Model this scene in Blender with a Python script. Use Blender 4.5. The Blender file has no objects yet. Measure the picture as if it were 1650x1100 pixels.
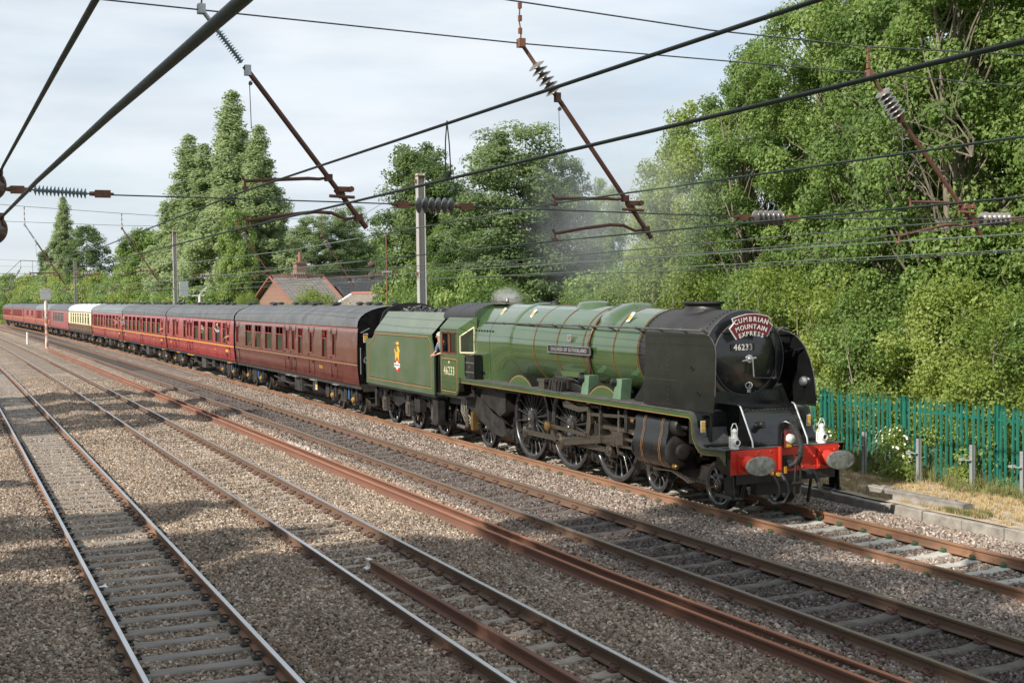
CAMC = (19.032, -14.10435, 4.09532); CAMFW = (-0.9141, 0.40389, -0.03588); CAMR = (0.40455, 0.91442, -0.01309); CAMU = (-0.02752, 0.02648, 0.99927); CAMF = 2068.868
import bpy, math, random
import numpy as np
from mathutils import Vector, Matrix
R = math.radians
SC = bpy.context.scene
COL = SC.collection
# ------------------------------------------------------------------ camera
cam_d = bpy.data.cameras.new('camera'); cam = bpy.data.objects.new('camera', cam_d); COL.objects.link(cam)
_fw = Vector(CAMFW); _r = Vector(CAMR); _u = Vector(CAMU)
cam.matrix_world = Matrix(((_r.x, _u.x, -_fw.x, CAMC[0]), (_r.y, _u.y, -_fw.y, CAMC[1]), (_r.z, _u.z, -_fw.z, CAMC[2]), (0, 0, 0, 1)))
cam_d.sensor_width = 36; cam_d.lens = CAMF / 1650 * 36; cam_d.clip_end = 4000; cam_d.clip_start = .05
SC.camera = cam
# ------------------------------------------------------------------ sky + sun
SUN_EL, SUN_AZ = R(36), R(-72)          # direction towards the sun, azimuth counted from +X
sd = Vector((math.cos(SUN_EL) * math.cos(SUN_AZ), math.cos(SUN_EL) * math.sin(SUN_AZ), math.sin(SUN_EL)))
world = bpy.data.worlds.new('World'); SC.world = world; world.use_nodes = True
nt = world.node_tree; nt.nodes.clear()
def N(t, ty, **k):
    n = t.nodes.new(ty)
    for a, b in k.items(): setattr(n, a, b)
    return n
wo = N(nt, 'ShaderNodeOutputWorld'); bg = N(nt, 'ShaderNodeBackground')
sky = N(nt, 'ShaderNodeTexSky', sky_type='NISHITA', sun_disc=False)
sky.sun_elevation = SUN_EL; sky.sun_rotation = math.pi / 2 - SUN_AZ
sky.air_density = 1.0; sky.dust_density = 1.2; sky.ozone_density = 1.2
bg.inputs['Strength'].default_value = 0.115
tc = N(nt, 'ShaderNodeTexCoord'); mp = N(nt, 'ShaderNodeMapping')
mp.inputs['Scale'].default_value = (1.3, 1.3, 6.0); mp.inputs['Rotation'].default_value = (0, 0, .5)
n1 = N(nt, 'ShaderNodeTexNoise'); n1.inputs['Scale'].default_value = 1.6; n1.inputs['Detail'].default_value = 7; n1.inputs['Roughness'].default_value = .55
n1.inputs['Distortion'].default_value = .6
rp = N(nt, 'ShaderNodeValToRGB'); rp.color_ramp.elements[0].position = .34; rp.color_ramp.elements[1].position = .56
rp.color_ramp.elements[0].color = (.62, .62, .62, 1); rp.color_ramp.elements[1].color = (1, 1, 1, 1)
n2 = N(nt, 'ShaderNodeTexNoise'); n2.inputs['Scale'].default_value = 3.5; n2.inputs['Detail'].default_value = 6
mc = N(nt, 'ShaderNodeMix', data_type='RGBA')
mc.inputs[6].default_value = (4.1, 4.6, 5.1, 1); mc.inputs[7].default_value = (5.45, 5.85, 6.2, 1)
rp2 = N(nt, 'ShaderNodeValToRGB'); rp2.color_ramp.elements[0].position = .35; rp2.color_ramp.elements[1].position = .65
mx = N(nt, 'ShaderNodeMix', data_type='RGBA')
L = nt.links.new
L(tc.outputs['Generated'], mp.inputs['Vector']); L(mp.outputs[0], n1.inputs['Vector']); L(mp.outputs[0], n2.inputs['Vector'])
L(n1.outputs['Fac'], rp.inputs[0]); L(rp.outputs[0], mx.inputs[0]); L(n2.outputs['Fac'], rp2.inputs[0]); L(rp2.outputs[0], mc.inputs[0])
L(sky.outputs[0], mx.inputs[6]); L(mc.outputs[2], mx.inputs[7]); L(mx.outputs[2], bg.inputs['Color']); L(bg.outputs[0], wo.inputs[0])
sun_d = bpy.data.lights.new('sun', 'SUN'); sun_d.energy = 4.6; sun_d.angle = R(.55); sun_d.color = (1, .93, .82)
sun = bpy.data.objects.new('sun', sun_d); COL.objects.link(sun); sun.rotation_euler = sd.to_track_quat('Z', 'Y').to_euler()
sun.location = (0, -40, 40)
vs = SC.view_settings; vs.view_transform = 'Standard'; vs.look = 'None'; vs.exposure = 0.5; vs.gamma = 1; vs.use_curve_mapping = False
SC.cycles.max_bounces = 8; SC.cycles.transparent_max_bounces = 24
# ------------------------------------------------------------------ helpers
def tag(o, label=None, cat=None, group=None, kind=None):
    if label: o['label'] = label
    if cat: o['category'] = cat
    if group: o['group'] = group
    if kind: o['kind'] = kind
    return o
_wl = {}
def wloc(o):
    return _wl.get(o, Vector((0, 0, 0))) if o else Vector((0, 0, 0))
def empty(name, loc=(0, 0, 0), parent=None):
    o = bpy.data.objects.new(name, None); COL.objects.link(o); o.location = loc; o.empty_display_size = .3
    if parent: o.parent = parent
    _wl[o] = Vector(loc) + wloc(parent)
    return o
def thing(name, label, cat, loc=(0, 0, 0), group=None):
    return tag(empty(name, loc), label, cat, group)
class MB:
    def __init__(s): s.v = []; s.f = []; s.n = 0
    def add(s, v, f):
        v = np.asarray(v, float).reshape(-1, 3); b = s.n
        s.v.append(v); s.n += len(v); s.f += [tuple(i + b for i in q) for q in f]; return s
    def box(s, c, d, rot=None):
        x, y, z = [k / 2 for k in d]
        v = np.array([(-x, -y, -z), (x, -y, -z), (x, y, -z), (-x, y, -z), (-x, -y, z), (x, -y, z), (x, y, z), (-x, y, z)])
        if rot is not None: v = v @ np.array(rot.to_3x3()).T
        return s.add(v + np.array(c), [(3, 2, 1, 0), (4, 5, 6, 7), (0, 1, 5, 4), (1, 2, 6, 5), (2, 3, 7, 6), (3, 0, 4, 7)])
    def bb(s, a, b):
        return s.box([(a[i] + b[i]) / 2 for i in range(3)], [abs(b[i] - a[i]) for i in range(3)])
    def bar(s, p, q, w, h, up=(0, 0, 1)):
        p = Vector(p); q = Vector(q); d = (q - p); l = d.length; d.normalize(); up = Vector(up)
        if abs(d.dot(up)) > .98: up = Vector((1, 0, 0))
        sd_ = d.cross(up).normalized(); u2 = sd_.cross(d)
        M = Matrix((d, sd_, u2)).transposed()
        return s.box(list((p + q) / 2), (l, w, h), M)
    def tube(s, path, r, n=8, cap=True):
        P = [Vector(p) for p in path]; m = len(P)
        rs = r if hasattr(r, '__len__') else [r] * m
        V = []; up = Vector((.013, .021, 1)); 
        for i in range(m):
            t = (P[min(i + 1, m - 1)] - P[max(i - 1, 0)]).normalized()
            if i == 0:
                if abs(t.dot(up)) > .95: up = Vector((1, .02, .01))
                a = t.cross(up).normalized()
            else: a = (a - t * a.dot(t)).normalized()
            b = t.cross(a)
            for k in range(n):
                w = 2 * math.pi * k / n
                V.append(P[i] + (a * math.cos(w) + b * math.sin(w)) * rs[i])
        F = [(i * n + k, i * n + (k + 1) % n, (i + 1) * n + (k + 1) % n, (i + 1) * n + k) for i in range(m - 1) for k in range(n)]
        if cap: F += [tuple(range(n))[::-1], tuple((m - 1) * n + k for k in range(n))]
        return s.add([list(v) for v in V], F)
    def cyl(s, p, q, r, r2=None, n=16): return s.tube([p, q], [r, r if r2 is None else r2], n)
    def lathe(s, c, axis, prof, n=32, cap=True):
        # prof: (distance along axis, radius)
        ax = Vector(axis).normalized(); up = Vector((0, 0, 1)) if abs(ax.z) < .9 else Vector((1, 0, 0))
        a = ax.cross(up).normalized(); b = ax.cross(a); V = []
        for d, r in prof:
            for k in range(n):
                w = 2 * math.pi * k / n
                V.append(Vector(c) + ax * d + (a * math.cos(w) + b * math.sin(w)) * r)
        m = len(prof)
        F = [(i * n + k, (i + 1) * n + k, (i + 1) * n + (k + 1) % n, i * n + (k + 1) % n) for i in range(m - 1) for k in range(n)]
        if cap: F += [tuple(range(n)), tuple((m - 1) * n + k for k in range(n))[::-1]]
        return s.add([list(v) for v in V], F)
    def prism(s, poly, ax, a, b):
        # poly: 2D points; ax 'y' -> (x,z); 'x' -> (y,z); 'z' -> (x,y)
        def P(p, t):
            return {'y': (p[0], t, p[1]), 'x': (t, p[0], p[1]), 'z': (p[0], p[1], t)}[ax]
        m = len(poly); V = [P(p, a) for p in poly] + [P(p, b) for p in poly]
        F = [tuple(range(m))[::-1], tuple(m + i for i in range(m))] + [(i, (i + 1) % m, m + (i + 1) % m, m + i) for i in range(m)]
        return s.add(V, F)
    def grid(s, rows, close=False):
        m = len(rows); n = len(rows[0]); V = [p for r_ in rows for p in r_]
        kk = n if close else n - 1
        return s.add(V, [(i * n + k, i * n + (k + 1) % n, (i + 1) * n + (k + 1) % n, (i + 1) * n + k) for i in range(m - 1) for k in range(kk)])
    def build(s, name, mat, parent=None, smooth=40, fix=True, kind=None, label=None):
        me = bpy.data.meshes.new(name); v = np.concatenate(s.v) - np.array(wloc(parent))
        me.from_pydata(v.tolist(), [], s.f)
        if fix:
            import bmesh
            bm = bmesh.new(); bm.from_mesh(me); bmesh.ops.recalc_face_normals(bm, faces=bm.faces); bm.to_mesh(me); bm.free()
        me.materials.append(mat)
        if smooth: me.shade_smooth(); me.set_sharp_from_angle(angle=R(smooth))
        o = bpy.data.objects.new(name, me); COL.objects.link(o)
        if parent: o.parent = parent
        _wl[o] = wloc(parent)
        if kind: o['kind'] = kind
        if label: o['label'] = label
        return o
def dup(o, parent=None, loc=None):
    c = o.copy(); COL.objects.link(c)
    if parent is not None: c.parent = parent
    if loc is not None: c.location = loc
    for ch in o.children: dup(ch, c)
    return c
def arc(cx, cz, r, a0, a1, n): return [(cx + r * math.cos(R(a0 + (a1 - a0) * i / n)), cz + r * math.sin(R(a0 + (a1 - a0) * i / n))) for i in range(n + 1)]
def lerp(a, b, t): return a + (b - a) * t
def cy(x):                                    # the line bends gently far down the track
    return -8e-5 * min(0, x + 20) ** 2
# ------------------------------------------------------------------ materials
def pmat(name, c1, c2=None, scale=6, rough=.6, rough2=None, metal=0, bump=0, bscale=None, coat=0, detail=5, lo=.35, hi=.65, stretch=None, spec=None, trans=0, emit=None):
    m = bpy.data.materials.new(name); m.use_nodes = True; t = m.node_tree
    b = t.nodes['Principled BSDF']; lk = t.links.new
    c1 = tuple(c1) + (1,); c2 = c1 if c2 is None else tuple(c2) + (1,)
    tcn = N(t, 'ShaderNodeTexCoord'); mpn = N(t, 'ShaderNodeMapping')
    if stretch: mpn.inputs['Scale'].default_value = stretch
    lk(tcn.outputs['Object'], mpn.inputs[0])
    no = N(t, 'ShaderNodeTexNoise'); no.inputs['Scale'].default_value = scale; no.inputs['Detail'].default_value = detail; no.inputs['Roughness'].default_value = .6
    lk(mpn.outputs[0], no.inputs['Vector'])
    ra = N(t, 'ShaderNodeValToRGB'); ra.color_ramp.elements[0].position = lo; ra.color_ramp.elements[1].position = hi
    ra.color_ramp.elements[0].color = c1; ra.color_ramp.elements[1].color = c2
    lk(no.outputs['Fac'], ra.inputs[0]); lk(ra.outputs[0], b.inputs['Base Color'])
    b.inputs['Metallic'].default_value = metal
    if rough2 is None: b.inputs['Roughness'].default_value = rough
    else:
        mr = N(t, 'ShaderNodeMapRange'); mr.inputs['From Min'].default_value = lo; mr.inputs['From Max'].default_value = hi
        mr.inputs['To Min'].default_value = rough; mr.inputs['To Max'].default_value = rough2
        lk(no.outputs['Fac'], mr.inputs['Value']); lk(mr.outputs[0], b.inputs['Roughness'])
    if spec is not None: b.inputs['Specular IOR Level'].default_value = spec
    if coat: b.inputs['Coat Weight'].default_value = coat; b.inputs['Coat Roughness'].default_value = .06
    if trans: b.inputs['Transmission Weight'].default_value = trans
    if bump:
        bn = N(t, 'ShaderNodeBump'); bn.inputs['Strength'].default_value = 1; bn.inputs['Distance'].default_value = bump
        n3 = N(t, 'ShaderNodeTexNoise'); n3.inputs['Scale'].default_value = bscale or scale * 3; n3.inputs['Detail'].default_value = 6
        lk(mpn.outputs[0], n3.inputs['Vector']); lk(n3.outputs['Fac'], bn.inputs['Height']); lk(bn.outputs[0], b.inputs['Normal'])
    return m
M = {}
M['green'] = pmat('loco_green', (.043, .080, .027), (.054, .093, .034), 1.4, .10, .22, coat=1, bump=.005, bscale=1.6)
M['green_dull'] = pmat('tender_green', (.052, .092, .034), (.085, .105, .068), .9, .3, .45, coat=.2, bump=.004, bscale=1.8)
M['palegreen'] = pmat('sand_box_green', (.13, .22, .14), (.10, .17, .11), 6, .5)
M['black_gloss'] = pmat('gloss_black', (.0055, .006, .0065), (.010, .0105, .011), 1.6, .16, .30, coat=.55, bump=.003, bscale=1.6)
M['black'] = pmat('loco_black', (.0065, .0065, .007), (.012, .012, .0125), 2, .20, .36, coat=.2, bump=.003, bscale=2)
M['smoke_black'] = pmat('smokebox_black', (.014, .013, .013), (.030, .028, .028), 1.5, .40, .58)
M['frame_black'] = pmat('frame_black', (.009, .008, .007), (.026, .022, .019), 3, .45, .7, bump=.004, bscale=20)
M['plate_top'] = pmat('running_plate_top', (.05, .05, .05), (.10, .097, .095), 3, .6, .8, bump=.002, bscale=60)
M['rod'] = pmat('oily_steel', (.34, .305, .26), (.18, .155, .125), 4, .22, .40, metal=.9)
M['steel'] = pmat('bright_steel', (.62, .62, .62), (.45, .45, .45), 6, .22, .4, metal=.9)
M['tyre'] = pmat('wheel_black', (.022, .022, .024), (.036, .034, .034), 4, .2, .38, coat=.3)
M['brass'] = pmat('brass', (.55, .36, .12), (.35, .2, .07), 8, .3, .5, metal=.9)
M['red'] = pmat('buffer_red', (.56, .03, .014), (.48, .035, .018), 3, .35, .5, coat=.2)
M['buffer'] = pmat('buffer_face', (.28, .30, .27), (.12, .12, .11), 14, .4, .6, metal=.5)
M['white'] = pmat('white_paint', (.74, .74, .72), (.66, .65, .62), 6, .4)
M['cream'] = pmat('cream_paint', (.74, .67, .45), None, 6, .4)
M['orange'] = pmat('lining_orange', (.36, .17, .06), None, 6, .4)
M['redorange'] = pmat('cantrail_orange', (.70, .12, .03), None, 6, .4)
M['yellow'] = pmat('yellow_paint', (.72, .40, .03), (.55, .30, .04), 6, .5)
M['axle_yellow'] = pmat('grimy_yellow', (.46, .26, .03), (.22, .12, .04), 9, .6)
M['blue'] = pmat('damper_blue', (.03, .13, .32), None, 6, .4)
M['nameplate'] = pmat('nameplate_black', (.02, .015, .015), None, 6, .3)
M['headred'] = pmat('headboard_red', (.15, .012, .016), (.12, .010, .014), 5, .4)
M['coal'] = pmat('coal', (.010, .010, .011), (.03, .03, .03), 9, .25, .6, bump=.02, bscale=20)
M['rubber'] = pmat('rubber_hose', (.03, .03, .03), (.05, .05, .05), 6, .5)
M['darkred'] = pmat('dark_red_wood', (.13, .018, .014), None, 6, .4)
M['interior'] = pmat('interior_dark', (.05, .02, .018), (.03, .015, .012), 4, .8)
M['maroon'] = pmat('coach_maroon', (.29, .022, .026), (.33, .034, .036), 1.3, .18, .3, coat=.35, bump=.010, bscale=2.2)
M['maroon2'] = pmat('coach_shaded_maroon', (.10, .023, .018), (.125, .032, .024), 1.3, .14, .25, coat=.5, bump=.014, bscale=2.6)  # brownish maroon, darkened to carry the shade lying on the first coach
M['maroon3'] = pmat('coach_faded_maroon', (.30, .06, .065), (.35, .085, .09), 1.3, .3, .45, coat=.2, bump=.008, bscale=2.2)
M['choc'] = pmat('coach_chocolate', (.095, .045, .022), (.11, .055, .028), 1.3, .2, .3, coat=.3)
M['roof'] = pmat('coach_roof_grey', (.075, .08, .087), (.115, .12, .127), 1.3, .5, .7, bump=.004, bscale=4)
M['roof2'] = pmat('coach_roof_blue_grey', (.13, .15, .165), (.18, .20, .21), 1.3, .5, .7)
M['roofwhite'] = pmat('coach_roof_white', (.55, .58, .60), (.45, .48, .50), 1.3, .5, .7)
M['underframe'] = pmat('underframe_black', (.015, .014, .014), (.045, .039, .034), 3, .6, .8, bump=.004, bscale=20)
M['underdirt'] = pmat('underframe_dirty', (.030, .027, .024), (.075, .064, .055), 3, .7, .9)
M['alu'] = pmat('window_alloy', (.55, .56, .57), (.45, .46, .47), 6, .35, metal=.6)
M['winframe'] = pmat('window_frame_maroon', (.22, .04, .04), None, 6, .35)
def glass_mat():
    m = bpy.data.materials.new('coach_glass'); m.use_nodes = True; t = m.node_tree; t.nodes.clear()
    o = N(t, 'ShaderNodeOutputMaterial'); g = N(t, 'ShaderNodeBsdfGlossy'); g.inputs['Roughness'].default_value = .03; g.inputs['Color'].default_value = (.75, .82, .8, 1)
    tr = N(t, 'ShaderNodeBsdfTransparent'); tr.inputs['Color'].default_value = (.55, .62, .58, 1)
    f = N(t, 'ShaderNodeFresnel'); f.inputs['IOR'].default_value = 1.5
    mr = N(t, 'ShaderNodeMapRange'); mr.inputs['To Min'].default_value = .16; mr.inputs['To Max'].default_value = 1
    mi = N(t, 'ShaderNodeMixShader'); t.links.new(f.outputs[0], mr.inputs['Value']); t.links.new(mr.outputs[0], mi.inputs[0])
    t.links.new(tr.outputs[0], mi.inputs[1]); t.links.new(g.outputs[0], mi.inputs[2]); t.links.new(mi.outputs[0], o.inputs[0])
    return m
M['glass'] = glass_mat()
M['rust'] = pmat('rail_rust', (.27, .142, .082), (.16, .09, .058), 2.2, .75, .9, bump=.002, bscale=40, stretch=(.4, 1, 1))
M['rust_dark'] = pmat('rail_rust_dark', (.15, .088, .055), (.115, .072, .05), 3, .75, .9, bump=.002, bscale=40, stretch=(.3, 1, 1))
M['rust_red'] = pmat('spare_rail_rust', (.20, .092, .060), (.145, .072, .050), 2, .8, .9, bump=.002, bscale=50, stretch=(.2, 1, 1))
M['spare_lit_top'] = pmat('spare_rail_lit_top', (.40, .165, .085), (.30, .12, .065), 2, .75, .9, stretch=(.2, 1, 1))  # lit orange of the rail tops put into the colour, over darker webs
M['railhead'] = pmat('polished_rail_head', (.60, .60, .62), (.5, .5, .52), 3, .22, .34, metal=.95, stretch=(.1, 1, 1))
M['railhead_rust'] = pmat('rusty_rail_head', (.30, .15, .08), (.24, .13, .075), 3, .6, .7, metal=.1, stretch=(.1, 1, 1))
M['railhead_dull'] = pmat('dull_rail_head', (.36, .31, .27), (.28, .24, .20), 3, .35, .5, metal=.8, stretch=(.1, 1, 1))
M['sl_white'] = pmat('sleeper_pale_concrete', (.46, .46, .42), (.36, .35, .31), 5, .85, bump=.003, bscale=40)
M['sl_dark'] = pmat('sleeper_dark_concrete', (.085, .075, .066), (.14, .122, .108), 5, .85, bump=.004, bscale=40)
M['sl_brown'] = pmat('sleeper_dusty_concrete', (.24, .20, .165), (.34, .295, .25), 5, .9, bump=.004, bscale=50)
M['sl_grey'] = pmat('sleeper_grey_timber', (.17, .152, .135), (.26, .235, .21), 4, .9, bump=.006, bscale=12, stretch=(6, .5, 1))
M['clip'] = pmat('clip_rust', (.13, .06, .04), (.08, .045, .035), 8, .7, .9)
M['clip_green'] = pmat('clip_green', (.03, .10, .05), None, 8, .5)
M['clip_black'] = pmat('clip_black', (.03, .028, .026), (.05, .045, .04), 8, .7)
M['concrete'] = pmat('kerb_concrete', (.19, .17, .15), (.36, .33, .29), 3, .9, bump=.006, bscale=25)
M['galv'] = pmat('galvanised_steel', (.48, .51, .52), (.38, .40, .41), 5, .42, .6, metal=.5)
M['mast'] = pmat('mast_steel', (.40, .41, .41), (.36, .31, .27), 1.2, .6, .75, metal=.1, stretch=(3, 3, .3))
M['fence'] = pmat('fence_green', (.012, .115, .085), (.018, .145, .105), 3, .38, .5, coat=.15)
M['rusttube'] = pmat('rusty_tube', (.15, .060, .040), (.10, .045, .033), 5, .65, .85, bump=.002, bscale=40)
M['rustchain'] = pmat('rusty_fitting', (.24, .10, .06), (.13, .07, .05), 8, .75, .9)
M['porcelain'] = pmat('brown_grey_porcelain', (.19, .17, .155), (.14, .125, .115), 5, .2, .35, coat=.3)
M['porcelain_dark'] = pmat('dark_brown_porcelain', (.12, .07, .055), (.09, .055, .045), 5, .18, .3, coat=.4)
M['polymer'] = pmat('grey_polymer', (.28, .34, .38), (.22, .28, .32), 5, .45)
M['wire_green'] = pmat('copper_wire_patina', (.12, .16, .125), (.09, .12, .095), 3, .5, .6, metal=.1)
M['wire_dark'] = pmat('dark_wire', (.05, .06, .055), (.075, .085, .075), 3, .5, .6, metal=.2)
M['wire_grey'] = pmat('grey_span_wire', (.07, .075, .08), (.10, .105, .11), 3, .5, .6, metal=.3)
# ------------------------------------------------------------------ ground, ballast, tracks
rng = np.random.default_rng(7)
PY = [-60, -16.5, -14.6, -13.3, -12.9, -12.72, -10.22, -10.0, -9.6, -9.3, -9.1, -6.75, -6.55, -6.2, -5.75, -4.95, -4.75, -4.6, -2.25, -2.05, -1.7, -1.4, -1.2, 1.2, 1.4, 1.9, 2.3, 2.75]
PZ = [-.55, -.5, -.38, -.13, -.14, -.150, -.150, -.13, -.07, -.10, -.150, -.150, -.13, -.19, -.31, -.30, -.18, -.150, -.150, -.14, -.115, -.145, -.150, -.150, -.15, -.14, -.2, -.3]
CRIB = [(0, -.225), (-3.44, -.222), (-7.94, -.198), (-11.47, -.208)]
_ph = rng.uniform(0, 6.28, (14,)); _kx = rng.uniform(-3.2, 3.2, 14); _ky = rng.uniform(-3.2, 3.2, 14)
def lump(x, y):
    return sum(np.sin(_kx[i] * x + _ky[i] * y + _ph[i]) for i in range(14)) / 14
def bed(x, y):
    x = np.asarray(x, float); y = np.asarray(y, float)
    yy = y - (-8e-5 * np.minimum(0, x + 20) ** 2)
    z = np.interp(yy, PY, PZ)
    for yc, zc in CRIB:
        w = np.clip((.86 - np.abs(yy - yc)) / .14, 0, 1); z = z * (1 - w) + zc * w
    return z + .035 * lump(x, y) + .012 * lump(x * 3.1 + 4, y * 2.7)
def stone_mat(name, inst):
    m = bpy.data.materials.new(name); m.use_nodes = True; t = m.node_tree; b = t.nodes['Principled BSDF']; lk = t.links.new
    geo = N(t, 'ShaderNodeNewGeometry')
    ra = N(t, 'ShaderNodeValToRGB'); cr = ra.color_ramp
    cols = [(0, (.06, .045, .035)), (.18, (.16, .118, .09)), (.36, (.27, .195, .155)), (.5, (.14, .115, .098)), (.64, (.31, .235, .195)), (.78, (.22, .205, .19)), (.9, (.38, .315, .275)), (1, (.50, .45, .41))]
    cr.elements[0].position = 0; cr.elements[0].color = cols[0][1] + (1,); cr.elements[1].position = 1; cr.elements[1].color = cols[-1][1] + (1,)
    for p, c in cols[1:-1]: e = cr.elements.new(p); e.color = c + (1,)
    if inst:
        oi = N(t, 'ShaderNodeObjectInfo'); lk(oi.outputs['Random'], ra.inputs[0])
    else:
        vo = N(t, 'ShaderNodeTexVoronoi'); vo.inputs['Scale'].default_value = 19; vo.inputs['Randomness'].default_value = 1
        lk(geo.outputs['Position'], vo.inputs['Vector'])
        sp = N(t, 'ShaderNodeSeparateColor'); lk(vo.outputs['Color'], sp.inputs[0]); lk(sp.outputs[0], ra.inputs[0])
        bn = N(t, 'ShaderNodeBump'); bn.inputs['Distance'].default_value = .05; bn.inputs['Strength'].default_value = 1; bn.invert = True
        lk(vo.outputs['Distance'], bn.inputs['Height']); lk(bn.outputs[0], b.inputs['Normal'])
    # oily soot between the rails of the second line, greyer fresh stone by the train's line
    sx = N(t, 'ShaderNodeSeparateXYZ'); lk(geo.outputs['Position'], sx.inputs[0])
    def band(y0, y1, soft):
        a = N(t, 'ShaderNodeMapRange', interpolation_type='SMOOTHSTEP'); a.inputs['From Min'].default_value = y0 - soft; a.inputs['From Max'].default_value = y0
        c = N(t, 'ShaderNodeMapRange', interpolation_type='SMOOTHSTEP'); c.inputs['From Min'].default_value = y1; c.inputs['From Max'].default_value = y1 + soft
        c.inputs['To Min'].default_value = 1; c.inputs['To Max'].default_value = 0
        lk(sx.outputs[1], a.inputs['Value']); lk(sx.outputs[1], c.inputs['Value'])
        mu = N(t, 'ShaderNodeMath', operation='MULTIPLY'); lk(a.outputs[0], mu.inputs[0]); lk(c.outputs[0], mu.inputs[1]); return mu.outputs[0]
    no = N(t, 'ShaderNodeTexNoise'); no.inputs['Scale'].default_value = .45; no.inputs['Detail'].default_value = 3; lk(geo.outputs['Position'], no.inputs['Vector'])
    cur = ra.outputs[0]
    for (y0, y1, soft, col, amt) in [(-4.2, -2.75, .5, (.40, .40, .43), .9), (-1.9, 2.6, .5, (1.08, 1.09, 1.08), 1), (-16.5, -5.2, 1.0, (1.12, 1.10, 1.0), 1)]:
        mm = N(t, 'ShaderNodeMix', data_type='RGBA', blend_type='MULTIPLY'); mm.inputs[7].default_value = col + (1,)
        f = band(y0, y1, soft)
        mu = N(t, 'ShaderNodeMath', operation='MULTIPLY'); mu.inputs[1].default_value = amt; lk(f, mu.inputs[0])
        lk(mu.outputs[0], mm.inputs[0]); lk(cur, mm.inputs[6]); cur = mm.outputs[2]
    mr = N(t, 'ShaderNodeMapRange'); mr.inputs['From Min'].default_value = .3; mr.inputs['From Max'].default_value = .7; mr.inputs['To Min'].default_value = .82; mr.inputs['To Max'].default_value = 1.16
    lk(no.outputs['Fac'], mr.inputs['Value'])
    mm = N(t, 'ShaderNodeMix', data_type='RGBA', blend_type='MULTIPLY'); mm.inputs[0].default_value = 1
    lk(mr.outputs[0], mm.inputs[7]); lk(cur, mm.inputs[6]); lk(mm.outputs[2], b.inputs['Base Color'])
    b.inputs['Roughness'].default_value = .82; b.inputs['Specular IOR Level'].default_value = .3
    return m
M['ballast'] = stone_mat('ballast_stone', False); M['stone'] = stone_mat('loose_ballast_stone', True)
M['grass_ground'] = pmat('rough_grass_ground', (.07, .10, .035), (.14, .13, .06), .7, .95, bump=.05, bscale=6)
M['straw'] = pmat('dry_grass_ground', (.47, .38, .28), (.28, .235, .175), 2.2, .95, bump=.03, bscale=14, lo=.42, hi=.62)
def gsheet(name, xs, ys, zf, mat, yoff=True, smooth=60):
    X, Y = np.meshgrid(xs, ys, indexing='ij'); 
    if yoff: Y = Y + (-8e-5 * np.minimum(0, X + 20) ** 2)
    Z = zf(X, Y); m, n = X.shape
    idx = np.arange(m * n).reshape(m, n)
    F = np.stack([idx[:-1, :-1], idx[1:, :-1], idx[1:, 1:], idx[:-1, 1:]], -1).reshape(-1, 4)
    me = bpy.data.meshes.new(name); me.from_pydata(np.stack([X, Y, Z], -1).reshape(-1, 3).tolist(), [], F.tolist()); me.materials.append(mat)
    me.shade_smooth(); o = bpy.data.objects.new(name, me); COL.objects.link(o); o['kind'] = 'structure'; return o
gx = np.concatenate([[-1800, -900, -500], np.arange(-320, 30, 10), [60, 200, 900]])
gy = np.array([-1500, -400, -100, -40, -20, -16.5, -14.6, -8, -4, 0, 2.5, 2.62, 3.4, 5, 8, 14, 30, 80, 200, 600, 1500.])
gz = np.array([-.6, -.6, -.6, -.6, -.58, -.56, -.56, -.56, -.56, -.56, -.56, -.05, -.04, -.04, -.04, -.04, -.04, -.04, -.04, -.04, -.04])
gsheet('ground', gx, gy, lambda X, Y: np.interp(Y - (-8e-5 * np.minimum(0, X + 20) ** 2), gy, gz), M['grass_ground'])
gsheet('track_bed', np.arange(-26, 15, .14), np.arange(-16.6, 2.5, .13), bed, M['ballast'])
gsheet('track_bed', np.concatenate([[-330, -310, -290], np.arange(-270, -25.9, 1.2)]), np.arange(-16.6, 2.5, .3), bed, M['ballast'])
# dry grass verge by the fence
def verge(x, y):
    return np.interp(y, [2.55, 2.62, 3.4, 5, 6], [-.12, -.02, .0, .03, .0]) + .035 * lump(x * 1.3, y * 2)
gsheet('dry_grass_verge', np.arange(-30, 15, .25), np.arange(2.62, 6.6, .2), verge, M['straw'], yoff=False)
# scattered ballast stones
def rock(i):
    r_ = np.random.default_rng(100 + i); p = (1 + 5 ** .5) / 2
    v = np.array([(-1, p, 0), (1, p, 0), (-1, -p, 0), (1, -p, 0), (0, -1, p), (0, 1, p), (0, -1, -p), (0, 1, -p), (p, 0, -1), (p, 0, 1), (-p, 0, -1), (-p, 0, 1)]) / 1.9
    v = v * r_.uniform(.62, 1.2, (12, 1)) * np.array([1, r_.uniform(.6, .9), r_.uniform(.45, .7)])
    f = [(0, 11, 5), (0, 5, 1), (0, 1, 7), (0, 7, 10), (0, 10, 11), (1, 5, 9), (5, 11, 4), (11, 10, 2), (10, 7, 6), (7, 1, 8), (3, 9, 4), (3, 4, 2), (3, 2, 6), (3, 6, 8), (3, 8, 9), (4, 9, 5), (2, 4, 11), (6, 2, 10), (8, 6, 7), (9, 8, 1)]
    me = bpy.data.meshes.new('stone'); me.from_pydata((v * .5).tolist(), [], f); me.materials.append(M['stone'])
    return bpy.data.objects.new('stone', me)
rock_col = bpy.data.collections.new('stones')
for i in range(7): rock_col.objects.link(rock(i))
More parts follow.
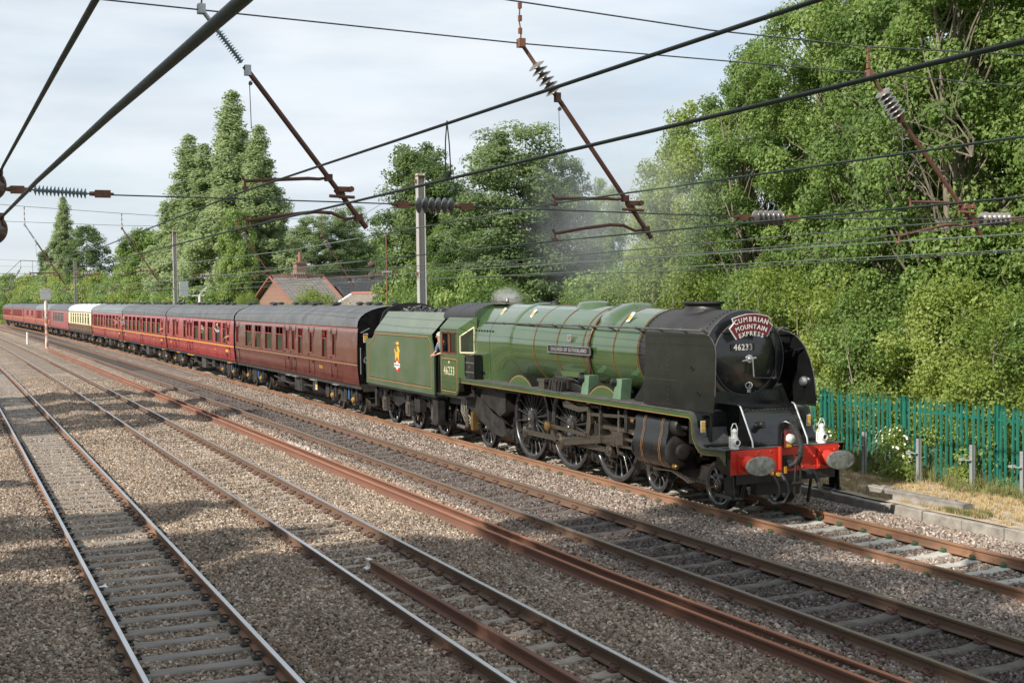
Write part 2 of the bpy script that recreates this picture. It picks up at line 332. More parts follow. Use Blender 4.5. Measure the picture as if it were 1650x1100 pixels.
def scatter(name, P, smin, smax, label, coll=rock_col, tilt=3.14):
    me = bpy.data.meshes.new(name); me.from_pydata(P.tolist(), [], []); o = bpy.data.objects.new(name, me); COL.objects.link(o)
    ng = bpy.data.node_groups.new(name, 'GeometryNodeTree')
    ng.interface.new_socket('Geometry', in_out='INPUT', socket_type='NodeSocketGeometry'); ng.interface.new_socket('Geometry', in_out='OUTPUT', socket_type='NodeSocketGeometry')
    a = N(ng, 'NodeGroupInput'); z = N(ng, 'NodeGroupOutput'); ci = N(ng, 'GeometryNodeCollectionInfo'); ci.inputs[0].default_value = coll
    ci.inputs['Separate Children'].default_value = True; ci.inputs['Reset Children'].default_value = True
    ip = N(ng, 'GeometryNodeInstanceOnPoints'); ip.inputs['Pick Instance'].default_value = True
    rr = N(ng, 'FunctionNodeRandomValue', data_type='FLOAT_VECTOR'); rr.inputs[0].default_value = (-tilt, -tilt, -3.14); rr.inputs[1].default_value = (tilt, tilt, 3.14)
    rs = N(ng, 'FunctionNodeRandomValue', data_type='FLOAT'); rs.inputs[2].default_value = smin; rs.inputs[3].default_value = smax; rs.inputs['Seed'].default_value = 5
    k = ng.links.new
    k(a.outputs[0], ip.inputs['Points']); k(ci.outputs[0], ip.inputs['Instance']); k(rr.outputs[0], ip.inputs['Rotation']); k(rs.outputs[1], ip.inputs['Scale']); k(ip.outputs[0], z.inputs[0])
    md = o.modifiers.new('scatter', 'NODES'); md.node_group = ng
    tag(o, label, 'ballast' if coll is rock_col else None, kind='stuff'); return o
TRD = [('1', 0, .65, .97), ('2', -3.44, .785, .93), ('3', -7.94, .70, .90), ('4', -11.47, .66, .9)]; SLX = {}
for nm_, yc_, sp_, _e in TRD:
    rq = random.Random(int(nm_) + 50); xx_ = 12.0; SLX[nm_] = []
    while xx_ > -150: SLX[nm_].append(xx_); xx_ -= sp_ + rq.uniform(-.02, .02)
def off_sleepers(x, y):
    yy = y - np.vectorize(cy)(x); kill = np.zeros(len(x), bool); u = rng.uniform(0, 1, len(x))
    for nm_, yc_, sp_, pe in TRD:
        xs_ = np.array(SLX[nm_][::-1]); i = np.clip(np.searchsorted(xs_, x), 1, len(xs_) - 1); dx = np.minimum(abs(x - xs_[i]), abs(x - xs_[i - 1])); dy = abs(yy - yc_)
        kill |= (dx < .125) & (dy < .66) & (u < pe); kill |= (dx < .15) & (dy > .62) & (dy < .93) & (u < .95)
    return ~kill
def in_view(x, y, z=0, mu=1.2, mv=1.15):
    d = np.stack([x - CAMC[0], y - CAMC[1], z - CAMC[2] + 0 * x], -1); dz = d @ np.array(CAMFW)
    u = CAMF * (d @ np.array(CAMR)) / dz; v = CAMF * (d @ np.array(CAMU)) / dz
    return (dz > 1) & (abs(u) < 825 * mu) & (abs(v) < 550 * mv), dz
def rand_pts(n, x0, x1, y0, y1, dmin, dmax):
    x = rng.uniform(x0, x1, n); y = rng.uniform(y0, y1, n); ok, dz = in_view(x, y); ok &= (dz > dmin) & (dz < dmax)
    x = x[ok]; y = y[ok]; return x, y
x, y = rand_pts(560000, -26, 15, -16.4, 2.42, 5, 36)
keep = rng.uniform(0, 1, len(x)) < .82
x, y = x[keep], y[keep]
yy = y - np.vectorize(cy)(x)
onrail = np.zeros(len(x), bool)
for yc in (0, -3.44, -7.94, -11.47):
    for s_ in (-1, 1): onrail |= abs(yy - yc - s_ * .7525) < .085
x, y = x[~onrail], y[~onrail]; q_ = off_sleepers(x, y); x, y = x[q_], y[q_]
scatter('ballast_stones', np.stack([x, y, bed(x, y) + .006], -1), .042, .098, 'loose crushed brown and grey ballast stones around the tracks')
x, y = rand_pts(240000, -62, -10, -16, 2.42, 36, 70); q_ = off_sleepers(x, y); x, y = x[q_], y[q_]
scatter('ballast_stones', np.stack([x, y, bed(x, y) + .006], -1), .06, .11, 'distant crushed ballast stones farther up the line')
# ---- rails and sleepers
def rail_sec(): return [(-.07, -.16), (.07, -.16), (.07, -.148), (.012, -.125), (.010, -.045), (.034, -.034), (.036, -.006), (.030, 0), (-.030, 0), (-.036, -.006), (-.034, -.034), (-.010, -.045), (-.012, -.125), (-.07, -.148)]
def sweep_rail(y0, z0, xs, sec, yf=None):
    mb = MB(); rows = []
    for x in xs:
        yo = y0 + cy(x) if yf is None else yf(x)
        rows.append([(x, yo + p[0], z0 + p[1]) for p in sec])
    mb.grid(rows, close=True); k = len(sec)
    mb.f += [tuple(range(k)), tuple((len(xs) - 1) * k + i for i in range(k))[::-1]]
    return mb
railxs = [14, 10, 5, 0, -10, -20, -28] + list(range(-36, -330, -9))
def clip_mesh(mat):
    mb = MB(); mb.tube([(-.05, .02, 0), (-.02, .045, .02), (.02, .05, .035), (.05, .02, .04), (.045, -.02, .035), (.01, -.035, .028), (-.02, -.02, .02), (-.015, .015, .015)], .011, 4)
    mb.box((0, .02, -.012), (.09, .07, .024)); o = mb.build('rail_clip', mat, None, smooth=0)
    me = o.data; bpy.data.objects.remove(o); return me
def sleeper_mesh(mat, dip, w=.25):
    mb = MB(); rows = []
    for t in (-1.25, -1.0, -.62, -.4, 0, .4, .62, 1.0, 1.25):
        zt = -.163 - (dip if abs(t) < .45 else 0); wt = w * (.80 if abs(t) < .45 else .92)
        rows.append([(-w / 2 - .02, t, -.34), (-wt / 2, t, zt - .02), (-wt / 2 + .02, t, zt), (wt / 2 - .02, t, zt), (wt / 2, t, zt - .02), (w / 2 + .02, t, -.34)])
    mb.grid(rows, close=True); mb.f += [tuple(range(6)), tuple(48 + i for i in range(6))[::-1]]
    o = mb.build('sleeper', mat, None, smooth=25); me = o.data; bpy.data.objects.remove(o); return me
TR = [('1', 0, .65, 'sl_white', .03, 'clip_green', 'railhead_rust', 'rust', 'track under the train on pale concrete sleepers with green clips'),
      ('2', -3.44, .785, 'sl_dark', .03, 'clip', 'railhead_dull', 'rust_dark', 'track with dark sooty sleepers next to the train track'),
      ('3', -7.94, .70, 'sl_brown', .03, 'clip', 'railhead', 'rust_dark', 'dusty track with a short spare rail lying between its rails'),
      ('4', -11.47, .66, 'sl_grey', .004, 'clip_black', 'railhead', 'rust', 'nearest track with grey sleepers and bright rail heads')]
for nm, yc, sp, sm, dip, cm, hm, rm, lb in TR:
    t = tag(empty('railway_track', (0, yc, 0)), lb, None, None, 'structure')
    for s_ in (-1, 1):
        ra = sweep_rail(yc + s_ * .7525, 0, railxs, rail_sec()).build('rail', M[rm], t, smooth=30)
        sweep_rail(yc + s_ * .7525, .003, railxs, [(-.030, -.004), (.030, -.004), (.028, 0), (-.028, 0)]).build('rail_head', M[hm], ra, smooth=30)
    sme = sleeper_mesh(M[sm], dip); cme = clip_mesh(M[cm]); r_ = random.Random(int(nm))
    far = MB()
    for x in SLX[nm]:
        if x > -62:
            o = bpy.data.objects.new('sleeper', sme); COL.objects.link(o); o.parent = t; o.location = (x, cy(x), r_.uniform(-.006, .006)); o.rotation_euler = (0, 0, r_.uniform(-.012, .012)); _wl[o] = Vector((x, yc, 0))
            if x > (-14 if nm in '12' else -22) and x < 9:
                for s_ in (-1, 1):
                    for q in (-1, 1):
                        c = bpy.data.objects.new('rail_clip', cme); COL.objects.link(c); c.parent = o
                        c.location = (0, s_ * .7525 + q * .085, -.142); c.rotation_euler = (0, 0, 0 if q > 0 else math.pi); c.scale = (1.0,) * 3 if nm == '1' else (1.35,) * 3
        else: far.box((x, yc + cy(x), -.2), (.2, 2.5, .076))
    far.build('sleepers', M[sm], t, smooth=0, kind='stuff')
    if nm in '1234':
        # clips farther along, too small to tell apart
        fc = MB(); x = -22.5 if nm in '34' else -14.5
        while x > -75:
            for s_ in (-1, 1):
                for q in (-1, 1): fc.box((x, yc + cy(x) + s_ * .7525 + q * .095, -.135), (.09, .07, .045))
            x -= sp
        fc.build('rail_clips', M['clip'] if cm == 'clip' else M['clip_black'], t, smooth=0, kind='stuff')
# spare rails lying beside the lines
sp_a = tag(sweep_rail(0, -.125, [11, 8, 2, -5, -14, -22, -33, -45, -60, -80, -100], rail_sec(), lambda x: np.interp(x, [-100, -33, -15, 2.4, 8, 11], [-5.75, -5.36, -5.24, -5.14, -4.95, -4.9]) - .07).build('spare_rail', M['rust_red'], None, smooth=30),
    'long rusty spare rail lying in the wide gap, the one nearer the footbridge side', 'rail', 'rusty spare rails laid in the ballast')
sp_b = tag(sweep_rail(0, -.10, [11, 8, 2, -5, -14, -22, -33, -45, -60, -80, -100], rail_sec(), lambda x: np.interp(x, [-100, -33, -15, 2.4, 8, 11], [-5.60, -5.20, -5.07, -4.96, -4.75, -4.7]) - .0).build('spare_rail', M['rust_red'], None, smooth=30),
    'long spare rail with sunlit-coloured top lying directly alongside the second spare rail, train side', 'rail', 'rusty spare rails laid in the ballast')
HDS = [(-.033, -.006), (.033, -.006), (.030, .002), (-.030, .002)]; SPX = [11, 8, 2, -5, -14, -22, -33, -45, -60, -80, -100]
sweep_rail(0, -.125, SPX, HDS, lambda x: np.interp(x, [-100, -33, -15, 2.4, 8, 11], [-5.75, -5.36, -5.24, -5.14, -4.95, -4.9]) - .07).build('rail_head', M['spare_lit_top'], sp_a, smooth=0)
sweep_rail(0, -.10, SPX, HDS, lambda x: np.interp(x, [-100, -33, -15, 2.4, 8, 11], [-5.60, -5.20, -5.07, -4.96, -4.75, -4.7])).build('rail_head', M['spare_lit_top'], sp_b, smooth=0)
sr = tag(empty('short_spare_rail', (0, -8.1, -.16)), 'short rusty rail with white painted end lying between two rails', 'rail', 'rusty spare rails laid in the ballast')
sweep_rail(-8.08, -.005, [-.12, 3, 6, 12], rail_sec(), lambda x: -8.10 + .012 * x).build('rail', M['rust_red'], sr, smooth=30)
sweep_rail(-8.08, -.003, [-.30, -.118], rail_sec(), lambda x: -8.10).build('painted_end', M['white'], sr, smooth=30)
# kerb of concrete lengths along the verge
kb = tag(empty('kerb', (0, 2.5, -.1)), 'low weathered concrete kerb edging the ballast', None, None, 'structure')
x = 9.0; i = 0
while x > -32:
    l = 1.0 if i % 5 else .85; a = MB(); yo = 2.44 + .05 * math.sin(i * 1.7) * .3 + np.interp(x, [-6, 3], [-.12, .1]); zt = -.03 + .012 * math.sin(i * 2.3)
    a.prism([(yo, -.45), (yo, zt - .015), (yo + .015, zt), (yo + .13, zt), (yo + .145, zt - .01), (yo + .145, -.45)], 'x', x - l + .008, x)
    a.build('kerb_stone', M['concrete'], kb, smooth=0); x -= l; i += 1
bm_ = MB(); bm_.prism([(2.86, .0 - .05), (2.88, .15), (2.92, .165), (3.08, .165), (3.12, .15), (3.14, -.05)], 'x', -1.75, .95)
for q in (-1.35, -1.1, .35, .6): bm_.box((q, 3.0, .18), (.09, .07, .05))
tag(bm_.build('concrete_beam', M['concrete'], None, smooth=0), 'loose old concrete sleeper lying on the dry grass beside the kerb', 'sleeper')
# ------------------------------------------------------------------ lettering
def letters(s, size, bold=.0, ext=.0, condense=1, space=1):
    cu = bpy.data.curves.new('lettering', 'FONT'); cu.body = s; cu.size = size; cu.align_x = 'CENTER'; cu.align_y = 'CENTER'; cu.offset = bold; cu.extrude = ext; cu.resolution_u = 2; cu.space_character = space
    o = bpy.data.objects.new('lettering', cu); COL.objects.link(o); me = bpy.data.meshes.new_from_object(o.evaluated_get(bpy.context.evaluated_depsgraph_get()))
    v = np.array([list(q.co) for q in me.vertices]); f = [tuple(p.vertices) for p in me.polygons]
    bpy.data.objects.remove(o); bpy.data.curves.remove(cu); bpy.data.meshes.remove(me)
    v[:, 0] *= condense; return v, f
def put_text(mb, s, size, org, right, up, bold=0, ext=.002, condense=1, space=1):
    v, f = letters(s, size, bold, ext, condense, space); r_ = Vector(right).normalized(); u = Vector(up).normalized(); n = r_.cross(u)
    B = np.array([r_, u, n]); mb.add(v @ B + np.array(org), f)
# ------------------------------------------------------------------ the locomotive
loco = thing('steam_locomotive', 'green express steam locomotive with black smoke deflectors and red buffer beam', 'locomotive', (-7.6, 0, 0))
NX = (1, 0, 0); BZ = 2.83
XF = -5.617; DR = [XF, XF - 2.21, XF - 4.42]
def wheel(x, s, R_, nsp, hub, parent, name='driving_wheel', crank=None, y=.70, thick=.13, spw=.05, mat='tyre'):
    # s = -1 near side, +1 far side
    w = MB(); c = (x, s * y, R_)
    w.lathe((x, s * (y - .07), R_), (0, s, 0), [(-.02, R_ - .02), (-.02, R_ + .025), (.0, R_ + .022), (.012, R_), (thick, R_ - .006), (thick + .004, R_ - .07), (thick - .012, R_ - .085), (thick - .02, R_ - .13 if R_ > .8 else R_ - .11), (.02, R_ - .13 if R_ > .8 else R_ - .11)], 64 if R_ > .8 else 36, cap=False)
    wo = w.build(name, M[mat], parent, smooth=35)
    h = MB(); h.lathe((x, s * (y - .09), R_), (0, s, 0), [(0, hub), (thick + .04, hub * .95), (thick + .06, hub * .72), (thick + .06, .001)], 24, cap=False)
    if crank is not None: h.lathe((x + crank[0], s * (y - .02), R_ + crank[1]), (0, s, 0), [(0, .19), (thick - .01, .18), (thick, .15), (thick, .001)], 20, cap=False)
    if crank is not None: h.bar((x, s * (y + .02), R_), (x + crank[0], s * (y + .02), R_ + crank[1]), .34, .12, up=(0, s, 0))
    h.build('wheel_hub', M[mat], wo, smooth=35)
    sp = MB()
    for k in range(nsp):
        a = 2 * math.pi * (k + .5) / nsp; r1 = R_ - (.13 if R_ > .8 else .11)
        p = (x + math.cos(a) * hub * .7, s * (y - .01), R_ + math.sin(a) * hub * .7); q = (x + math.cos(a) * r1, s * (y - .015), R_ + math.sin(a) * r1)
        m0 = (x + math.cos(a) * (r1 - .09), s * (y - .013), R_ + math.sin(a) * (r1 - .09))
        sp.tube([p, m0, q], [spw * .62, spw * .45, spw * .95], 6, cap=False)
    sp.build('spokes', M[mat], wo, smooth=60)
    ce = MB(); ce.lathe((x, s * (y + thick - .035), R_), (0, s, 0), [(0, .085), (.02, .08), (.022, .04), (.012, .03), (.012, .001)], 16, cap=False); ce.build('axle_end', M['rod'], wo)
    return wo
CR = (0.02, -.33)
for s in (-1, 1):
    for i, x in enumerate(DR):
        wo = wheel(x, s, 1.029, 20 if R_ else 20, .20, loco, crank=CR) if False else wheel(x, s, 1.029, 20, .20, loco, crank=CR)
    for x in (-1.578, -1.578 - 2.286): wheel(x, s, .457, 10, .13, loco, 'bogie_wheel', y=.70, thick=.12)
    wheel(-12.86, s, .571, 12, .13, loco, 'trailing_wheel', y=.70, thick=.12)
# balance weights
for i, x in enumerate(DR):
    b = MB(); pl = arc(x, 1.029, .90, 55, 125, 10); b.prism(pl, 'y', -.75, -.68); b.build('balance_weight', M['tyre'], loco)
# frames
f = MB()
for s in (-1, 1):
    f.prism([(-.5, .62), (-.5, 1.22), (-1.1, 1.22), (-1.6, 1.75), (-13.2, 1.75), (-15.2, 1.1), (-15.2, .85), (-12.2, .75), (-11.3, .62), (-4.6, .62), (-4.0, .95), (-1.2, .95), (-.9, .62)], 'y', s * .56, s * .60)
f.box((-1.6, 0, 1.0), (.1, 1.1, .5)); f.box((-7, 0, 1.1), (.2, 1.1, .7)); f.box((-9, 0, 1.1), (.2, 1.1, .7)); f.bb((-11.2, -.58, .7), (-13.0, .58, 1.75))
f.build('main_frame', M['frame_black'], loco, smooth=0)
f = MB()
for s in (-1, 1): f.prism([(-.95, .30), (-1.1, .62), (-2.4, .70), (-3.4, .70), (-4.4, .60), (-4.5, .35), (-4.1, .34), (-3.5, .42), (-2.0, .42), (-1.3, .30)], 'y', s * .50, s * .54)
f.box((-2.7, 0, .55), (.9, 1.0, .3)); f.build('bogie_frame', M['frame_black'], loco, smooth=0)
for x in (-1.578, -3.864, *DR, -12.86):
    MB().cyl((x, -.7, .457 if x > -4 else (1.029 if x > -11 else .571)), (x, .7, .457 if x > -4 else (1.029 if x > -11 else .571)), .09, n=10).build('axle', M['frame_black'], loco)
# brake hangers and blocks between the driving wheels
for s in (-1, 1):
    for x in DR:
        b = MB(); b.bar((x - 1.10, s * .72, .95), (x - 1.16, s * .72, .35), .05, .07); b.prism(arc(x, 1.029, 1.035, 198, 222, 5) + arc(x, 1.029, 1.13, 222, 198, 5), 'y', s * .67, s * .78)
        b.tube([(x - 1.16, s * .72, .34), (x - .7, s * .72, .30), (x - .2, s * .72, .28)], .025, 6); b.box((x - 1.05, s * .75, .48), (.10, .1, .22))
        b.build('brake_hanger', M['frame_black'], loco, smooth=30)
# rods
rz = 1.029 + CR[1]
for s in (-1, 1):
    yy_ = s * .915
    for a_, b_ in ((DR[2], DR[1]), (DR[1], DR[0])):
        r_ = MB(); r_.bar((a_ + CR[0], yy_, rz), (b_ + CR[0], yy_, rz), .045, .125); 
        for e in (a_, b_): r_.lathe((e + CR[0], yy_ - s * .04, rz), (0, s, 0), [(0, .135), (.08, .135), (.09, .11), (.09, .06), (.11, .06), (.11, .001)], 20, cap=False)
        r_.bar((a_ + CR[0] + .2, yy_ + s * .024, rz + .045), (b_ + CR[0] - .2, yy_ + s * .024, rz + .045), .012, .03); r_.bar((a_ + CR[0] + .2, yy_ + s * .024, rz - .045), (b_ + CR[0] - .2, yy_ + s * .024, rz - .045), .012, .03)
        r_.build('coupling_rod', M['rod'], loco, smooth=30)
    yc_ = s * 1.03; xh = -4.95
    r_ = MB(); p0 = Vector((DR[1] + CR[0], yc_, rz)); p1 = Vector((xh, yc_, 1.02))
    r_.bar(p0, p1, .06, .17); r_.bar(p0 + Vector((.2, s * .034, .05)), p1 + Vector((-.1, s * .034, .045)), .012, .035); r_.bar(p0 + Vector((.2, s * .034, -.07)), p1 + Vector((-.1, s * .034, -.06)), .012, .035)
    r_.lathe((p0.x, yc_ - s * .06, rz), (0, s, 0), [(0, .19), (.11, .19), (.12, .15), (.12, .07), (.15, .07), (.15, .001)], 24, cap=False)
    r_.lathe((xh, yc_ - s * .05, 1.02), (0, s, 0), [(0, .12), (.1, .12), (.1, .001)], 16, cap=False)
    r_.build('connecting_rod', M['rod'], loco, smooth=30)
    # slide bars, crosshead, piston rod
    g = MB(); g.bb((-5.7, s * .93, 1.18), (-4.1, s * 1.07, 1.26)); g.bb((-5.7, s * .96, .84), (-4.1, s * 1.04, .89)); g.bb((-5.75, s * .9, .86), (-5.68, s * 1.12, 1.5)); g.build('slide_bar', M['rod'], loco, smooth=0)
    g = MB(); g.bb((-5.2, s * .95, .9), (-4.7, s * 1.1, 1.17)); g.cyl((-4.75, s * 1.0, 1.02), (-3.95, s * 1.0, 1.02), .045, n=12); g.build('crosshead', M['rod'], loco, smooth=30)
    # valve gear
    e = MB(); cp = Vector((DR[1] + CR[0], s * 1.16, rz)); ce = Vector((DR[1] - .22, s * 1.18, rz + .34)); e.bar(cp, ce, .05, .13); e.lathe(ce - Vector((0, s * .04, 0)), (0, s, 0), [(0, .10), (.12, .10), (.14, .06), (.14, .001)], 18, cap=False); e.build('return_crank', M['rod'], loco, smooth=30)
    e = MB(); e.bar(ce, (-6.35, s * 1.12, .98), .04, .085); e.build('eccentric_rod', M['rod'], loco, smooth=0)
    e = MB(); e.lathe(ce + Vector((0, s * .07, 0)), (0, s, 0), [(0, .11), (.05, .10), (.06, .03), (.06, .001)], 16, cap=False); e.build('brass_cap', M['brass'], loco)
    e = MB(); e.prism([(-6.42, .95), (-6.28, .9), (-6.15, 1.25), (-6.2, 1.72), (-6.36, 1.75), (-6.33, 1.35)], 'y', s * 1.0, s * 1.1); e.build('expansion_link', M['rod'], loco, smooth=0)
    e = MB(); e.bar((-6.25, s * 1.06, 1.44), (-4.9, s * 1.04, 1.50), .035, .07); e.bar((-4.95, s * 1.04, 1.62), (-4.9, s * 1.08, .98), .035, .07); e.bar((-4.92, s * 1.04, 1.52), (-4.1, s * 1.04, 1.5), .04, .05); e.bar((-4.9, s * 1.1, .75), (-4.65, s * 1.1, .72), .04, .06); e.bar((-5.0, s * 1.09, 1.02), (-4.9, s * 1.1, .74), .03, .06); e.build('combination_lever', M['rod'], loco, smooth=0)
    e = MB(); e.prism([(-7.45, 1.52), (-7.5, 1.62), (-7.3, 1.68), (-6.7, 1.58), (-6.2, 1.62), (-6.2, 1.52), (-6.7, 1.46), (-7.2, 1.5)], 'y', s * 1.08, s * 1.13); e.build('lifting_arm', M['rod'], loco, smooth=0)
    e = MB(); e.bb((-6.9, s * 1.0, 1.68), (-4.6, s * 1.06, 1.76)); e.bb((-6.7, s * .62, 1.25), (-6.6, s * 1.06, 1.76)); e.bb((-5.75, s * .6, 1.25), (-5.65, s * 1.1, 1.76)); e.bb((-6.8, s * .95, 1.60), (-5.7, s * 1.1, 1.66)); e.bb((-4.62, s * .6, 1.2), (-4.5, s * 1.1, 1.78))
    for q in range(5): e.bb((-6.6 + q * .42, s * 1.05, 1.62), (-6.56 + q * .42, s * 1.1, 1.78))
    e.build('motion_bracket', M['frame_black'], loco, smooth=0)
    # cylinder
    c = MB(); c.prism([(.50, .62), (.98, .62), (1.16, .68), (1.27, .82), (1.30, 1.02), (1.27, 1.22), (1.22, 1.40), (1.22, 1.52), (1.17, 1.64), (1.05, 1.70), (.5, 1.70)] if s > 0 else [(-a, b) for a, b in [(.50, .62), (.98, .62), (1.16, .68), (1.27, .82), (1.30, 1.02), (1.27, 1.22), (1.22, 1.40), (1.22, 1.52), (1.17, 1.64), (1.05, 1.70), (.5, 1.70)]], 'x', -3.92, -2.62)
    cy_ = c.build('cylinder', M['black'], loco, smooth=50)
    for xx in (-3.55, -2.85):
        for dx in (-.028, .028):
            b = MB(); po = [(p_[0] * 1.006 + .004, 1.15 + (p_[1] - 1.15) * 1.014) for p_ in [(.98, .62), (1.16, .68), (1.27, .82), (1.30, 1.02), (1.27, 1.22), (1.22, 1.40), (1.22, 1.52), (1.17, 1.64), (1.05, 1.70)]]
            b.grid([[(xx + dx - .005, s * p[0], p[1]) for p in po], [(xx + dx + .005, s * p[0], p[1]) for p in po]]); b.build('lining_band', M['redorange'] if False else M['orange'], cy_, smooth=0, fix=False)
    c = MB(); c.lathe((-2.62, s * .97, .99), NX, [(0, .34), (.06, .335), (.09, .29), (.10, .16), (.18, .15), (.2, .1), (.2, .001)], 32, cap=False); c.build('cylinder_cover', M['frame_black'], cy_); c = MB(); c.lathe((-3.92, s * .97, .99), (-1, 0, 0), [(0, .34), (.05, .33), (.12, .12), (.22, .1), (.22, .001)], 24, cap=False); c.build('cylinder_cover', M['rod'] if False else M['frame_black'], cy_)
    c = MB(); c.lathe((-2.62, s * 1.0, 1.49), NX, [(0, .20), (.16, .20), (.20, .17), (.21, .06), (.36, .055), (.40, .04), (.40, .001)], 28, cap=False); c.build('valve_chest_cover', M['frame_black'], cy_); c = MB(); c.lathe((-3.92, s * 1.0, 1.49), (-1, 0, 0), [(0, .18), (.14, .17), (.18, .08), (.3, .07), (.3, .001)], 24, cap=False); c.build('valve_chest_cover', M['frame_black'], cy_)
    c = MB(); c.lathe((-2.55, s * 1.15, .72), NX, [(0, .05), (.12, .05), (.14, .03), (.14, .001)], 12, cap=False); c.build('relief_valve', M['brass'], cy_); c = MB(); c.lathe((-4.0, s * 1.18, 1.48), (-1, 0, 0), [(0, .05), (.14, .045), (.14, .001)], 12, cap=False); c.build('relief_valve', M['brass'], cy_); c = MB(); c.lathe((-4.05, s * 1.15, 1.2), (-1, 0, 0), [(0, .03), (.12, .03), (.12, .001)], 12, cap=False); c.build('relief_valve', M['brass'], cy_)
    c = MB()
    for q, r0 in enumerate((.0, .06, -.06)): c.tube([(-3.9, s * (.95 + r0), .62), (-3.4, s * (.97 + r0), .56), (-2.8, s * (1.0 + r0), .60), (-2.35, s * (1.0 + r0), .50), (-2.1, s * (1.02 + r0), .44)], .014, 5)
    c.build('drain_pipes', M['rod'], cy_)
# running plate
RP = [(-13.35, 1.85), (-1.72, 1.85)] + [(p[0], p[1]) for p in arc(-1.72, 1.64, .21, 90, 0, 5)][1:] + [(-1.50, 1.50)] + [(p[0], p[1]) for p in arc(-1.14, 1.56, .36, 190, 262, 6)][1:] + [(-.45, 1.235)]
def offset(path, d):
    out = []
    for i, p in enumerate(path):
        a = Vector(path[max(i - 1, 0)]); b = Vector(path[min(i + 1, len(path) - 1)]); t = (b - a).normalized(); out.append((p[0] + t.y * d, p[1] - t.x * d))
    return out
lo_ = offset(RP, .11); lo_[-1] = (-.45, 1.10)
RPL = RP[:-1] + [(-.62, 1.24), (-.45, 1.235)]; LOW = lo_[:-1] + [(-.66, 1.13), (-.45, .98)]
for s in (-1, 1):
    m = MB(); n = len(RPL)
    for k in range(n - 1):
        m.add([(RPL[k][0], s * 1.33, RPL[k][1]), (RPL[k + 1][0], s * 1.33, RPL[k + 1][1]), (LOW[k + 1][0], s * 1.33, LOW[k + 1][1]), (LOW[k][0], s * 1.33, LOW[k][1]),
               (RPL[k][0], s * 1.30, RPL[k][1]), (RPL[k + 1][0], s * 1.30, RPL[k + 1][1]), (LOW[k + 1][0], s * 1.30, LOW[k + 1][1]), (LOW[k][0], s * 1.30, LOW[k][1])], [(0, 1, 2, 3), (7, 6, 5, 4), (3, 2, 6, 7), (0, 4, 5, 1)])
    m.build('valance', M['green'], loco, smooth=30)
    m = MB(); ol = offset(LOW, -.018); il = offset(LOW, -.006)
    m.grid([[(p[0], s * 1.3325, p[1]) for p in ol], [(p[0], s * 1.3325, p[1]) for p in il]]); m.build('lining', M['orange'], loco, smooth=0, fix=False)
up_ = offset(RP, -.02); m = MB(); m.grid([[(p[0], -1.345, p[1]) for p in up_], [(p[0], 1.345, p[1]) for p in up_], [(p[0], 1.345, p[1] - .018) for p in up_], [(p[0], -1.345, p[1] - .018) for p in up_]], close=False)
m.grid([[(p[0], s_ * 1.345, p[1]) for p in up_] for s_ in (-1,)] + [[(p[0], -1.345, p[1] - .018) for p in up_]])
m.build('running_plate', M['plate_top'], loco, smooth=30, fix=False)
rv = MB()
for k in range(75):
    x = -13.2 + k * .155
    for yv in (-1.31, -1.20): rv.box((x, yv, 1.876), (.022, .022, .012))
rv.build('rivets', M['plate_top'], loco, smooth=0, kind='stuff')
# boiler
def ringx(x, r, zc, n=48): return [(x, r * math.cos(2 * math.pi * k / n), zc + r * math.sin(2 * math.pi * k / n)) for k in range(n)]
SB_R = .92
m = MB(); m.grid([ringx(x, r, z) for x, r, z in [(-1.86, .90, BZ), (-1.90, .925, BZ), (-4.30, .925, BZ), (-4.31, .91, BZ)]], close=True); m.build('smokebox', M['smoke_black'], loco)
m = MB(); m.grid([ringx(x, r, z, 56) for x, r, z in [(-4.28, .935, BZ), (-6.2, .965, BZ + .01), (-8.2, .995, BZ + .01), (-10.6, 1.03, BZ + .02), (-11.4, 1.03, BZ + .02)]], close=True); boiler = m.build('boiler', M['green'], loco)
for x, r in [(-4.33, .940), (-5.35, .955), (-6.75, .977), (-8.05, .997), (-9.3, 1.014)]:
    for dx, mt in ((0, 'black'), (-.022, 'orange'), (.022, 'orange')):
        b = MB(); w = .014 if dx == 0 else .003; b.grid([ringx(x + dx - w, r, BZ + .01, 56), ringx(x + dx - w, r + .006, BZ + .01, 56), ringx(x + dx + w, r + .006, BZ + .01, 56), ringx(x + dx + w, r, BZ + .01, 56)], close=True); b.build('boiler_band', M[mt], boiler, fix=True)
rv = MB()
for xx in (-4.24, -1.98):
    for k in range(64):
        a = 2 * math.pi * k / 64; rv.box((xx, .928 * math.cos(a), BZ + .928 * math.sin(a)), (.026, .026, .026))
rv.build('rivets', M['smoke_black'], loco, smooth=0, kind='stuff')
# firebox with shoulder and sides running down to the plate
FR = 1.06; FZ = BZ + .015
def fbs(x, zl, r=FR, ins=0):
    top = [(x, r * math.cos(a), FZ + r * math.sin(a)) for a in [math.pi * k / 28 for k in range(29)]]
    y1 = r; L_ = [(x, -(y1 - ins * t), FZ + (zl - FZ) * t) for t in (.25, .5, .75, 1)]; R0 = [(x, (y1 - ins * t), FZ + (zl - FZ) * t) for t in (1, .75, .5, .25)]
    return R0 + top + L_
def fbt(x, w, r=FR):
    # w = 0 straight skirt down to the plate, w = 1 wrapped under the barrel
    top = [(x, r * math.cos(a), FZ + r * math.sin(a)) for a in [math.pi * k / 28 for k in range(29)]]
    sk = []
    for t in (.25, .5, .75, 1):
        y0, z0 = r - .03 * t, FZ + (1.87 - FZ) * t; a = -R(66) * t; y1, z1 = r * math.cos(a), FZ + r * math.sin(a); sk.append((lerp(y0, y1, w), lerp(z0, z1, w)))
    return [(x, p[0], p[1]) for p in sk[::-1]] + top + [(x, -p[0], p[1]) for p in sk]
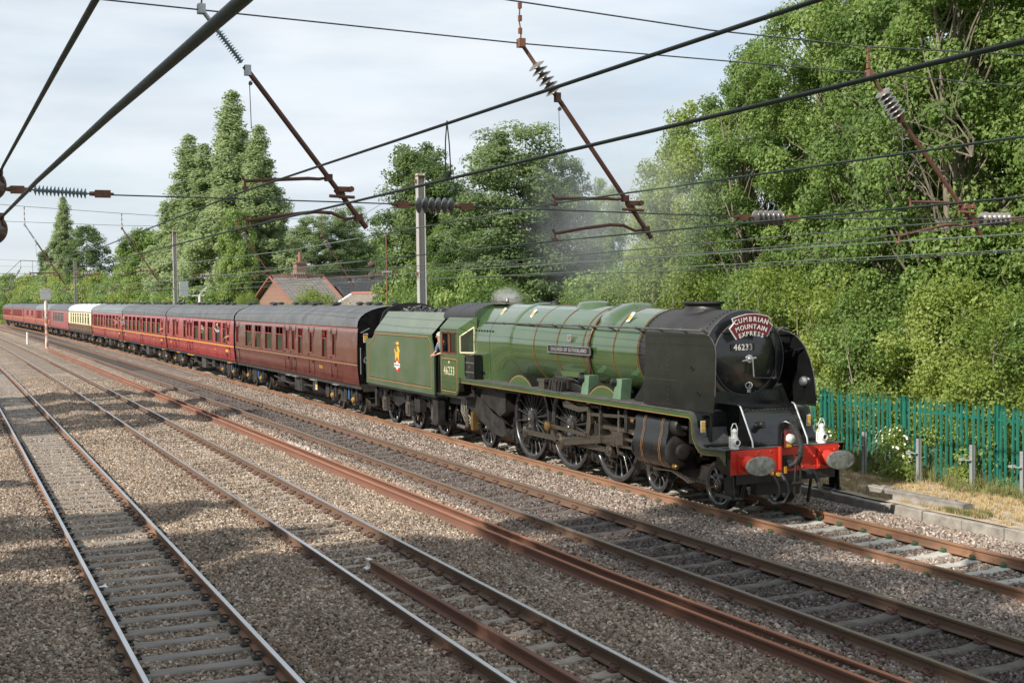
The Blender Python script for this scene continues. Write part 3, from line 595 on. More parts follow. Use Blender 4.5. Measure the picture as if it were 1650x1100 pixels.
m = MB(); m.grid([fbt(-13.4, 0), fbt(-12.3, 0), fbt(-11.9, .06), fbt(-11.5, .3), fbt(-11.1, .62), fbt(-10.8, .9), fbt(-10.66, 1), fbt(-10.58, 1, FR - .012), fbt(-10.55, 1, FR - .04)])
fb = m.build('firebox', M['green'], loco, smooth=45, fix=False)
m = MB()
for k in range(7): m.cyl((-12.95 + k * .19, -1.0, 3.16), (-12.95 + k * .19, -1.02 if False else -1.035, 3.165), .028, n=8)
m.cyl((-12.75, -1.04, 2.42), (-12.75, -1.075, 2.42), .03, n=8); m.cyl((-12.35, -1.04, 2.05), (-12.35, -1.075, 2.05), .035, n=8); m.build('washout_plugs', M['black'], fb, smooth=30, kind='stuff')
for xx in (-11.98, -13.2):
    b = MB(); q = fbs(xx, 1.87, FR + .004); b.grid([q, [(p[0] + .02, p[1], p[2]) for p in q]]); b.build('cladding_seam', M['green_dull'], fb, smooth=45, fix=False)
# dome, top feed and chimney
m = MB(); rows = []
for t in range(9):
    a = t / 8 * math.pi / 2; rows.append([(-8.05 + (.70 * math.sin(a) + (.10 if t == 8 else 0)) * math.cos(2 * math.pi * k / 28), (.36 * math.sin(a) + (.09 if t == 8 else 0)) * math.sin(2 * math.pi * k / 28), 0) for k in range(28)])
m = MB(); rr_ = []
for fr, zz in [(.0, 3.935), (.45, 3.93), (.66, 3.90), (.72, 3.86), (.76, 3.80), (.90, 3.76), (1.0, 3.70), (1.02, 3.55)]:
    rr_.append([(-8.02 + .74 * fr * math.cos(2 * math.pi * k / 32), .50 * fr * math.sin(2 * math.pi * k / 32), zz - (.12 * (abs(math.sin(2 * math.pi * k / 32)) * fr) ** 2 if fr > .8 else 0)) for k in range(32)])
m.grid(rr_, close=True); m.build('dome', M['green'], loco, smooth=60)
m = MB(); rr_ = []
for i in range(17):
    a = R(38 + i * (104 / 16)); e = min(1, math.sin((i) / 16 * math.pi) * 2.6); r = .95 + .115 * e
    hw = .40 if True else 0
    cs = [(-hw * 1.35, -.03), (-hw, r * 0 + .02 * e), (-hw * .8, .09 * e), (hw * .75, .09 * e), (hw * .95, .02 * e), (hw * 1.1, -.03)]
    rr_.append([(-6.02 + p[0], (.965 + p[1]) * math.cos(a), BZ + .01 + (.965 + p[1]) * math.sin(a)) for p in cs])
m.grid(rr_); m.build('top_feed_cover', M['green'], loco, smooth=50)
m = MB(); m.grid([[(-6.52 + .06, 1.0 * math.cos(R(a)), BZ + 1.0 * math.sin(R(a))) for a in range(130, 215, 6)]] * 1 + [[(-6.40, 1.0 * math.cos(R(a)), BZ + 1.0 * math.sin(R(a))) for a in range(130, 215, 6)]]) if False else m.tube([(-6.42 + .0 * a, 1.0 * math.cos(R(a)), BZ + 1.0 * math.sin(R(a))) for a in range(128, 205, 7)] + [(-6.50, -.93, 2.30), (-6.72, -.90, 2.1), (-6.9, -.8, 2.0)], .032, 10)
m.build('feed_pipe', pmat('copper_pipe', (.12, .05, .035), (.07, .04, .03), 5, .4, metal=.4), loco)
m = MB(); rr_ = []
for z, a_, b_ in [(3.56, .60, .50), (3.74, .58, .42), (3.765, .46, .34), (3.83, .44, .32), (3.86, .47, .35), (3.88, .53, .40), (3.915, .53, .40), (3.92, .50, .37), (3.90, .40, .28), (3.8, .38, .26)]:
    rr_.append([(-3.27 + a_ * math.cos(2 * math.pi * k / 36), b_ * math.sin(2 * math.pi * k / 36), z - (.12 * math.sin(2 * math.pi * k / 36) ** 2 if z < 3.75 else 0)) for k in range(36)])
m.grid(rr_, close=True); m.build('chimney', M['smoke_black'], loco, smooth=35)
for x in (-10.15, -10.9): m = MB(); m.lathe((x, .0, 3.82), (0, 0, 1), [(0, .13), (.08, .12), (.1, .08), (.13, .08), (.13, .001)], 16, cap=False); m.build('safety_valve', M['smoke_black'], loco)
# smokebox front, door and its furniture
m = MB(); m.lathe((-1.86, 0, BZ), NX, [(0, .925), (.03, .915), (.045, .89), (.05, .72), (.05, .001)], 56, cap=False); m.build('smokebox_front', M['black_gloss'], loco, smooth=30)
m = MB(); m.lathe((-1.81, 0, BZ), NX, [(0, .70), (.035, .695), (.055, .66), (.10, .52), (.14, .34), (.165, .15), (.17, .001)], 56, cap=False); door = m.build('smokebox_door', M['black_gloss'], loco, smooth=50)
m = MB(); m.lathe((-1.80, 0, BZ), NX, [(0, .715), (.02, .725), (.03, .715), (.03, .70)], 56, cap=False); m.lathe((-1.83, 0, BZ), NX, [(0, .93), (.015, .925), (.02, .905)], 56, cap=False); m.build('door_rim', M['plate_top'], door, smooth=50)
m = MB(); m.lathe((-1.65, 0, BZ - .01), NX, [(0, .085), (.03, .08), (.04, .04), (.09, .035), (.09, .001)], 20, cap=False); m.tube([(-1.56, 0, BZ - .01), (-1.53, 0, BZ - .01)], .03, 10); m.tube([(-1.55, 0, BZ - .01), (-1.54, -.12, BZ - .03), (-1.52, -.24, BZ - .04)], .014, 8); m.tube([(-1.52, 0, BZ - .01), (-1.50, .01, BZ - .35)], .014, 8); m.tube([(-1.58, .0, BZ), (-1.55, .10, BZ + .01)], .02, 8); m.build('door_handle', M['steel'], door)
m = MB()
for z in (BZ + .50, BZ - .40):
    m.tube([(-1.72, .66, z), (-1.70, .45, z), (-1.69, .1, z + .01)], .018, 6); m.box((-1.75, .64, z), (.08, .10, .06))
m.tube([(-1.74, .68, BZ + .54), (-1.74, .68, BZ - .44)], .016, 8); m.tube([(-1.74, -.55, BZ + .50), (-1.70, -.2, BZ + .53), (-1.70, .3, BZ + .53), (-1.74, .6, BZ + .51)], .012, 6)
m.build('door_hinge', M['black'], door)
m = MB(); m.box((-1.655, -.13, 3.045), (.02, .52, .13)); npl = m.build('number_plate', M['nameplate'], loco, smooth=0)
m = MB(); put_text(m, '46233', .165, (-1.643, -.13, 3.04), (0, 1, 0), (0, 0, 1), bold=.002, space=1.12, condense=.95); m.build('number_plate_digits', M['white'], npl, smooth=0)
m = MB()
for k in range(28): 
    a0, a1 = 2 * math.pi * k / 28, 2 * math.pi * (k + 1) / 28
    m.bar((-1.655, .075 * math.cos(a0) - .0, 2.31 + .06 * math.sin(a0)), (-1.655, .075 * math.cos(a1) - .0, 2.31 + .06 * math.sin(a1)), .012, .012)
m.tube([(-1.652, .0, 2.36), (-1.652, .03, 2.32), (-1.652, -.01, 2.29), (-1.652, .03, 2.27)], .010, 4); put_text(m, 'SC', .075, (-1.655, 0, 2.20), (0, 1, 0), (0, 0, 1), bold=.003)
m.build('shed_code_plate', M['white'], loco, smooth=0)
# headboard
HB = [(-.70, 3.41), (-.545, 3.20)] + [(lerp(-.545, .16, t), 3.20 + .04 * t + .10 * math.sin(math.pi * t)) for t in (.2, .4, .6, .8)] + [(.16, 3.24), (.29, 3.455), (.19, 3.535), (.215, 3.63)] + [(lerp(.215, -.64, t), lerp(3.63, 3.60, t) + .075 * math.sin(math.pi * t)) for t in (.2, .4, .6, .8)] + [(-.64, 3.60), (-.60, 3.505)]
HBc = [(p[0] + .13 + 0.0, p[1]) for p in HB]
def hb(sc): 
    c0 = (-.08, 3.43); return [(c0[0] + (p[0] - c0[0]) * sc, c0[1] + (p[1] - c0[1]) * sc) for p in HBc]
m = MB(); m.prism(hb(1), 'x', -1.475, -1.455); hbo = m.build('headboard', M['white'], loco, smooth=0)
m = MB(); m.prism(hb(.955), 'x', -1.457, -1.449); m.build('headboard_face', M['headred'], hbo, smooth=0)
m = MB(); m.bar((-1.86, -.08, 3.40), (-1.46, -.08, 3.40), .05, .05); m.bar((-1.74, -.08, 3.3), (-1.46, -.08, 3.48), .03, .03); m.build('headboard_bracket', M['black'], hbo, smooth=0)
m = MB()
for txt, rad, sz, n0 in (('CUMBRIAN', 1.015, .132, 8), ('MOUNTAIN', .875, .128, 8), ('EXPRESS', .745, .122, 7)):
    zc = 2.565
    adv = {'I': .5, 'M': 1.2}; ws = [adv.get(ch, 1) for ch in txt]; tot = sum(ws); acc = 0
    for ch, w in zip(txt, ws):
        t = (acc + w / 2) / tot - .5; acc += w; width = {'CUMBRIAN': .80, 'MOUNTAIN': .74, 'EXPRESS': .60}[txt]; a = -t * width / rad
        put_text(m, ch, sz, (-1.447, -.08 + math.sin(-a) * rad, zc + math.cos(a) * rad), (0, math.cos(a), math.sin(a)), (0, -math.sin(a), math.cos(a)), bold=.001, ext=.003, condense=.95)
m.build('headboard_lettering', M['white'], hbo, smooth=0)
# smoke deflectors
DF = [(-3.47, 1.89), (-.93, 1.89), (-.86, 2.2), (-.82, 2.9)] + arc(-1.20, 2.95, .38, 5, 88, 8) + [(-1.6, 3.335), (-3.36, 3.335)]
DF0 = DF
for s in (-1, 1):
    DF = DF0 if s < 0 else [(-3.47, 1.89), (-1.17, 1.89), (-1.15, 2.1), (-1.22, 2.5), (-1.34, 2.8), (-1.50, 3.03), (-1.72, 3.20), (-2.0, 3.30), (-2.3, 3.335), (-3.36, 3.335)]
    m = MB(); m.prism(DF, 'y', s * (1.27 if s < 0 else 1.19), s * (1.285 if s < 0 else 1.205)); d = m.build('smoke_deflector', M['black_gloss'], loco, smooth=0)
    e = MB(); e.tube([(p[0], s * (1.278 if s < 0 else 1.197), p[1]) for p in DF[2:(12 if s < 0 else 9)]], .008, 6); e.build('beading', M['plate_top'], d)
    yd = 1.283 if s < 0 else 1.203
    for hx, hz in ((-1.62, 2.68), (-1.40, 2.22)): e = MB(); e.lathe((hx, s * yd, hz), (0, s, 0), [(0, .06), (.014, .055), (.014, .04), (-.01, .04), (-.01, .001)], 16, cap=False); e.build('vent_hole', M['black'], d)
    e = MB()
    for k in range(18): e.box((-3.4 + k * .07 * 1.0, s * (yd + .004), 2.42), (.010, .006, .010))
    for k in range(14): e.box((-2.52, s * (yd + .004), 1.95 + k * .095), (.010, .006, .010))
    for k in range(12): e.box((-3.43, s * (yd + .004), 1.95 + k * .11), (.010, .006, .010))
    e.build('rivets', M['steel'], d, smooth=0, kind='stuff')
    for a_, b_ in (((-1.5, s * 1.19, 3.0), (-1.95, s * .9, 2.9)), ((-2.9, s * 1.19, 3.1), (-2.9, s * .9, 3.1))): MB().bar(a_, b_, .04, .03).build('stay', M['black'], d, smooth=0)
m = MB(); m.lathe((-1.50, 1.185, 2.35), (0, -1, 0), [(0, .10), (.03, .10), (.08, .07), (.10, .001)], 20, cap=False); m.build('horn_bell', M['steel'], loco)
# long handrail on knobs
for s in (-1, 1):
    m = MB(); m.tube([(-12.6, s * .93, 3.385), (-4.3, s * .93, 3.385), (-1.75, s * 1.0, 3.375)], .021, 8)
    for x in (-12.5, -11.3, -9.7, -8.4, -7.0, -5.6, -4.4, -3.5, -2.6, -1.85): m.tube([(x, s * .93, 3.385), (x, s * .80, 3.33)], .022, 6); m.lathe((x - .03, s * .93, 3.385), NX, [(0, .03), (.03, .036), (.06, .03)], 8)
    m.build('handrail', M['plate_top'], loco)
# nameplate and crown
m = MB(); ny = -1.0; nr = Vector((0, -math.cos(R(2)), -.0))
m.box((-7.35, -1.025, 2.83), (2.22, .03, .19)); npt = m.build('nameplate_back', M['nameplate'], loco, smooth=0)
m = MB()
for a_, b_ in (((-8.44, -1.043, 2.915), (-6.26, -1.043, 2.915)), ((-8.44, -1.043, 2.745), (-6.26, -1.043, 2.745)), ((-8.445, -1.043, 2.745), (-8.445, -1.043, 2.915)), ((-6.255, -1.043, 2.745), (-6.255, -1.043, 2.915))): m.bar(a_, b_, .012, .012)
put_text(m, 'DUCHESS OF SUTHERLAND', .128, (-7.35, -1.043, 2.828), (1, 0, 0), (0, 0, 1), bold=.0015, ext=.003, condense=.98, space=1.22); m.build('nameplate_lettering', M['alu'], npt, smooth=0)
m = MB(); m.bb((-7.43, -1.01, 3.02), (-7.27, -1.03, 3.06))
for q in (-.07, 0, .07): m.bar((-7.35 + q, -1.01, 3.05), (-7.35 + q * 1.1, -1.01, 3.15), .02, .02); m.lathe((-7.35 + q * 1.1, -1.01, 3.14), (0, 0, 1), [(0, .02), (.02, .026), (.04, .001)], 8)
m.build('crown_emblem', M['alu'], loco); m = MB(); m.bb((-7.39, -1.005, 3.065), (-7.31, -1.020, 3.10)); m.build('crown_cushion', M['red'], loco)
# warning labels
m = MB()
for (x, a) in ((-10.85 + .8, 50), (-5.15, 50), (-11.9, 50)):
    a = R(180 - a); r = 1.065 if x < -10.6 else (1.03 if x < -8 else .975)
    m = MB(); m.box((x, r * math.cos(a), BZ + .02 + r * math.sin(a)), (.14, .006, .26), Matrix.Rotation(-(math.pi / 2 - R(50)) + 0, 3, 'X')); m.build('warning_label', M['white'], loco, smooth=0)
m = MB()
for (x, a) in ((-10.85 + .8, 49), (-5.15, 49), (-11.9, 49)):
    a = R(180 - a); r = 1.071 if x < -10.6 else (1.036 if x < -8 else .981); m = MB(); m.box((x, r * math.cos(a), BZ + .02 + r * math.sin(a)), (.10, .006, .12), Matrix.Rotation(-(math.pi / 2 - R(50)), 3, 'X')); m.build('warning_label_symbol', M['yellow'], loco, smooth=0)
# splashers, sand fillers, lubricators on the plate
for s in (-1, 1):
    for x in (DR[0], DR[2]):
        m = MB(); pl = arc(x, 1.03, 1.13, 47, 133, 12); m.prism(pl + [(pl[-1][0], 1.86), (pl[0][0], 1.86)], 'y', s * .62, s * 1.06); sp = m.build('splasher', M['black'], loco)
        m = MB(); p2 = arc(x, 1.03, 1.09, 49, 131, 12); m.prism(p2 + [(p2[-1][0], 1.87), (p2[0][0], 1.87)], 'y', s * 1.055, s * 1.064); m.build('splasher_face', M['green'], sp)
        m = MB(); m.grid([[(p[0], s * 1.066, p[1]) for p in arc(x, 1.03, 1.07, 50, 130, 12)], [(p[0], s * 1.066, p[1]) for p in arc(x, 1.03, 1.055, 50, 130, 12)]]); m.build('splasher_lining', M['orange'], sp, fix=False)
    for x in (-6.45, -4.95):
        m = MB(); m.prism([(x - .18, 1.87), (x + .16, 1.87), (x + .28, 2.28), (x + .04, 2.30)] if False else [(x - .17, 1.87), (x + .17, 1.87), (x + .25, 2.30), (x - .02, 2.30)], 'y', s * 1.10, s * .86); sf = m.build('sand_filler', M['palegreen'], loco, smooth=0)
        m = MB(); m.lathe((x - .05, s * 1.07, 2.22), (-.5, s * .9, .12), [(0, .09), (.10, .09), (.115, .07), (.115, .001)], 16, cap=False); m.build('filler_cap', M['black'], sf); m = MB(); m.lathe((x - .105, s * 1.175, 2.235), (-.5, s * .9, .12), [(0, .055), (.004, .045)], 16, cap=False); m.build('cap_ring', M['steel'], sf)
    m = MB(); m.bb((-8.55, s * 1.02, 1.87), (-8.25, s * 1.24, 2.05)); m.bb((-8.6, s * .98, 2.05), (-8.2, s * 1.26, 2.12)); m.build('lubricator', M['rod'], loco, smooth=0)
    m = MB()
    for k in range(5):
        x = -8.0 + k * .16; m.cyl((x, s * 1.22, 1.88), (x + .02, s * 1.20, 2.10), .035, n=8); m.tube([(x, s * 1.2, 2.1), (x + .1, s * 1.1, 2.2), (x + .3, s * .95, 2.12)], .014, 5)
    m.bb((-8.1, s * .95, 1.95), (-7.2, s * 1.12, 2.14)); m.bb((-7.7, s * 1.1, 1.87), (-7.55, s * 1.27, 2.08))
    for k in range(6): m.tube([(-7.3, s * 1.05, 1.93 + k * .03), (-6.9, s * 1.02, 1.9 + k * .03), (-6.6, s * .95, 1.89)], .009, 4)
    m.build('lubricator_pipework', M['frame_black'], loco, smooth=30)
m = MB(); m.prism([(-4.4, 1.88), (-3.4, 1.88), (-3.4, 2.05), (-3.9, 2.3)], 'y', -.7, -1.0); m.prism([(-4.4, 1.88), (-3.4, 1.88), (-3.4, 2.05), (-3.9, 2.3)], 'y', .7, 1.0); m.build('steam_pipe_cover', M['black'], loco)
m = MB(); m.bb((-9.0, -.98, 2.6 - .1), (-8.2, -1.03, 2.62)); m = MB(); m.prism([(-7.9, 2.2), (-7.1, 2.2), (-7.0, 2.32), (-8.0, 2.32)], 'y', -.80, -.93); m.build('boiler_step', M['green'], loco, smooth=0)
# smokebox saddle and front casing
m = MB(); rr_ = []
for t in range(9):
    a = R(200 + t * 17.5); rr_.append([(x, .92 * math.cos(a), BZ + .92 * math.sin(a)) for x in (-3.9, -1.86)])
sad = [(-1.05, 1.87), (-1.0, 2.0), (-.86, 2.3), (-.7, 2.2), (.7, 2.2), (.86, 2.3), (1.0, 2.0), (1.05, 1.87)]
m = MB(); m.prism(sad, 'x', -3.9, -1.78); m.build('smokebox_saddle', M['black'], loco, smooth=60)
m = MB(); prof = [(-1.80, 1.93), (-1.32, 1.93), (-1.12, 1.88), (-.98, 1.76), (-.86, 1.55), (-.74, 1.26)]
m.grid([[(p[0], -.60, p[1]) for p in prof], [(p[0], .60, p[1]) for p in prof]]); m.build('front_casing', M['black_gloss'], loco, smooth=60)
rv = MB()
for k in range(14): rv.box((-1.10, -.55 + k * .085, 1.885), (.016, .016, .014)); rv.box((-.76, -.55 + k * .085, 1.33), (.016, .016, .014))
rv.build('rivets', M['plate_top'], loco, smooth=0, kind='stuff')
for s in (-1, 1):
    gp = [(-1.80, 1.99), (-1.12, 1.99)] + [(p[0], p[1]) for p in arc(-1.12, 1.86, .13, 80, 25, 4)] + [(-.66, 1.36), (-.64, 1.25), (-1.8, 1.25)]
    m = MB(); m.prism(gp, 'y', s * .60, s * .62); g = m.build('guard_plate', M['black'], loco, smooth=0)
    m = MB(); m.tube([(p[0], s * .61, p[1]) for p in gp[1:-1]], .017, 6); m.build('guard_beading', M['galv'], g)
    m = MB(); m.prism([(-1.8, 1.25), (-1.8, 1.86), (-1.5, 1.84), (-1.47, 1.3), (-1.2, 1.25)], 'y', s * .62, s * 1.26); m.bb((-1.52, s * 1.02, 1.3), (-1.36, s * 1.08, 1.8)); m.build('step_box', M['black'], loco, smooth=0)
    m = MB(); m.box((-1.462, s * 1.16, 1.62), (.006, .09, .22)) if False else m.box((-1.40, s * 1.20, 1.60), (.01, .10, .22)); m.build('warning_label', M['white'], loco, smooth=0)
    m = MB(); m.box((-1.393, s * 1.20, 1.645), (.008, .08, .10)); m.box((-1.393, s * 1.20, 1.54), (.008, .08, .07)); m.build('warning_label_symbol', M['yellow'], loco, smooth=0)
    m = MB(); m.lathe((-.93, s * .33, 1.62), (1, 0, .15), [(0, .07), (.2, .065), (.22, .05), (.22, .001)], 18, cap=False); m.build('tail_rod_cover', M['black'], loco); 
    rv = MB()
    for k in range(5):
        for j in range(2): rv.box((-1.50 + j * .0, s * (.7 + k * .07), 1.42 + j * .12), (.02, .02, .02))
    for k in range(22): rv.box((-1.0 + (k % 11) * .05, s * (1.30 if k < 11 else .68), 1.262), (.018, .018, .01))
    rv.build('rivets', M['steel'], loco, smooth=0, kind='stuff')
# buffer beam
m = MB(); m.bb((-.475, -1.22, .80), (-.445, 1.17, 1.245)); bb_ = m.build('buffer_beam', M['red'], loco, smooth=0)
rv = MB()
for yv in (-1.18, -.62, -.35, .35, .62, 1.18):
    for zv in (.86, 1.04, 1.19):
        rv.lathe((-.446, yv, zv), NX, [(0, .022), (.010, .016), (.014, .001)], 8, cap=False)
rv.build('rivets', M['red'], bb_, kind='stuff')
for s in (-1, 1):
    m = MB(); m.box((-.43, s * .876, 1.0), (.04, .42, .36)); m.lathe((-.41, s * .876, 1.0), NX, [(0, .15), (.05, .14), (.12, .125), (.30, .115), (.31, .001)], 24, cap=False)
    for dy in (-.17, .17):
        for dz in (-.14, .14): m.lathe((-.41, s * .876 + dy, 1.0 + dz), NX, [(0, .03), (.03, .025), (.03, .001)], 6, cap=False)
    b = m.build('buffer', M['red'], loco, smooth=35)
    m = MB(); m.cyl((-.12, s * .876, 1.0), (-.03, s * .876, 1.0), .08, n=16)
    m.grid([[(x, s * .876 + .315 * f_ * math.cos(2 * math.pi * k / 40), 1.0 + .175 * f_ * math.sin(2 * math.pi * k / 40)) for k in range(40)] for x, f_ in ((-.035, .96), (-.03, 1.0), (-.004, 1.0), (.004, .97), (.012, .5), (.014, .01))], close=True); m.build('buffer_head', M['buffer'], b, smooth=40)
# hook, coupling, hoses
m = MB(); m.tube([(-.44, 0, .98), (-.2, 0, .98), (-.08, 0, 1.03), (-.03, 0, 1.12), (-.10, 0, 1.17), (-.17, 0, 1.13)], [.05, .05, .05, .045, .035, .02], 8); m.box((-.42, 0, .98), (.04, .24, .24)); m.build('draw_hook', M['frame_black'], loco)
m = MB(); m.tube([(-.12, -.03, 1.02), (-.12, -.06, .8), (-.14, -.06, .62)], .022, 6); m.tube([(-.12, .03, 1.02), (-.12, .06, .8), (-.14, .06, .62)], .022, 6); m.tube([(-.14, -.12, .62), (-.14, .12, .62)], .035, 8); m.tube([(-.14, -.07, .62), (-.13, -.07, .42), (-.13, 0, .34), (-.13, .07, .42), (-.14, .07, .62)], .02, 6); m.build('screw_coupling', M['frame_black'], loco)
m = MB(); m.cyl((-.38, -.20, .85), (-.38, -.20, 1.28), .04, n=12); m.build('vacuum_standpipe_lower', M['red'], loco); m = MB(); m.tube([(-.38, -.20, 1.28), (-.38, -.20, 1.62), (-.36, -.18, 1.70), (-.30, -.12, 1.73), (-.22, -.06, 1.68)], .042, 10); m.build('vacuum_standpipe', M['black'], loco)
m = MB(); P = [(-.22, -.06, 1.68), (-.14, .02, 1.5), (-.10, .06, 1.3), (-.10, .04, 1.12), (-.14, -.04, .98), (-.22, -.10, .93)]; m.tube(P, .048, 10)
for i in range(26):
    t = i / 25 * 4.999; k = int(t); p = Vector(P[k]).lerp(Vector(P[k + 1]), t - k); d = (Vector(P[k + 1]) - Vector(P[k])).normalized(); m.lathe(p, d, [(-.008, .047), (0, .058), (.008, .047)], 10)
m.build('vacuum_hose', M['rubber'], loco)
for y0, y1, lo2 in ((-.42, -.30, .34), (-.22, -.36, .28)):
    m = MB(); m.tube([(-.4, y0, .80), (-.3, y0 + .02, .74), (-.22, y0 + .06, .60), (-.20, y0 + .06, .45), (-.24, y0, lo2), (-.30, y1 - .06, lo2 - .02), (-.34, y1 - .14, lo2 + .06)], .032, 8); m.build('air_hose', M['rubber'], loco)
m = MB(); m.tube([(-.4, .48, .80), (-.3, .5, .75), (-.25, .55, .6), (-.24, .58, .48), (-.26, .68, .38), (-.3, .85, .36)], .042, 8); m.box((-.36, .42, .78), (.12, .2, .1)); m.build('heating_hose', M['rubber'], loco)
for a_, b_ in (((-.36, -.24, .77), (.06, .10, .06)), ((-.36, -.10, .84), (.03, .05, .12)), ((-.33, -.42, .80), (.05, .06, .06))): MB().box(a_, b_).build('hose_valve', M['yellow'], loco, smooth=0)
m = MB(); m.bb((-.44, -.12, 1.25), (-.30, .02, 1.52)); m.tube([(-.37, -.11, 1.5), (-.37, -.09, 1.64), (-.37, -.02, 1.64), (-.37, .0, 1.5)], .014, 6); m.bb((-.42, -.1, 1.5), (-.32, 0, 1.56))
hl = tag(m.build('headlamp', pmat('maroon_lamp', (.14, .03, .03), None, 5, .4), None, smooth=30), 'maroon electric headlamp with clear lens at the middle of the red beam', 'lamp'); m = MB(); m.lathe((-.30, -.045, 1.42), NX, [(0, .085), (.06, .08), (.07, .05), (.08, .001)], 20, cap=False); m.build('lens', pmat('lamp_lens', (.75, .75, .70), None, 5, .15), hl); m = MB(); m.box((-.295, -.06, 1.30), (.006, .11, .07)); m.build('battery_label', M['yellow'], hl, smooth=0)
def oil_lamp(y, label):
    t = thing('oil_headlamp', label, 'lamp', (-.60, y, 1.255), 'white oil headlamps on the buffer beam'); x = -.60; z = 1.255
    m = MB(); m.lathe((x, y, z), (0, 0, 1), [(0, .085), (.03, .085), (.04, .075), (.20, .075), (.22, .055), (.26, .05), (.30, .05), (.31, .055), (.34, .05), (.37, .02), (.37, .001)], 20, cap=False); m.box((x - .09, y, z + .12), (.03, .10, .2)); m.build('lamp_body', M['white'], t)
    m = MB(); m.tube([(x, y - .06, z + .22), (x, y - .065, z + .38), (x, y - .03, z + .46), (x, y + .03, z + .46), (x, y + .065, z + .38), (x, y + .06, z + .22)], .009, 6); m.build('lamp_handle', M['white'], t)
    m = MB(); m.lathe((x + .06, y, z + .12), NX, [(0, .065), (.05, .06), (.05, .045), (.03, .045), (.03, .001)], 20, cap=False); m.build('lens_rim', M['white'], t); m = MB(); m.lathe((x + .09, y, z + .12), NX, [(0, .044), (.008, .03), (.012, .001)], 16, cap=False); m.build('lens', M['nameplate'], t); return t
oil_lamp(-1.04, 'white oil headlamp standing above the near buffer, left of the red hose pipe'); oil_lamp(.90, 'white oil headlamp standing above the far buffer, by the green fence')
# front steps, guard irons
for s in (-1, 1):
    m = MB(); m.prism([(-.50, 1.08), (-.98, 1.12), (-.98, .90), (-.74, .74), (-.72, .40), (-.42, .36), (-.44, .78)], 'y', s * 1.16, s * 1.18); st = m.build('footstep', M['black'], loco, smooth=0)
    for z, x0, x1 in ((.72, -1.02, -.70), (.36, -.98, -.44)): m = MB(); m.bb((x0, s * .98, z), (x1, s * 1.22, z + .02)); m.bb((x0, s * 1.21, z), (x1, s * 1.225, z + .06)); m.build('tread', M['plate_top'], st, smooth=0)
    m = MB(); m.tube([(-.6, s * .7, .9), (-.75, s * .75, .5), (-.85, s * .76, .12)], .03, 6); m.build('guard_iron', M['frame_black'], loco)
m = MB(); m.bb((-.6, -1.1, .62), (-.47, 1.1, .80)); m.bb((-.9, -.5, .35), (-.7, .5, .7)); m.build('beam_backing', M['frame_black'], loco, smooth=0)
# firebox pan, injector pipes, rear frame plate
m = MB(); 
rf = [(-15.1, 1.05), (-15.1, 1.28), (-13.9, 1.38), (-13.3, 1.44), (-12.7, 1.30), (-12.0, 1.02), (-11.3, .86), (-11.05, .52), (-11.4, .44), (-12.0, .48), (-13.2, .86), (-13.6, 1.02), (-14.2, 1.06)]
m.prism(rf, 'y', -.98, -.95); rfo = m.build('rear_frame_plate', M['frame_black'], loco, smooth=0)
m = MB()
for x, z in ((-12.35, .86), (-11.75, .72)):
    pl = [(x + .2 * math.cos(R(a)) * (1 if abs(math.cos(R(a))) > .2 else 1), z + .065 * math.sin(R(a)) - (.28 * math.cos(R(a)) * .2)) for a in range(0, 360, 24)]; m.prism(pl, 'y', -.984, -.979)
m.build('frame_slot', pmat('slot_shadow', (.006, .006, .006), None, 3, .9), rfo, smooth=0)
m = MB(); m.prism([(-12.9, 1.3), (-12.75, 1.72), (-11.2, 1.74), (-11.2, 1.1), (-11.6, .95), (-12.0, 1.08)], 'y', -.95, -.55); m.build('ashpan', M['frame_black'], loco, smooth=0)
m = MB(); m.tube([(-13.15, -1.02, 1.45), (-13.12, -1.05, 1.62), (-12.95, -1.08, 1.70), (-12.6, -1.08, 1.70), (-11.2, -1.08, 1.68), (-10.2, -1.05, 1.70), (-9.6, -.9, 1.74)], .07, 12); m.lathe((-11.4, -1.08, 1.685), NX, [(0, .085), (.05, .085)], 12); m.build('exhaust_injector_pipe', M['frame_black'], loco)
m = MB()
for k in range(4): m.tube([(-14.2 + k * .12, -.95, 1.3), (-14.15 + k * .12, -1.0, .9), (-13.9 + k * .12, -.98, .62 + .05 * k), (-13.4, -.9, .5)], .03, 6)
m.cyl((-13.7, -1.0, .5), (-13.7, -1.0, 1.0), .07, n=12); m.cyl((-14.4, -1.0, .48), (-13.8, -1.0, .46), .06, n=10); m.build('injector', M['rod'], loco); m = MB(); m.bb((-13.35, -1.05, .45), (-13.2, -.9, .95)); m.build('injector_bracket', M['brass'], loco, smooth=0)
# cab
cab = MB(); CY = 1.33
cs = [(-14.9, 3.2), (-13.52, 3.2), (-13.52, 1.62)] + [(p[0], p[1]) for p in arc(-13.72, 1.60, .20, 0, -80, 5)] + [(-14.9, 1.36)]
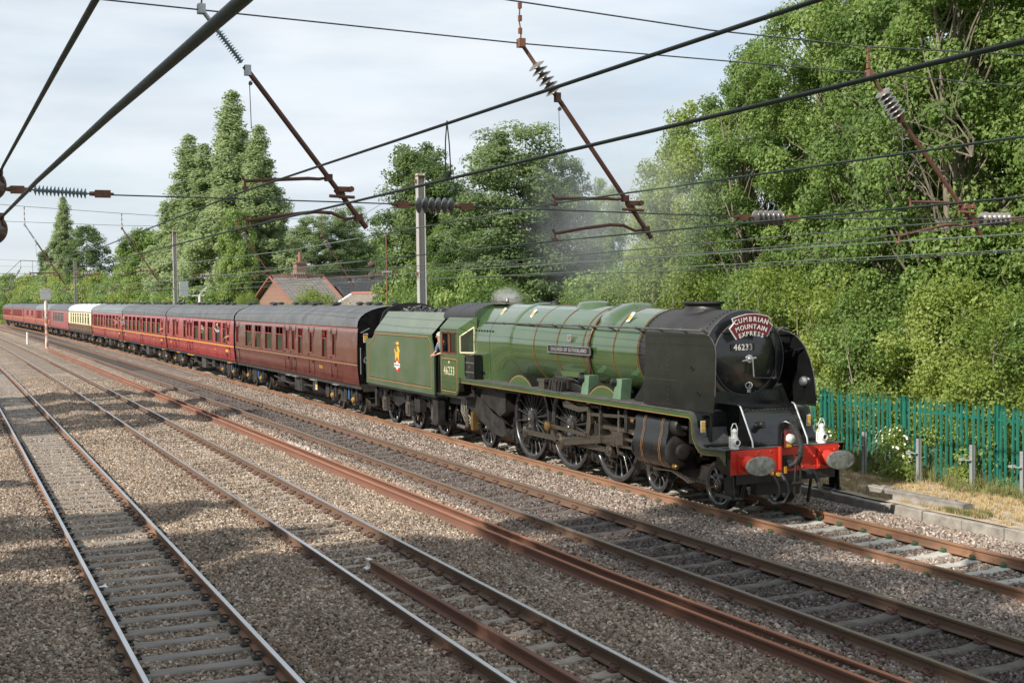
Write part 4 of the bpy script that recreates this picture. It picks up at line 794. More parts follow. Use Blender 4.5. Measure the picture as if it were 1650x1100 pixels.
# cab side built round its two openings
def plate_with_holes(name, x0, x1, z0, z1, holes, y, th, mat, parent, shear=0):
    xs = sorted({x0, x1} | {h[0] for h in holes} | {h[1] for h in holes}); zs = sorted({z0, z1} | {h[2] for h in holes} | {h[3] for h in holes}); m = MB()
    for i in range(len(xs) - 1):
        for j in range(len(zs) - 1):
            xm, zm = (xs[i] + xs[i + 1]) / 2, (zs[j] + zs[j + 1]) / 2
            if any(h[0] < xm < h[1] and h[2] < zm < h[3] for h in holes): continue
            m.bb((xs[i], y, zs[j]), (xs[i + 1], y + th, zs[j + 1]))
    return m.build(name, mat, parent, smooth=0)
for s in (-1, 1):
    plate_with_holes('cab_side', -14.9, -13.52, 2.40, 3.2, [(-14.74, -14.25, 2.52, 3.10), (-14.16, -13.66, 2.52, 3.10)], s * 1.33, -s * .03, M['green'], loco)
    m = MB(); m.prism([(-14.9, 2.40), (-13.52, 2.40), (-13.52, 1.86), (-13.45, 1.85), (-13.45, 1.74), (-13.52, 1.70), (-13.52, 1.60)] + arc(-13.75, 1.60, .23, 0, -85, 6)[1:] + [(-14.9, 1.34)], 'y', s * 1.30, s * 1.33); m.build('cab_side_lower', M['green'], loco, smooth=0)
    for (x0, x1) in ((-14.74, -14.25), (-14.16, -13.66)):
        fr = MB(); fr.bb((x0, s * 1.335, 2.50), (x1, s * 1.31, 2.54)); fr.bb((x0, s * 1.335, 3.07), (x1, s * 1.31, 3.11)); fr.bb((x0 - .02, s * 1.335, 2.50), (x0 + .03, s * 1.31, 3.11)); fr.bb((x1 - .03, s * 1.335, 2.50), (x1 + .02, s * 1.31, 3.11)); fr.build('window_frame', M['darkred'], loco, smooth=0)
    m = MB(); m.bb((-14.12, s * 1.315, 2.53), (-13.69, s * 1.31, 3.08)); m.build('window_pane', M['glass'], loco, smooth=0)
    m = MB()
    rr_ = [(-14.80, 1.46), (-14.80, 2.30), (-14.74, 2.36), (-13.70, 2.36), (-13.64, 2.30), (-13.64, 1.60), (-13.74, 1.46)]
    for k in range(len(rr_)): a_, b_ = rr_[k], rr_[(k + 1) % len(rr_)]; m.bar((a_[0], s * 1.331, a_[1]), (b_[0], s * 1.331, b_[1]), .022, .004, up=(0, 1, 0))
    m.build('cab_lining', M['orange'], loco, smooth=0)
    rr_ = [(x * .95 + -14.22 * .05, z * .93 + 1.91 * .07) for x, z in rr_]; m = MB()
    for k in range(len(rr_)): a_, b_ = rr_[k], rr_[(k + 1) % len(rr_)]; m.bar((a_[0], s * 1.331, a_[1]), (b_[0], s * 1.331, b_[1]), .02, .004, up=(0, 1, 0))
    m.build('cab_lining', M['black'], loco, smooth=0)
    m = MB(); put_text(m, '46233', .34, (-14.22, s * 1.333, 2.02), (1 if s < 0 else -1, 0, 0), (0, 0, 1), bold=-.003, condense=.82, space=1.22); m.box((-14.22, s * 1.332, 2.27), (.06, .004, .06)); m.build('cab_number', M['cream'], loco, smooth=0)
    # sloping upper panel and roof
    m = MB(); m.add([(-14.9, s * 1.33, 3.2), (-13.52, s * 1.33, 3.2), (-13.0, s * 1.02, 3.52), (-14.9, s * 1.02, 3.52), (-14.9, s * 1.30, 3.19), (-13.52, s * 1.30, 3.19), (-13.0, s * .99, 3.50), (-14.9, s * .99, 3.50)], [(0, 1, 2, 3), (7, 6, 5, 4), (0, 4, 5, 1), (2, 6, 7, 3), (1, 5, 6, 2), (3, 7, 4, 0)]); m.build('cab_upper_side', M['green_dull'], loco, smooth=0)
    # angled spectacle plate with its window
    A = Vector((-13.52, s * 1.33, 0)); B = Vector((-12.95, s * 1.0, 0)); sp = MB()
    def Q(t, z): p = A.lerp(B, t); return (p.x, p.y, z)
    def quad(mb, a, b, c, d): mb.add([a, b, c, d], [(0, 1, 2, 3)])
    zt = lambda t: 3.2 + .34 * t
    wl, wr, wb = .12, .86, 2.56; wt = lambda t: 2.96 + .34 * t
    quad(sp, Q(0, 1.87), Q(wl, 1.87), Q(wl, zt(wl)), Q(0, zt(0))); quad(sp, Q(wr, 1.87), Q(1, 1.87), Q(1, zt(1)), Q(wr, zt(wr))); quad(sp, Q(wl, 1.87), Q(wr, 1.87), Q(wr, wb), Q(wl, wb)); quad(sp, Q(wl, wt(wl)), Q(wr, wt(wr)), Q(wr, zt(wr)), Q(wl, zt(wl)))
    sp.build('spectacle_plate', M['green'], loco, smooth=0)
    m = MB(); quad(m, Q(wl, wb), Q(wr, wb), Q(wr, wt(wr)), Q(wl, wt(wl))); m.build('spectacle_pane', M['glass'], loco, smooth=0)
    m = MB(); pp = [Q(wl, wb), Q(wr, wb), Q(wr, wt(wr)), Q(wl, wt(wl))]
    for k in range(4): m.bar(pp[k], pp[(k + 1) % 4], .03, .03)
    m.build('spectacle_frame', M['cream'], loco, smooth=0)
    m = MB(); m.bb((-13.1, s * 1.06, 1.87), (-12.45, s * 1.30, 2.50)); m.bb((-13.14, s * 1.05, 2.50), (-12.55, s * 1.32, 2.53)); m.bb((-13.12, s * 1.305, 1.95), (-13.05, s * 1.315, 2.45)); sb = m.build('tool_box', M['black'], loco, smooth=0)
    m = MB(); m.box((-12.75, s * 1.31, 2.2), (.03, .03, .06)); m.bb((-13.1, s * 1.305, 2.3), (-12.45, s * 1.31, 2.32)); m.bb((-13.1, s * 1.305, 2.05), (-12.45, s * 1.31, 2.07)); m.build('box_catch', M['steel'], sb, smooth=0)
    m = MB(); m.tube([(-14.98, s * 1.34, 1.4), (-14.98, s * 1.34, 2.5), (-14.98, s * 1.30, 2.53)], .018, 6); m.build('cab_handrail', M['black'], loco)
def roofrow(x, ys=None):
    out = []
    for k in range(21):
        a = R(lerp(0, 180, k / 20)); y = 1.04 * math.cos(a); z = 3.50 + .40 * math.sin(a) ** .85 if 0 < k < 20 else 3.50; out.append((x, y, z))
    return out
m = MB(); m.grid([roofrow(-15.35), roofrow(-13.05)]); m.grid([[(p[0], p[1], p[2] - .03) for p in roofrow(-15.35)], [(p[0], p[1], p[2] - .03) for p in roofrow(-13.05)]]); m.grid([roofrow(-15.35), [(p[0], p[1], p[2] - .05) for p in roofrow(-15.35)]]); cr_ = m.build('cab_roof', M['smoke_black'], loco, smooth=50, fix=False)
rv = MB()
for xx in (-13.1, -14.2, -15.3):
    for p in roofrow(xx)[1:-1]: rv.box((p[0], p[1] * 1.003, p[2] + .004), (.02, .02, .016))
for k in range(24): rv.box((-15.2 + k * .09, -1.03, 3.535), (.016, .02, .016)); rv.box((-14.85 + k * .055, -1.336, 3.17), (.01, .008, .01))
rv.build('rivets', M['smoke_black'], cr_, smooth=0, kind='stuff')
m = MB(); fr = [(p[1], p[2]) for p in roofrow(0)]; m.prism(fr + [(-1.02, 3.4), (-1.0, 1.9), (1.0, 1.9), (1.02, 3.4)], 'x', -13.10, -13.04); m.build('cab_front', M['green'], loco, smooth=0)
m = MB(); m.bb((-15.3, -1.3, 1.3), (-13.1, 1.3, 1.36)); m.bb((-13.6, -.8, 1.36), (-13.15, .8, 2.9)); m.bb((-15.1, 1.0, 1.36), (-14.9, 1.3, 3.1)); m.build('cab_interior', M['frame_black'], loco, smooth=0)
m = MB(); m.lathe((-13.55, -.35, 2.6), (-1, 0, 0), [(0, .09), (.03, .09), (.03, .001)], 14, cap=False); m.lathe((-13.55, .2, 2.75), (-1, 0, 0), [(0, .08), (.03, .08), (.03, .001)], 14, cap=False); m.tube([(-13.55, -.6, 2.3), (-13.8, -.6, 2.35)], .02, 6); m.build('cab_gauges', M['brass'], loco)
m = MB(); m.bb((-13.05, -.5, 3.86), (-12.2, .5, 3.90)); m.lathe((-12.6, -.25, 3.88), (0, 0, 1), [(0, .05), (.1, .05), (.14, .02)], 10); m.tube([(-12.9, -.5, 3.88), (-12.9, -.4, 3.94), (-12.4, -.3, 3.93)], .02, 6); m.build('whistle', M['rod'], loco)
# ------------------------------------------------------------------ tender
import bmesh
ten = thing('tender', 'green coal tender with yellow and red crest coupled behind the locomotive', 'tender', (-18.5, 0, 0))
for s in (-1, 1):
    m = MB(); m.prism([(-15.45, 1.27), (-15.45, 2.55), (-15.52, 2.7), (-15.60, 2.85), (-15.60, 3.0), (-20.95, 3.0), (-21.05, 2.86), (-21.25, 2.76), (-21.90, 2.72), (-21.90, 1.27)], 'y', s * 1.29, s * 1.32); m.build('tender_side', M['green_dull'], ten, smooth=0)
    m = MB(); m.grid([[(-15.60, s * 1.32, 3.0), (-15.15, s * .90, 3.63)], [(-20.95, s * 1.32, 3.0), (-20.75, s * .90, 3.63)]]); m.grid([[(-15.60, s * 1.29, 3.0), (-15.15, s * .87, 3.63)], [(-20.95, s * 1.29, 3.0), (-20.75, s * .87, 3.63)]]); m.grid([[(-15.15, s * .87, 3.63), (-15.15, s * .90, 3.63)], [(-20.75, s * .87, 3.63), (-20.75, s * .90, 3.63)]])
    m.build('tender_coping', pmat('tender_coping_green', (.10, .13, .095), (.14, .165, .125), 1.5, .35, .5, coat=.15), ten, smooth=0, fix=False)
    pl = [(-21.65, 1.45), (-21.65, 2.55), (-21.45, 2.60), (-21.30, 2.66), (-21.0, 2.78), (-20.92, 2.92), (-15.95, 2.92), (-15.72, 2.75), (-15.68, 2.5), (-15.68, 1.45)]
    for sc, mt in ((1, 'orange'), (.982, 'black')):
        q = [(-18.7 + (x + 18.7) * (sc if sc == 1 else .993), 2.2 + (z - 2.2) * (1 if sc == 1 else .965)) for x, z in pl]; m = MB()
        for k in range(len(q)): a_, b_ = q[k], q[(k + 1) % len(q)]; m.bar((a_[0], s * 1.3215, a_[1]), (b_[0], s * 1.3215, b_[1]), .022 if sc == 1 else .02, .004, up=(0, 1, 0))
        m.build('lining', M[mt], ten, smooth=0)
    # frames, springs and axle boxes
    m = MB(); m.prism([(-15.5, 1.25), (-22.0, 1.25), (-22.0, .95), (-21.6, .62), (-20.9, .72), (-19.9, .60), (-19.3, .78), (-18.7, .62), (-17.6, .62), (-17.2, .80), (-16.6, .62), (-15.9, .55), (-15.5, .50)], 'y', s * .86, s * .90); m.build('tender_frame', M['frame_black'], ten, smooth=0)
    for x in (-16.19, -18.476, -20.762):
        m = MB(); m.bb((x - .17, s * .88, .42), (x + .17, s * 1.08, .86)); m.bb((x - .11, s * 1.06, .50), (x + .11, s * 1.12, .78)); ab = m.build('axle_box', M['underdirt'], ten, smooth=0)
        m = MB(); m.box((x, s * 1.0, .96), (.16, .14, .18))
        for k in range(6): m.box((x, s * 1.0, 1.00 + .025 * k), (.28 + .13 * k, .10, .018))
        for q in (-.5, .5): m.bar((x + q, s * 1.0, 1.12), (x + q, s * 1.0, .88), .05, .05)
        m.build('leaf_spring', M['frame_black'], ten, smooth=0)
        m = MB(); m.bb((x - .30, s * .92, .46), (x - .20, s * 1.0, .9)); m.bb((x + .20, s * .92, .46), (x + .30, s * 1.0, .9))
        for k in range(3): m.bb((x + .28, s * 1.0, .5 + k * .14), (x + .55, s * 1.06, .53 + k * .14))
        m.build('horn_guide', M['frame_black'], ten, smooth=0)
        wheel(x, s, .648, 12, .13, ten, 'tender_wheel', y=.70, thick=.12)
    m = MB(); m.bb((-17.75, s * .92, .62), (-17.25, s * 1.12, 1.0)); m.bb((-15.85, s * 1.0, .42), (-15.45, s * 1.22, 1.1)); m.bb((-15.9, s * .95, .40), (-15.4, s * 1.28, .44)); m.bb((-21.7, s * 1.0, .5), (-21.5, s * 1.1, 1.2)); m.bb((-22.0, s * 1.0, .5), (-21.4, s * 1.2, .53)); m.build('footstep', M['frame_black'], ten, smooth=0)
    m = MB(); m.tube([(-15.36, s * 1.30, 1.3), (-15.36, s * 1.30, 2.5)], .02, 6); m.tube([(-21.94, s * 1.32, 1.6), (-21.96, s * 1.34, 2.3)], .015, 6); m.build('handrail', M['black'], ten)
m = MB(); m.bb((-21.88, -1.29, 1.2), (-21.84, 1.29, 2.72)); m.bb((-15.6, -1.29, 1.2), (-15.5, 1.29, 2.6)); m.bb((-21.9, -1.28, 1.20), (-15.45, 1.28, 1.26)); m.bb((-21.86, -1.28, 2.60), (-20.8, 1.28, 2.66)); m.build('tank', M['frame_black'], ten, smooth=0)
m = MB(); pa = [(1.02 * math.cos(R(a)) * -1, 3.45 + .45 * math.sin(R(a))) for a in range(0, 181, 12)]; m.prism(pa + [(1.28, 2.65), (-1.28, 2.65)], 'x', -21.12, -21.07); m.build('rear_bulkhead', M['smoke_black'], ten, smooth=0)
m = MB(); m.prism([(p[0] * .95, p[1] - .05) for p in pa] + [(1.2, 2.65), (-1.2, 2.65)], 'x', -15.5, -15.45); m.build('front_bulkhead', M['frame_black'], ten, smooth=0)
# crest: crown and lion over a red and white roundel
m = MB(); X0, Y0 = -18.70, -1.3235
m.add([(X0 + a, Y0, b) for a, b in [(-.20, 2.14), (-.10, 2.14), (-.10, 2.22), (.06, 2.22), (.08, 2.12), (.20, 2.12), (.17, 2.20), (.19, 2.36), (.24, 2.44), (.16, 2.56), (.06, 2.60), (-.04, 2.54), (-.02, 2.46), (.06, 2.42), (-.06, 2.38), (-.16, 2.44), (-.24, 2.52), (-.26, 2.44), (-.20, 2.34)]], [tuple(range(19))])
m.add([(X0 + a, Y0, b) for a, b in [(-.10, 2.62), (.16, 2.62), (.19, 2.72), (.10, 2.68), (.03, 2.74), (-.04, 2.68), (-.13, 2.72)]], [tuple(range(7))]); m.build('lion_emblem', M['yellow'], ten, smooth=0, fix=False)
m = MB(); m.lathe((X0, -1.32, 1.98), (0, -1, 0), [(0, .21), (.004, .21), (.004, .001)], 28, cap=False); c0 = m.build('roundel', M['red'], ten); m = MB(); m.lathe((X0, -1.325, 1.98), (0, -1, 0), [(0, .13), (.004, .13), (.004, .001)], 28, cap=False); m.box((X0, -1.332, 1.98), (.56, .004, .12)); m.build('roundel_band', M['white'], c0, smooth=0)
m = MB(); put_text(m, 'BRITISH RAILWAYS', .06, (X0, -1.336, 1.98), (1, 0, 0), (0, 0, 1)); m.build('roundel_lettering', M['nameplate'], c0, smooth=0)
# coal heap
rr = np.random.default_rng(3); m = MB()
for k in range(420):
    x = rr.uniform(-20.9, -15.7); y = rr.uniform(-.82, .82); z = 3.42 + .30 * (1 - (y / .9) ** 2) * (.75 + .25 * math.sin(x * 2.1)) + rr.uniform(-.05, .03); s_ = rr.uniform(.05, .13)
    p = (1 + 5 ** .5) / 2; v = np.array([(-1, p, 0), (1, p, 0), (-1, -p, 0), (1, -p, 0), (0, -1, p), (0, 1, p), (0, -1, -p), (0, 1, -p), (p, 0, -1), (p, 0, 1), (-p, 0, -1), (-p, 0, 1)]) / 1.9 * rr.uniform(.6, 1.2, (12, 1)) * s_
    m.add(v + np.array([x, y, z]), [(0, 11, 5), (0, 5, 1), (0, 1, 7), (0, 7, 10), (0, 10, 11), (1, 5, 9), (5, 11, 4), (11, 10, 2), (10, 7, 6), (7, 1, 8), (3, 9, 4), (3, 4, 2), (3, 2, 6), (3, 6, 8), (3, 8, 9), (4, 9, 5), (2, 4, 11), (6, 2, 10), (8, 6, 7), (9, 8, 1)])
m.bb((-20.95, -.86, 2.9), (-15.55, .86, 3.38)); tag(m.build('coal', M['coal'], None, smooth=0), 'black lump coal heaped in the top of the green tender', 'coal', kind='stuff')
# ------------------------------------------------------------------ coaches
ZW = [(1.12, 1.345), (1.45, 1.385), (1.90, 1.41), (2.35, 1.41), (2.92, 1.385), (3.07, 1.36)]
def yw(z): return float(np.interp(z, [p[0] for p in ZW], [p[1] for p in ZW]))
vent_me = None
def roof_prof(n=14): return [(1.40 * math.cos(R(180 * k / n)), 3.07 + .72 * max(0, math.sin(R(180 * k / n))) ** .80) for k in range(n + 1)]
wheel_cache = {}
def make_coach(i, label, body, lower, roofm, wins, kind, num, detail=True, glaz='winframe', vents=12, x1=-22.62, Lc=19.65):
    t = thing('railway_coach', label, 'railway coach', (0, 0, 0), 'coaches of the train')
    zl = 1.86
    holes = []
    for w in wins:
        a, b = w[0], w[1]; z0 = w[2] if len(w) > 2 else 1.93; z1 = w[3] if len(w) > 3 else 2.92; holes.append((-b, -a, z0, z1))
    xs = sorted({0, -Lc} | {h[0] for h in holes} | {h[1] for h in holes}); zs = sorted({p[0] for p in ZW} | {h[2] for h in holes} | {h[3] for h in holes})
    def side(s, z_lo, z_hi, hs):
        m = MB()
        for a in range(len(xs) - 1):
            for b in range(len(zs) - 1):
                xm, zm = (xs[a] + xs[a + 1]) / 2, (zs[b] + zs[b + 1]) / 2
                if not z_lo < zm < z_hi or any(h[0] < xm < h[1] and h[2] < zm < h[3] for h in hs): continue
                m.add([(xs[a], s * yw(zs[b]), zs[b]), (xs[a + 1], s * yw(zs[b]), zs[b]), (xs[a + 1], s * yw(zs[b + 1]), zs[b + 1]), (xs[a], s * yw(zs[b + 1]), zs[b + 1])], [(0, 1, 2, 3)])
        return m
    if lower is None: side(-1, 0, 9, holes).build('coach_side', M[body], t, smooth=40, fix=False); side(1, 0, 9, holes).build('coach_side', M[body], t, smooth=40, fix=False)
    else:
        for (zlo, zhi, mt, nm) in ((0, zl, lower, 'lower_panels'), (zl, 9, body, 'upper_panels')):
            zs = sorted(set(zs) | {zl}); side(-1, zlo, zhi, holes).build(nm, M[mt], t, smooth=40, fix=False); side(1, zlo, zhi, holes).build(nm, M[mt], t, smooth=40, fix=False)
    # roof, ends, underframe
    rp_ = roof_prof(); m = MB(); m.grid([[(0.0, p[0], p[1]) for p in rp_], [(-.03, p[0] * 1.01, p[1] + .008) for p in rp_], [(-Lc + .03, p[0] * 1.01, p[1] + .008) for p in rp_], [(-Lc, p[0], p[1]) for p in rp_]])
    if detail:
        for k in range(1, 12):
            x = -Lc * k / 12; m.grid([[(x - .012, p[0] * 1.01, p[1] + .009) for p in rp_], [(x, p[0] * 1.014, p[1] + .02) for p in rp_], [(x + .012, p[0] * 1.01, p[1] + .009) for p in rp_]])
    ro = m.build('roof', M[roofm], t, smooth=60, fix=False)
    m = MB(); ed = [(-yw(z), z) for z, _ in ZW] + [(-p[0], p[1]) for p in rp_[1:-1]] + [(yw(z), z) for z, _ in ZW[::-1]]
    m.prism(ed, 'x', -.02, -.04); m.prism(ed, 'x', -Lc + .02, -Lc + .04); m.build('coach_end', M['black'], t, smooth=0)
    m = MB(); m.prism([(-.48, 1.1), (-.48, 3.2), (.48, 3.2), (.48, 1.1)], 'x', .0, .30); m.prism([(-.48, 1.1), (-.48, 3.2), (.48, 3.2), (.48, 1.1)], 'x', -Lc, -Lc - .30); m.build('gangway', M['rubber'], t, smooth=0)
    m = MB(); m.bb((0, -1.30, .98), (-Lc, -1.22, 1.13)); m.bb((0, 1.22, .98), (-Lc, 1.30, 1.13)); m.bb((0, -1.3, 1.10), (-Lc, 1.3, 1.16)); m.bb((.02, -1.2, .9), (-.05, 1.2, 1.12)); m.build('underframe', M['underframe'], t, smooth=0)
    m = MB(); m.bb((-.4, -.2, 1.17), (-Lc + .4, .2, 1.2)); m.bb((-.3, .35, 1.17), (-Lc + .3, .40, 2.5)); m.bb((-.1, .5, 3.05), (-Lc + .1, -.9, 3.09))
    for k in range(1, 9): m.bb((-Lc * k / 9, -1.3, 1.17), (-Lc * k / 9 - .5, .2, 2.25))
    m.build('seats', M['interior'], t, smooth=0, kind='stuff')
    # glazing
    for (x0, x1_, z0, z1) in holes:
        yy0, yy1 = -yw(z0) + .02, -yw(z1) + .02; fw_ = .035; m = MB(); door = (x1_ - x0) < .62
        for (a, b) in (((x0, yy0 - .022, z0), (x1_, yy0 - .022, z0)), ((x0, yy1 - .022, z1), (x1_, yy1 - .022, z1)), ((x0, yy0 - .022, z0), (x0, yy1 - .022, z1)), ((x1_, yy0 - .022, z0), (x1_, yy1 - .022, z1))): m.bar(a, b, fw_, fw_, up=(0, 1, 0))
        if not door: m.bar((x0, -yw(2.6) , 2.62), (x1_, -yw(2.6), 2.62), .035, .035, up=(0, 1, 0)); m.bar(((x0 + x1_) / 2, -yw(2.75), 2.62), ((x0 + x1_) / 2, yy1 - .02, z1), .025, .025, up=(0, 1, 0))
        wf = m.build('window', M[glaz], t, smooth=0); m = MB()
        m.add([(x0, yy0 + .01, z0), (x1_, yy0 + .01, z0), (x1_, -yw(2.6) + .03, 2.62 if not door else z1), (x0, -yw(2.6) + .03, 2.62 if not door else z1)], [(0, 1, 2, 3)]); m.build('pane', M['glass'], wf, smooth=0, fix=False)
    m = MB()
    for x0, x1_, z0, z1 in holes: m.add([(x0, yw(z0) - .03, z0), (x1_, yw(z0) - .03, z0), (x1_, yw(z1) - .03, z1), (x0, yw(z1) - .03, z1)], [(0, 1, 2, 3)])
    m.build('far_side_glazing', M['glass'], t, smooth=0, fix=False, kind='stuff')
    # lining and cantrail stripe
    if kind != 'plain':
        for (z, h, mt) in (((1.80, .028, 'orange'), (1.755, .022, 'nameplate'), (2.99, .018, 'orange'), (3.05, .04, 'redorange')) if kind == 'lined' else ((1.80, .045, 'yellow'), (3.05, .035, 'redorange')) if kind == 'maroon' else ((1.86, .03, 'yellow'), (3.0, .06, 'choc'))):
            m = MB(); y = -yw(z) - .003; m.bb((-.02, y, z - h / 2), (-Lc + .02, y - .004, z + h / 2)); m.build('lining', M[mt], t, smooth=0)
    m = MB()
    ds = [w for w in wins if w[1] - w[0] < .62]
    for w in ds:
        for q in (w[0] - .14, w[1] + .14): m.bb((-q - .006, -yw(1.5) - .002, 1.18), (-q + .006, -yw(1.9) + .005, 3.0))
        for z in (1.3, 2.85, 1.95): m.box((-w[1] - .15, -yw(z) - .012, z), (.07, .03, .06))
        m.box((-w[0] + .02, -yw(1.75) - .02, 1.70), (.03, .03, .1))
    if ds: m.build('door_edges', M['nameplate'], t, smooth=0, kind='stuff')
    if num:
        m = MB(); put_text(m, num, .17, (-4.6, -yw(1.55) - .006, 1.54), (1, 0, 0), (0, 0, 1), bold=0, space=1.15); m.build('coach_number', M['yellow'], t, smooth=0)
        if kind == 'maroon':
            MB().bb((-1.35, -yw(1.6) - .006, 1.50), (-1.95, -yw(1.6) - .002, 1.62)).build('class_label', M['yellow'], t, smooth=0); MB().bb((-18.0, -yw(1.6) - .006, 1.50), (-18.25, -yw(1.6) - .002, 1.60)).build('class_label', M['yellow'], t, smooth=0)
            m = MB(); m.bb((-1.35, -yw(1.4) - .006, 1.34), (-1.95, -yw(1.4) - .002, 1.42)); m.build('data_panel', M['nameplate'], t, smooth=0)
    # roof ventilators
    rr2 = random.Random(i)
    for k in range(vents):
        x = -(1.0 + (Lc - 2) * k / (vents - 1)) + rr2.uniform(-.25, .25); y = rr2.choice((-.30, .22, .22)); z = 3.07 + .72 * math.sin(math.acos(y / 1.4)) ** .8
        if 'v' not in wheel_cache:
            m = MB(); m.lathe((0, 0, 0), (0, 0, 1), [(0, .10), (.05, .10), (.05, .17), (.08, .17), (.13, .12), (.15, .001)], 10, cap=False); o = m.build('roof_vent', M['smoke_black'], None); wheel_cache['v'] = o.data; bpy.data.objects.remove(o)
        o = bpy.data.objects.new('roof_vent', wheel_cache['v']); COL.objects.link(o); o.parent = ro; o.location = (x, y, z)
    # bogies
    for bx in (-2.75, -Lc + 2.75):
        if ('b', detail) not in wheel_cache:
            bg_ = MB()
            for s in (-1, 1):
                bg_.prism([(-1.75, .55), (-1.75, .80), (-1.35, .92), (-.9, .80), (-.5, .98), (.5, .98), (.9, .80), (1.35, .92), (1.75, .80), (1.75, .55), (1.5, .50), (.6, .62), (.45, .42), (-.45, .42), (-.6, .62), (-1.5, .50)], 'y', s * .95, s * 1.02)
                for x in (-1.3, 1.3): bg_.bb((x - .16, s * .95, .34), (x + .16, s * 1.12, .72)); bg_.bb((x - .36, s * 1.0, .5), (x - .24, s * 1.1, .92)); bg_.bb((x + .24, s * 1.0, .5), (x + .36, s * 1.1, .92))
                bg_.bb((-.42, s * 1.0, .40), (.42, s * 1.12, .48)); bg_.cyl((-.2, s * 1.05, .48), (-.2, s * 1.05, .86), .09, n=8); bg_.cyl((.2, s * 1.05, .48), (.2, s * 1.05, .86), .09, n=8)
            bg_.bb((-.3, -1.0, .5), (.3, 1.0, .9)); bo = bg_.build('bogie', M['underframe'], None, smooth=30)
            out = [bo]
            def one(nm, f_, mt):
                q = MB(); f_(q); out.append(q.build(nm, M[mt], None))
            one('wheel', lambda q: q.lathe((0, -.68, .457), (0, -1, 0), [(-.02, .48), (.01, .455), (.12, .45), (.12, .38), (.08, .36), (.08, .12), (.12, .1), (.12, .001)], 28, cap=False), 'underdirt')
            one('axle', lambda q: q.cyl((0, -.7, .457), (0, .7, .457), .08, n=8), 'underdirt')
            one('axle_box_cover', lambda q: q.lathe((0, -1.12, .53), (0, -1, 0), [(0, .10), (.05, .09), (.06, .05), (.09, .04), (.09, .001)], 12, cap=False), 'axle_yellow')
            one('damper', lambda q: q.cyl((.62, -1.07, .52), (.62, -1.07, 1.0), .035, n=8), 'blue')
            wheel_cache[('b', detail)] = [o.data for o in out]
            for o in out: bpy.data.objects.remove(o)
        bd = wheel_cache[('b', detail)]
        b = bpy.data.objects.new('bogie', bd[0]); COL.objects.link(b); b.parent = t; b.location = (bx, 0, 0)
        for nm, md, ps in (('wheel', bd[1], [(-1.3, 0), (1.3, 0), (-1.3, 1), (1.3, 1)]), ('axle', bd[2], [(-1.3, 0), (1.3, 0)]), ('axle_box_cover', bd[3], [(-1.3, 0), (1.3, 0)]), ('damper', bd[4], [(0, 0)])):
            for px, ro_ in ps: o = bpy.data.objects.new(nm, md); COL.objects.link(o); o.parent = b; o.location = (px, 0, 0); o.rotation_euler = (0, 0, math.pi * ro_)
    # equipment under the floor
    m = MB(); m.bb((-8.1, -1.22, .42), (-9.2, -.6, 1.0)); bx_ = m.build('battery_box', M['underdirt'] if i else M['underframe'], t, smooth=0)
    m = MB(); m.bb((-6.0, -1.15, .55), (-6.7, -.7, .98)); m.bb((-11.2, -1.1, .6), (-12.0, -.5, .98)); m.cyl((-5.2, -1.0, .62), (-5.2, -.3, .62), .26, n=16); m.tube([(-6.8, -1.1, .7), (-10.5, -1.1, .6), (-13.5, -1.0, .75)], .04, 6); m.bb((-12.8, -.9, .5), (-13.4, .2, .95)); m.build('underfloor_equipment', M['underframe'], t, smooth=30)
    for w in ds[:4]: m = MB(); m.bb((-w[0] + .12, -1.40, .98), (-w[1] - .12, -1.28, 1.005)); m.build('step_board', M['yellow'] if kind == 'maroon' else M['alu'], t, smooth=0)
    if i == 0:
        m = MB(); m.bb((-6.05, -1.16, .60), (-6.3, -1.155, .95)); m.build('warning_label', M['white'], t, smooth=0); m = MB(); m.bb((-6.08, -1.165, .66), (-6.27, -1.16, .88)); m.build('warning_label_symbol', M['yellow'], t, smooth=0)
        m = MB(); m.box((-.012, -1.1, 2.72), (.01, .16, .30)); m.build('warning_label', M['white'], t, smooth=0); m = MB(); m.box((-.004, -1.1, 2.78), (.01, .13, .12)); m.box((-.004, -1.1, 2.65), (.01, .13, .08)); m.build('warning_label_symbol', M['yellow'], t, smooth=0)
        m = MB(); put_text(m, 'C', .34, (-.012, -1.08, 1.95), (0, 1, 0), (0, 0, 1), bold=.012); m.build('end_letter', M['white'], t, smooth=0)
        m = MB(); m.bar((.02, -1.28, 2.9), (.12, -1.0, 3.05), .02, .02); m.tube([(.03, -1.3, 1.5), (.03, -1.3, 2.4)], .012, 5); m.build('end_handrail', M['alu'], t)
        m = MB()
        for k in range(7): m.bb((-.02, -.95, 1.20 + k * .055), (.02, -.75, 1.225 + k * .055))
        m.build('end_step', M['underdirt'], t, smooth=0)
    X = x1 - i * 20.009; X2 = X - Lc; t.location = (X, cy(X), 0); t.rotation_euler = (0, 0, math.atan2(cy(X) - cy(X2), Lc))
    return t
def openw(n, a=1.9, pitch=2.03, w=1.25, skip=()):
    return [(a + k * pitch, a + k * pitch + w) for k in range(n) if k not in skip]
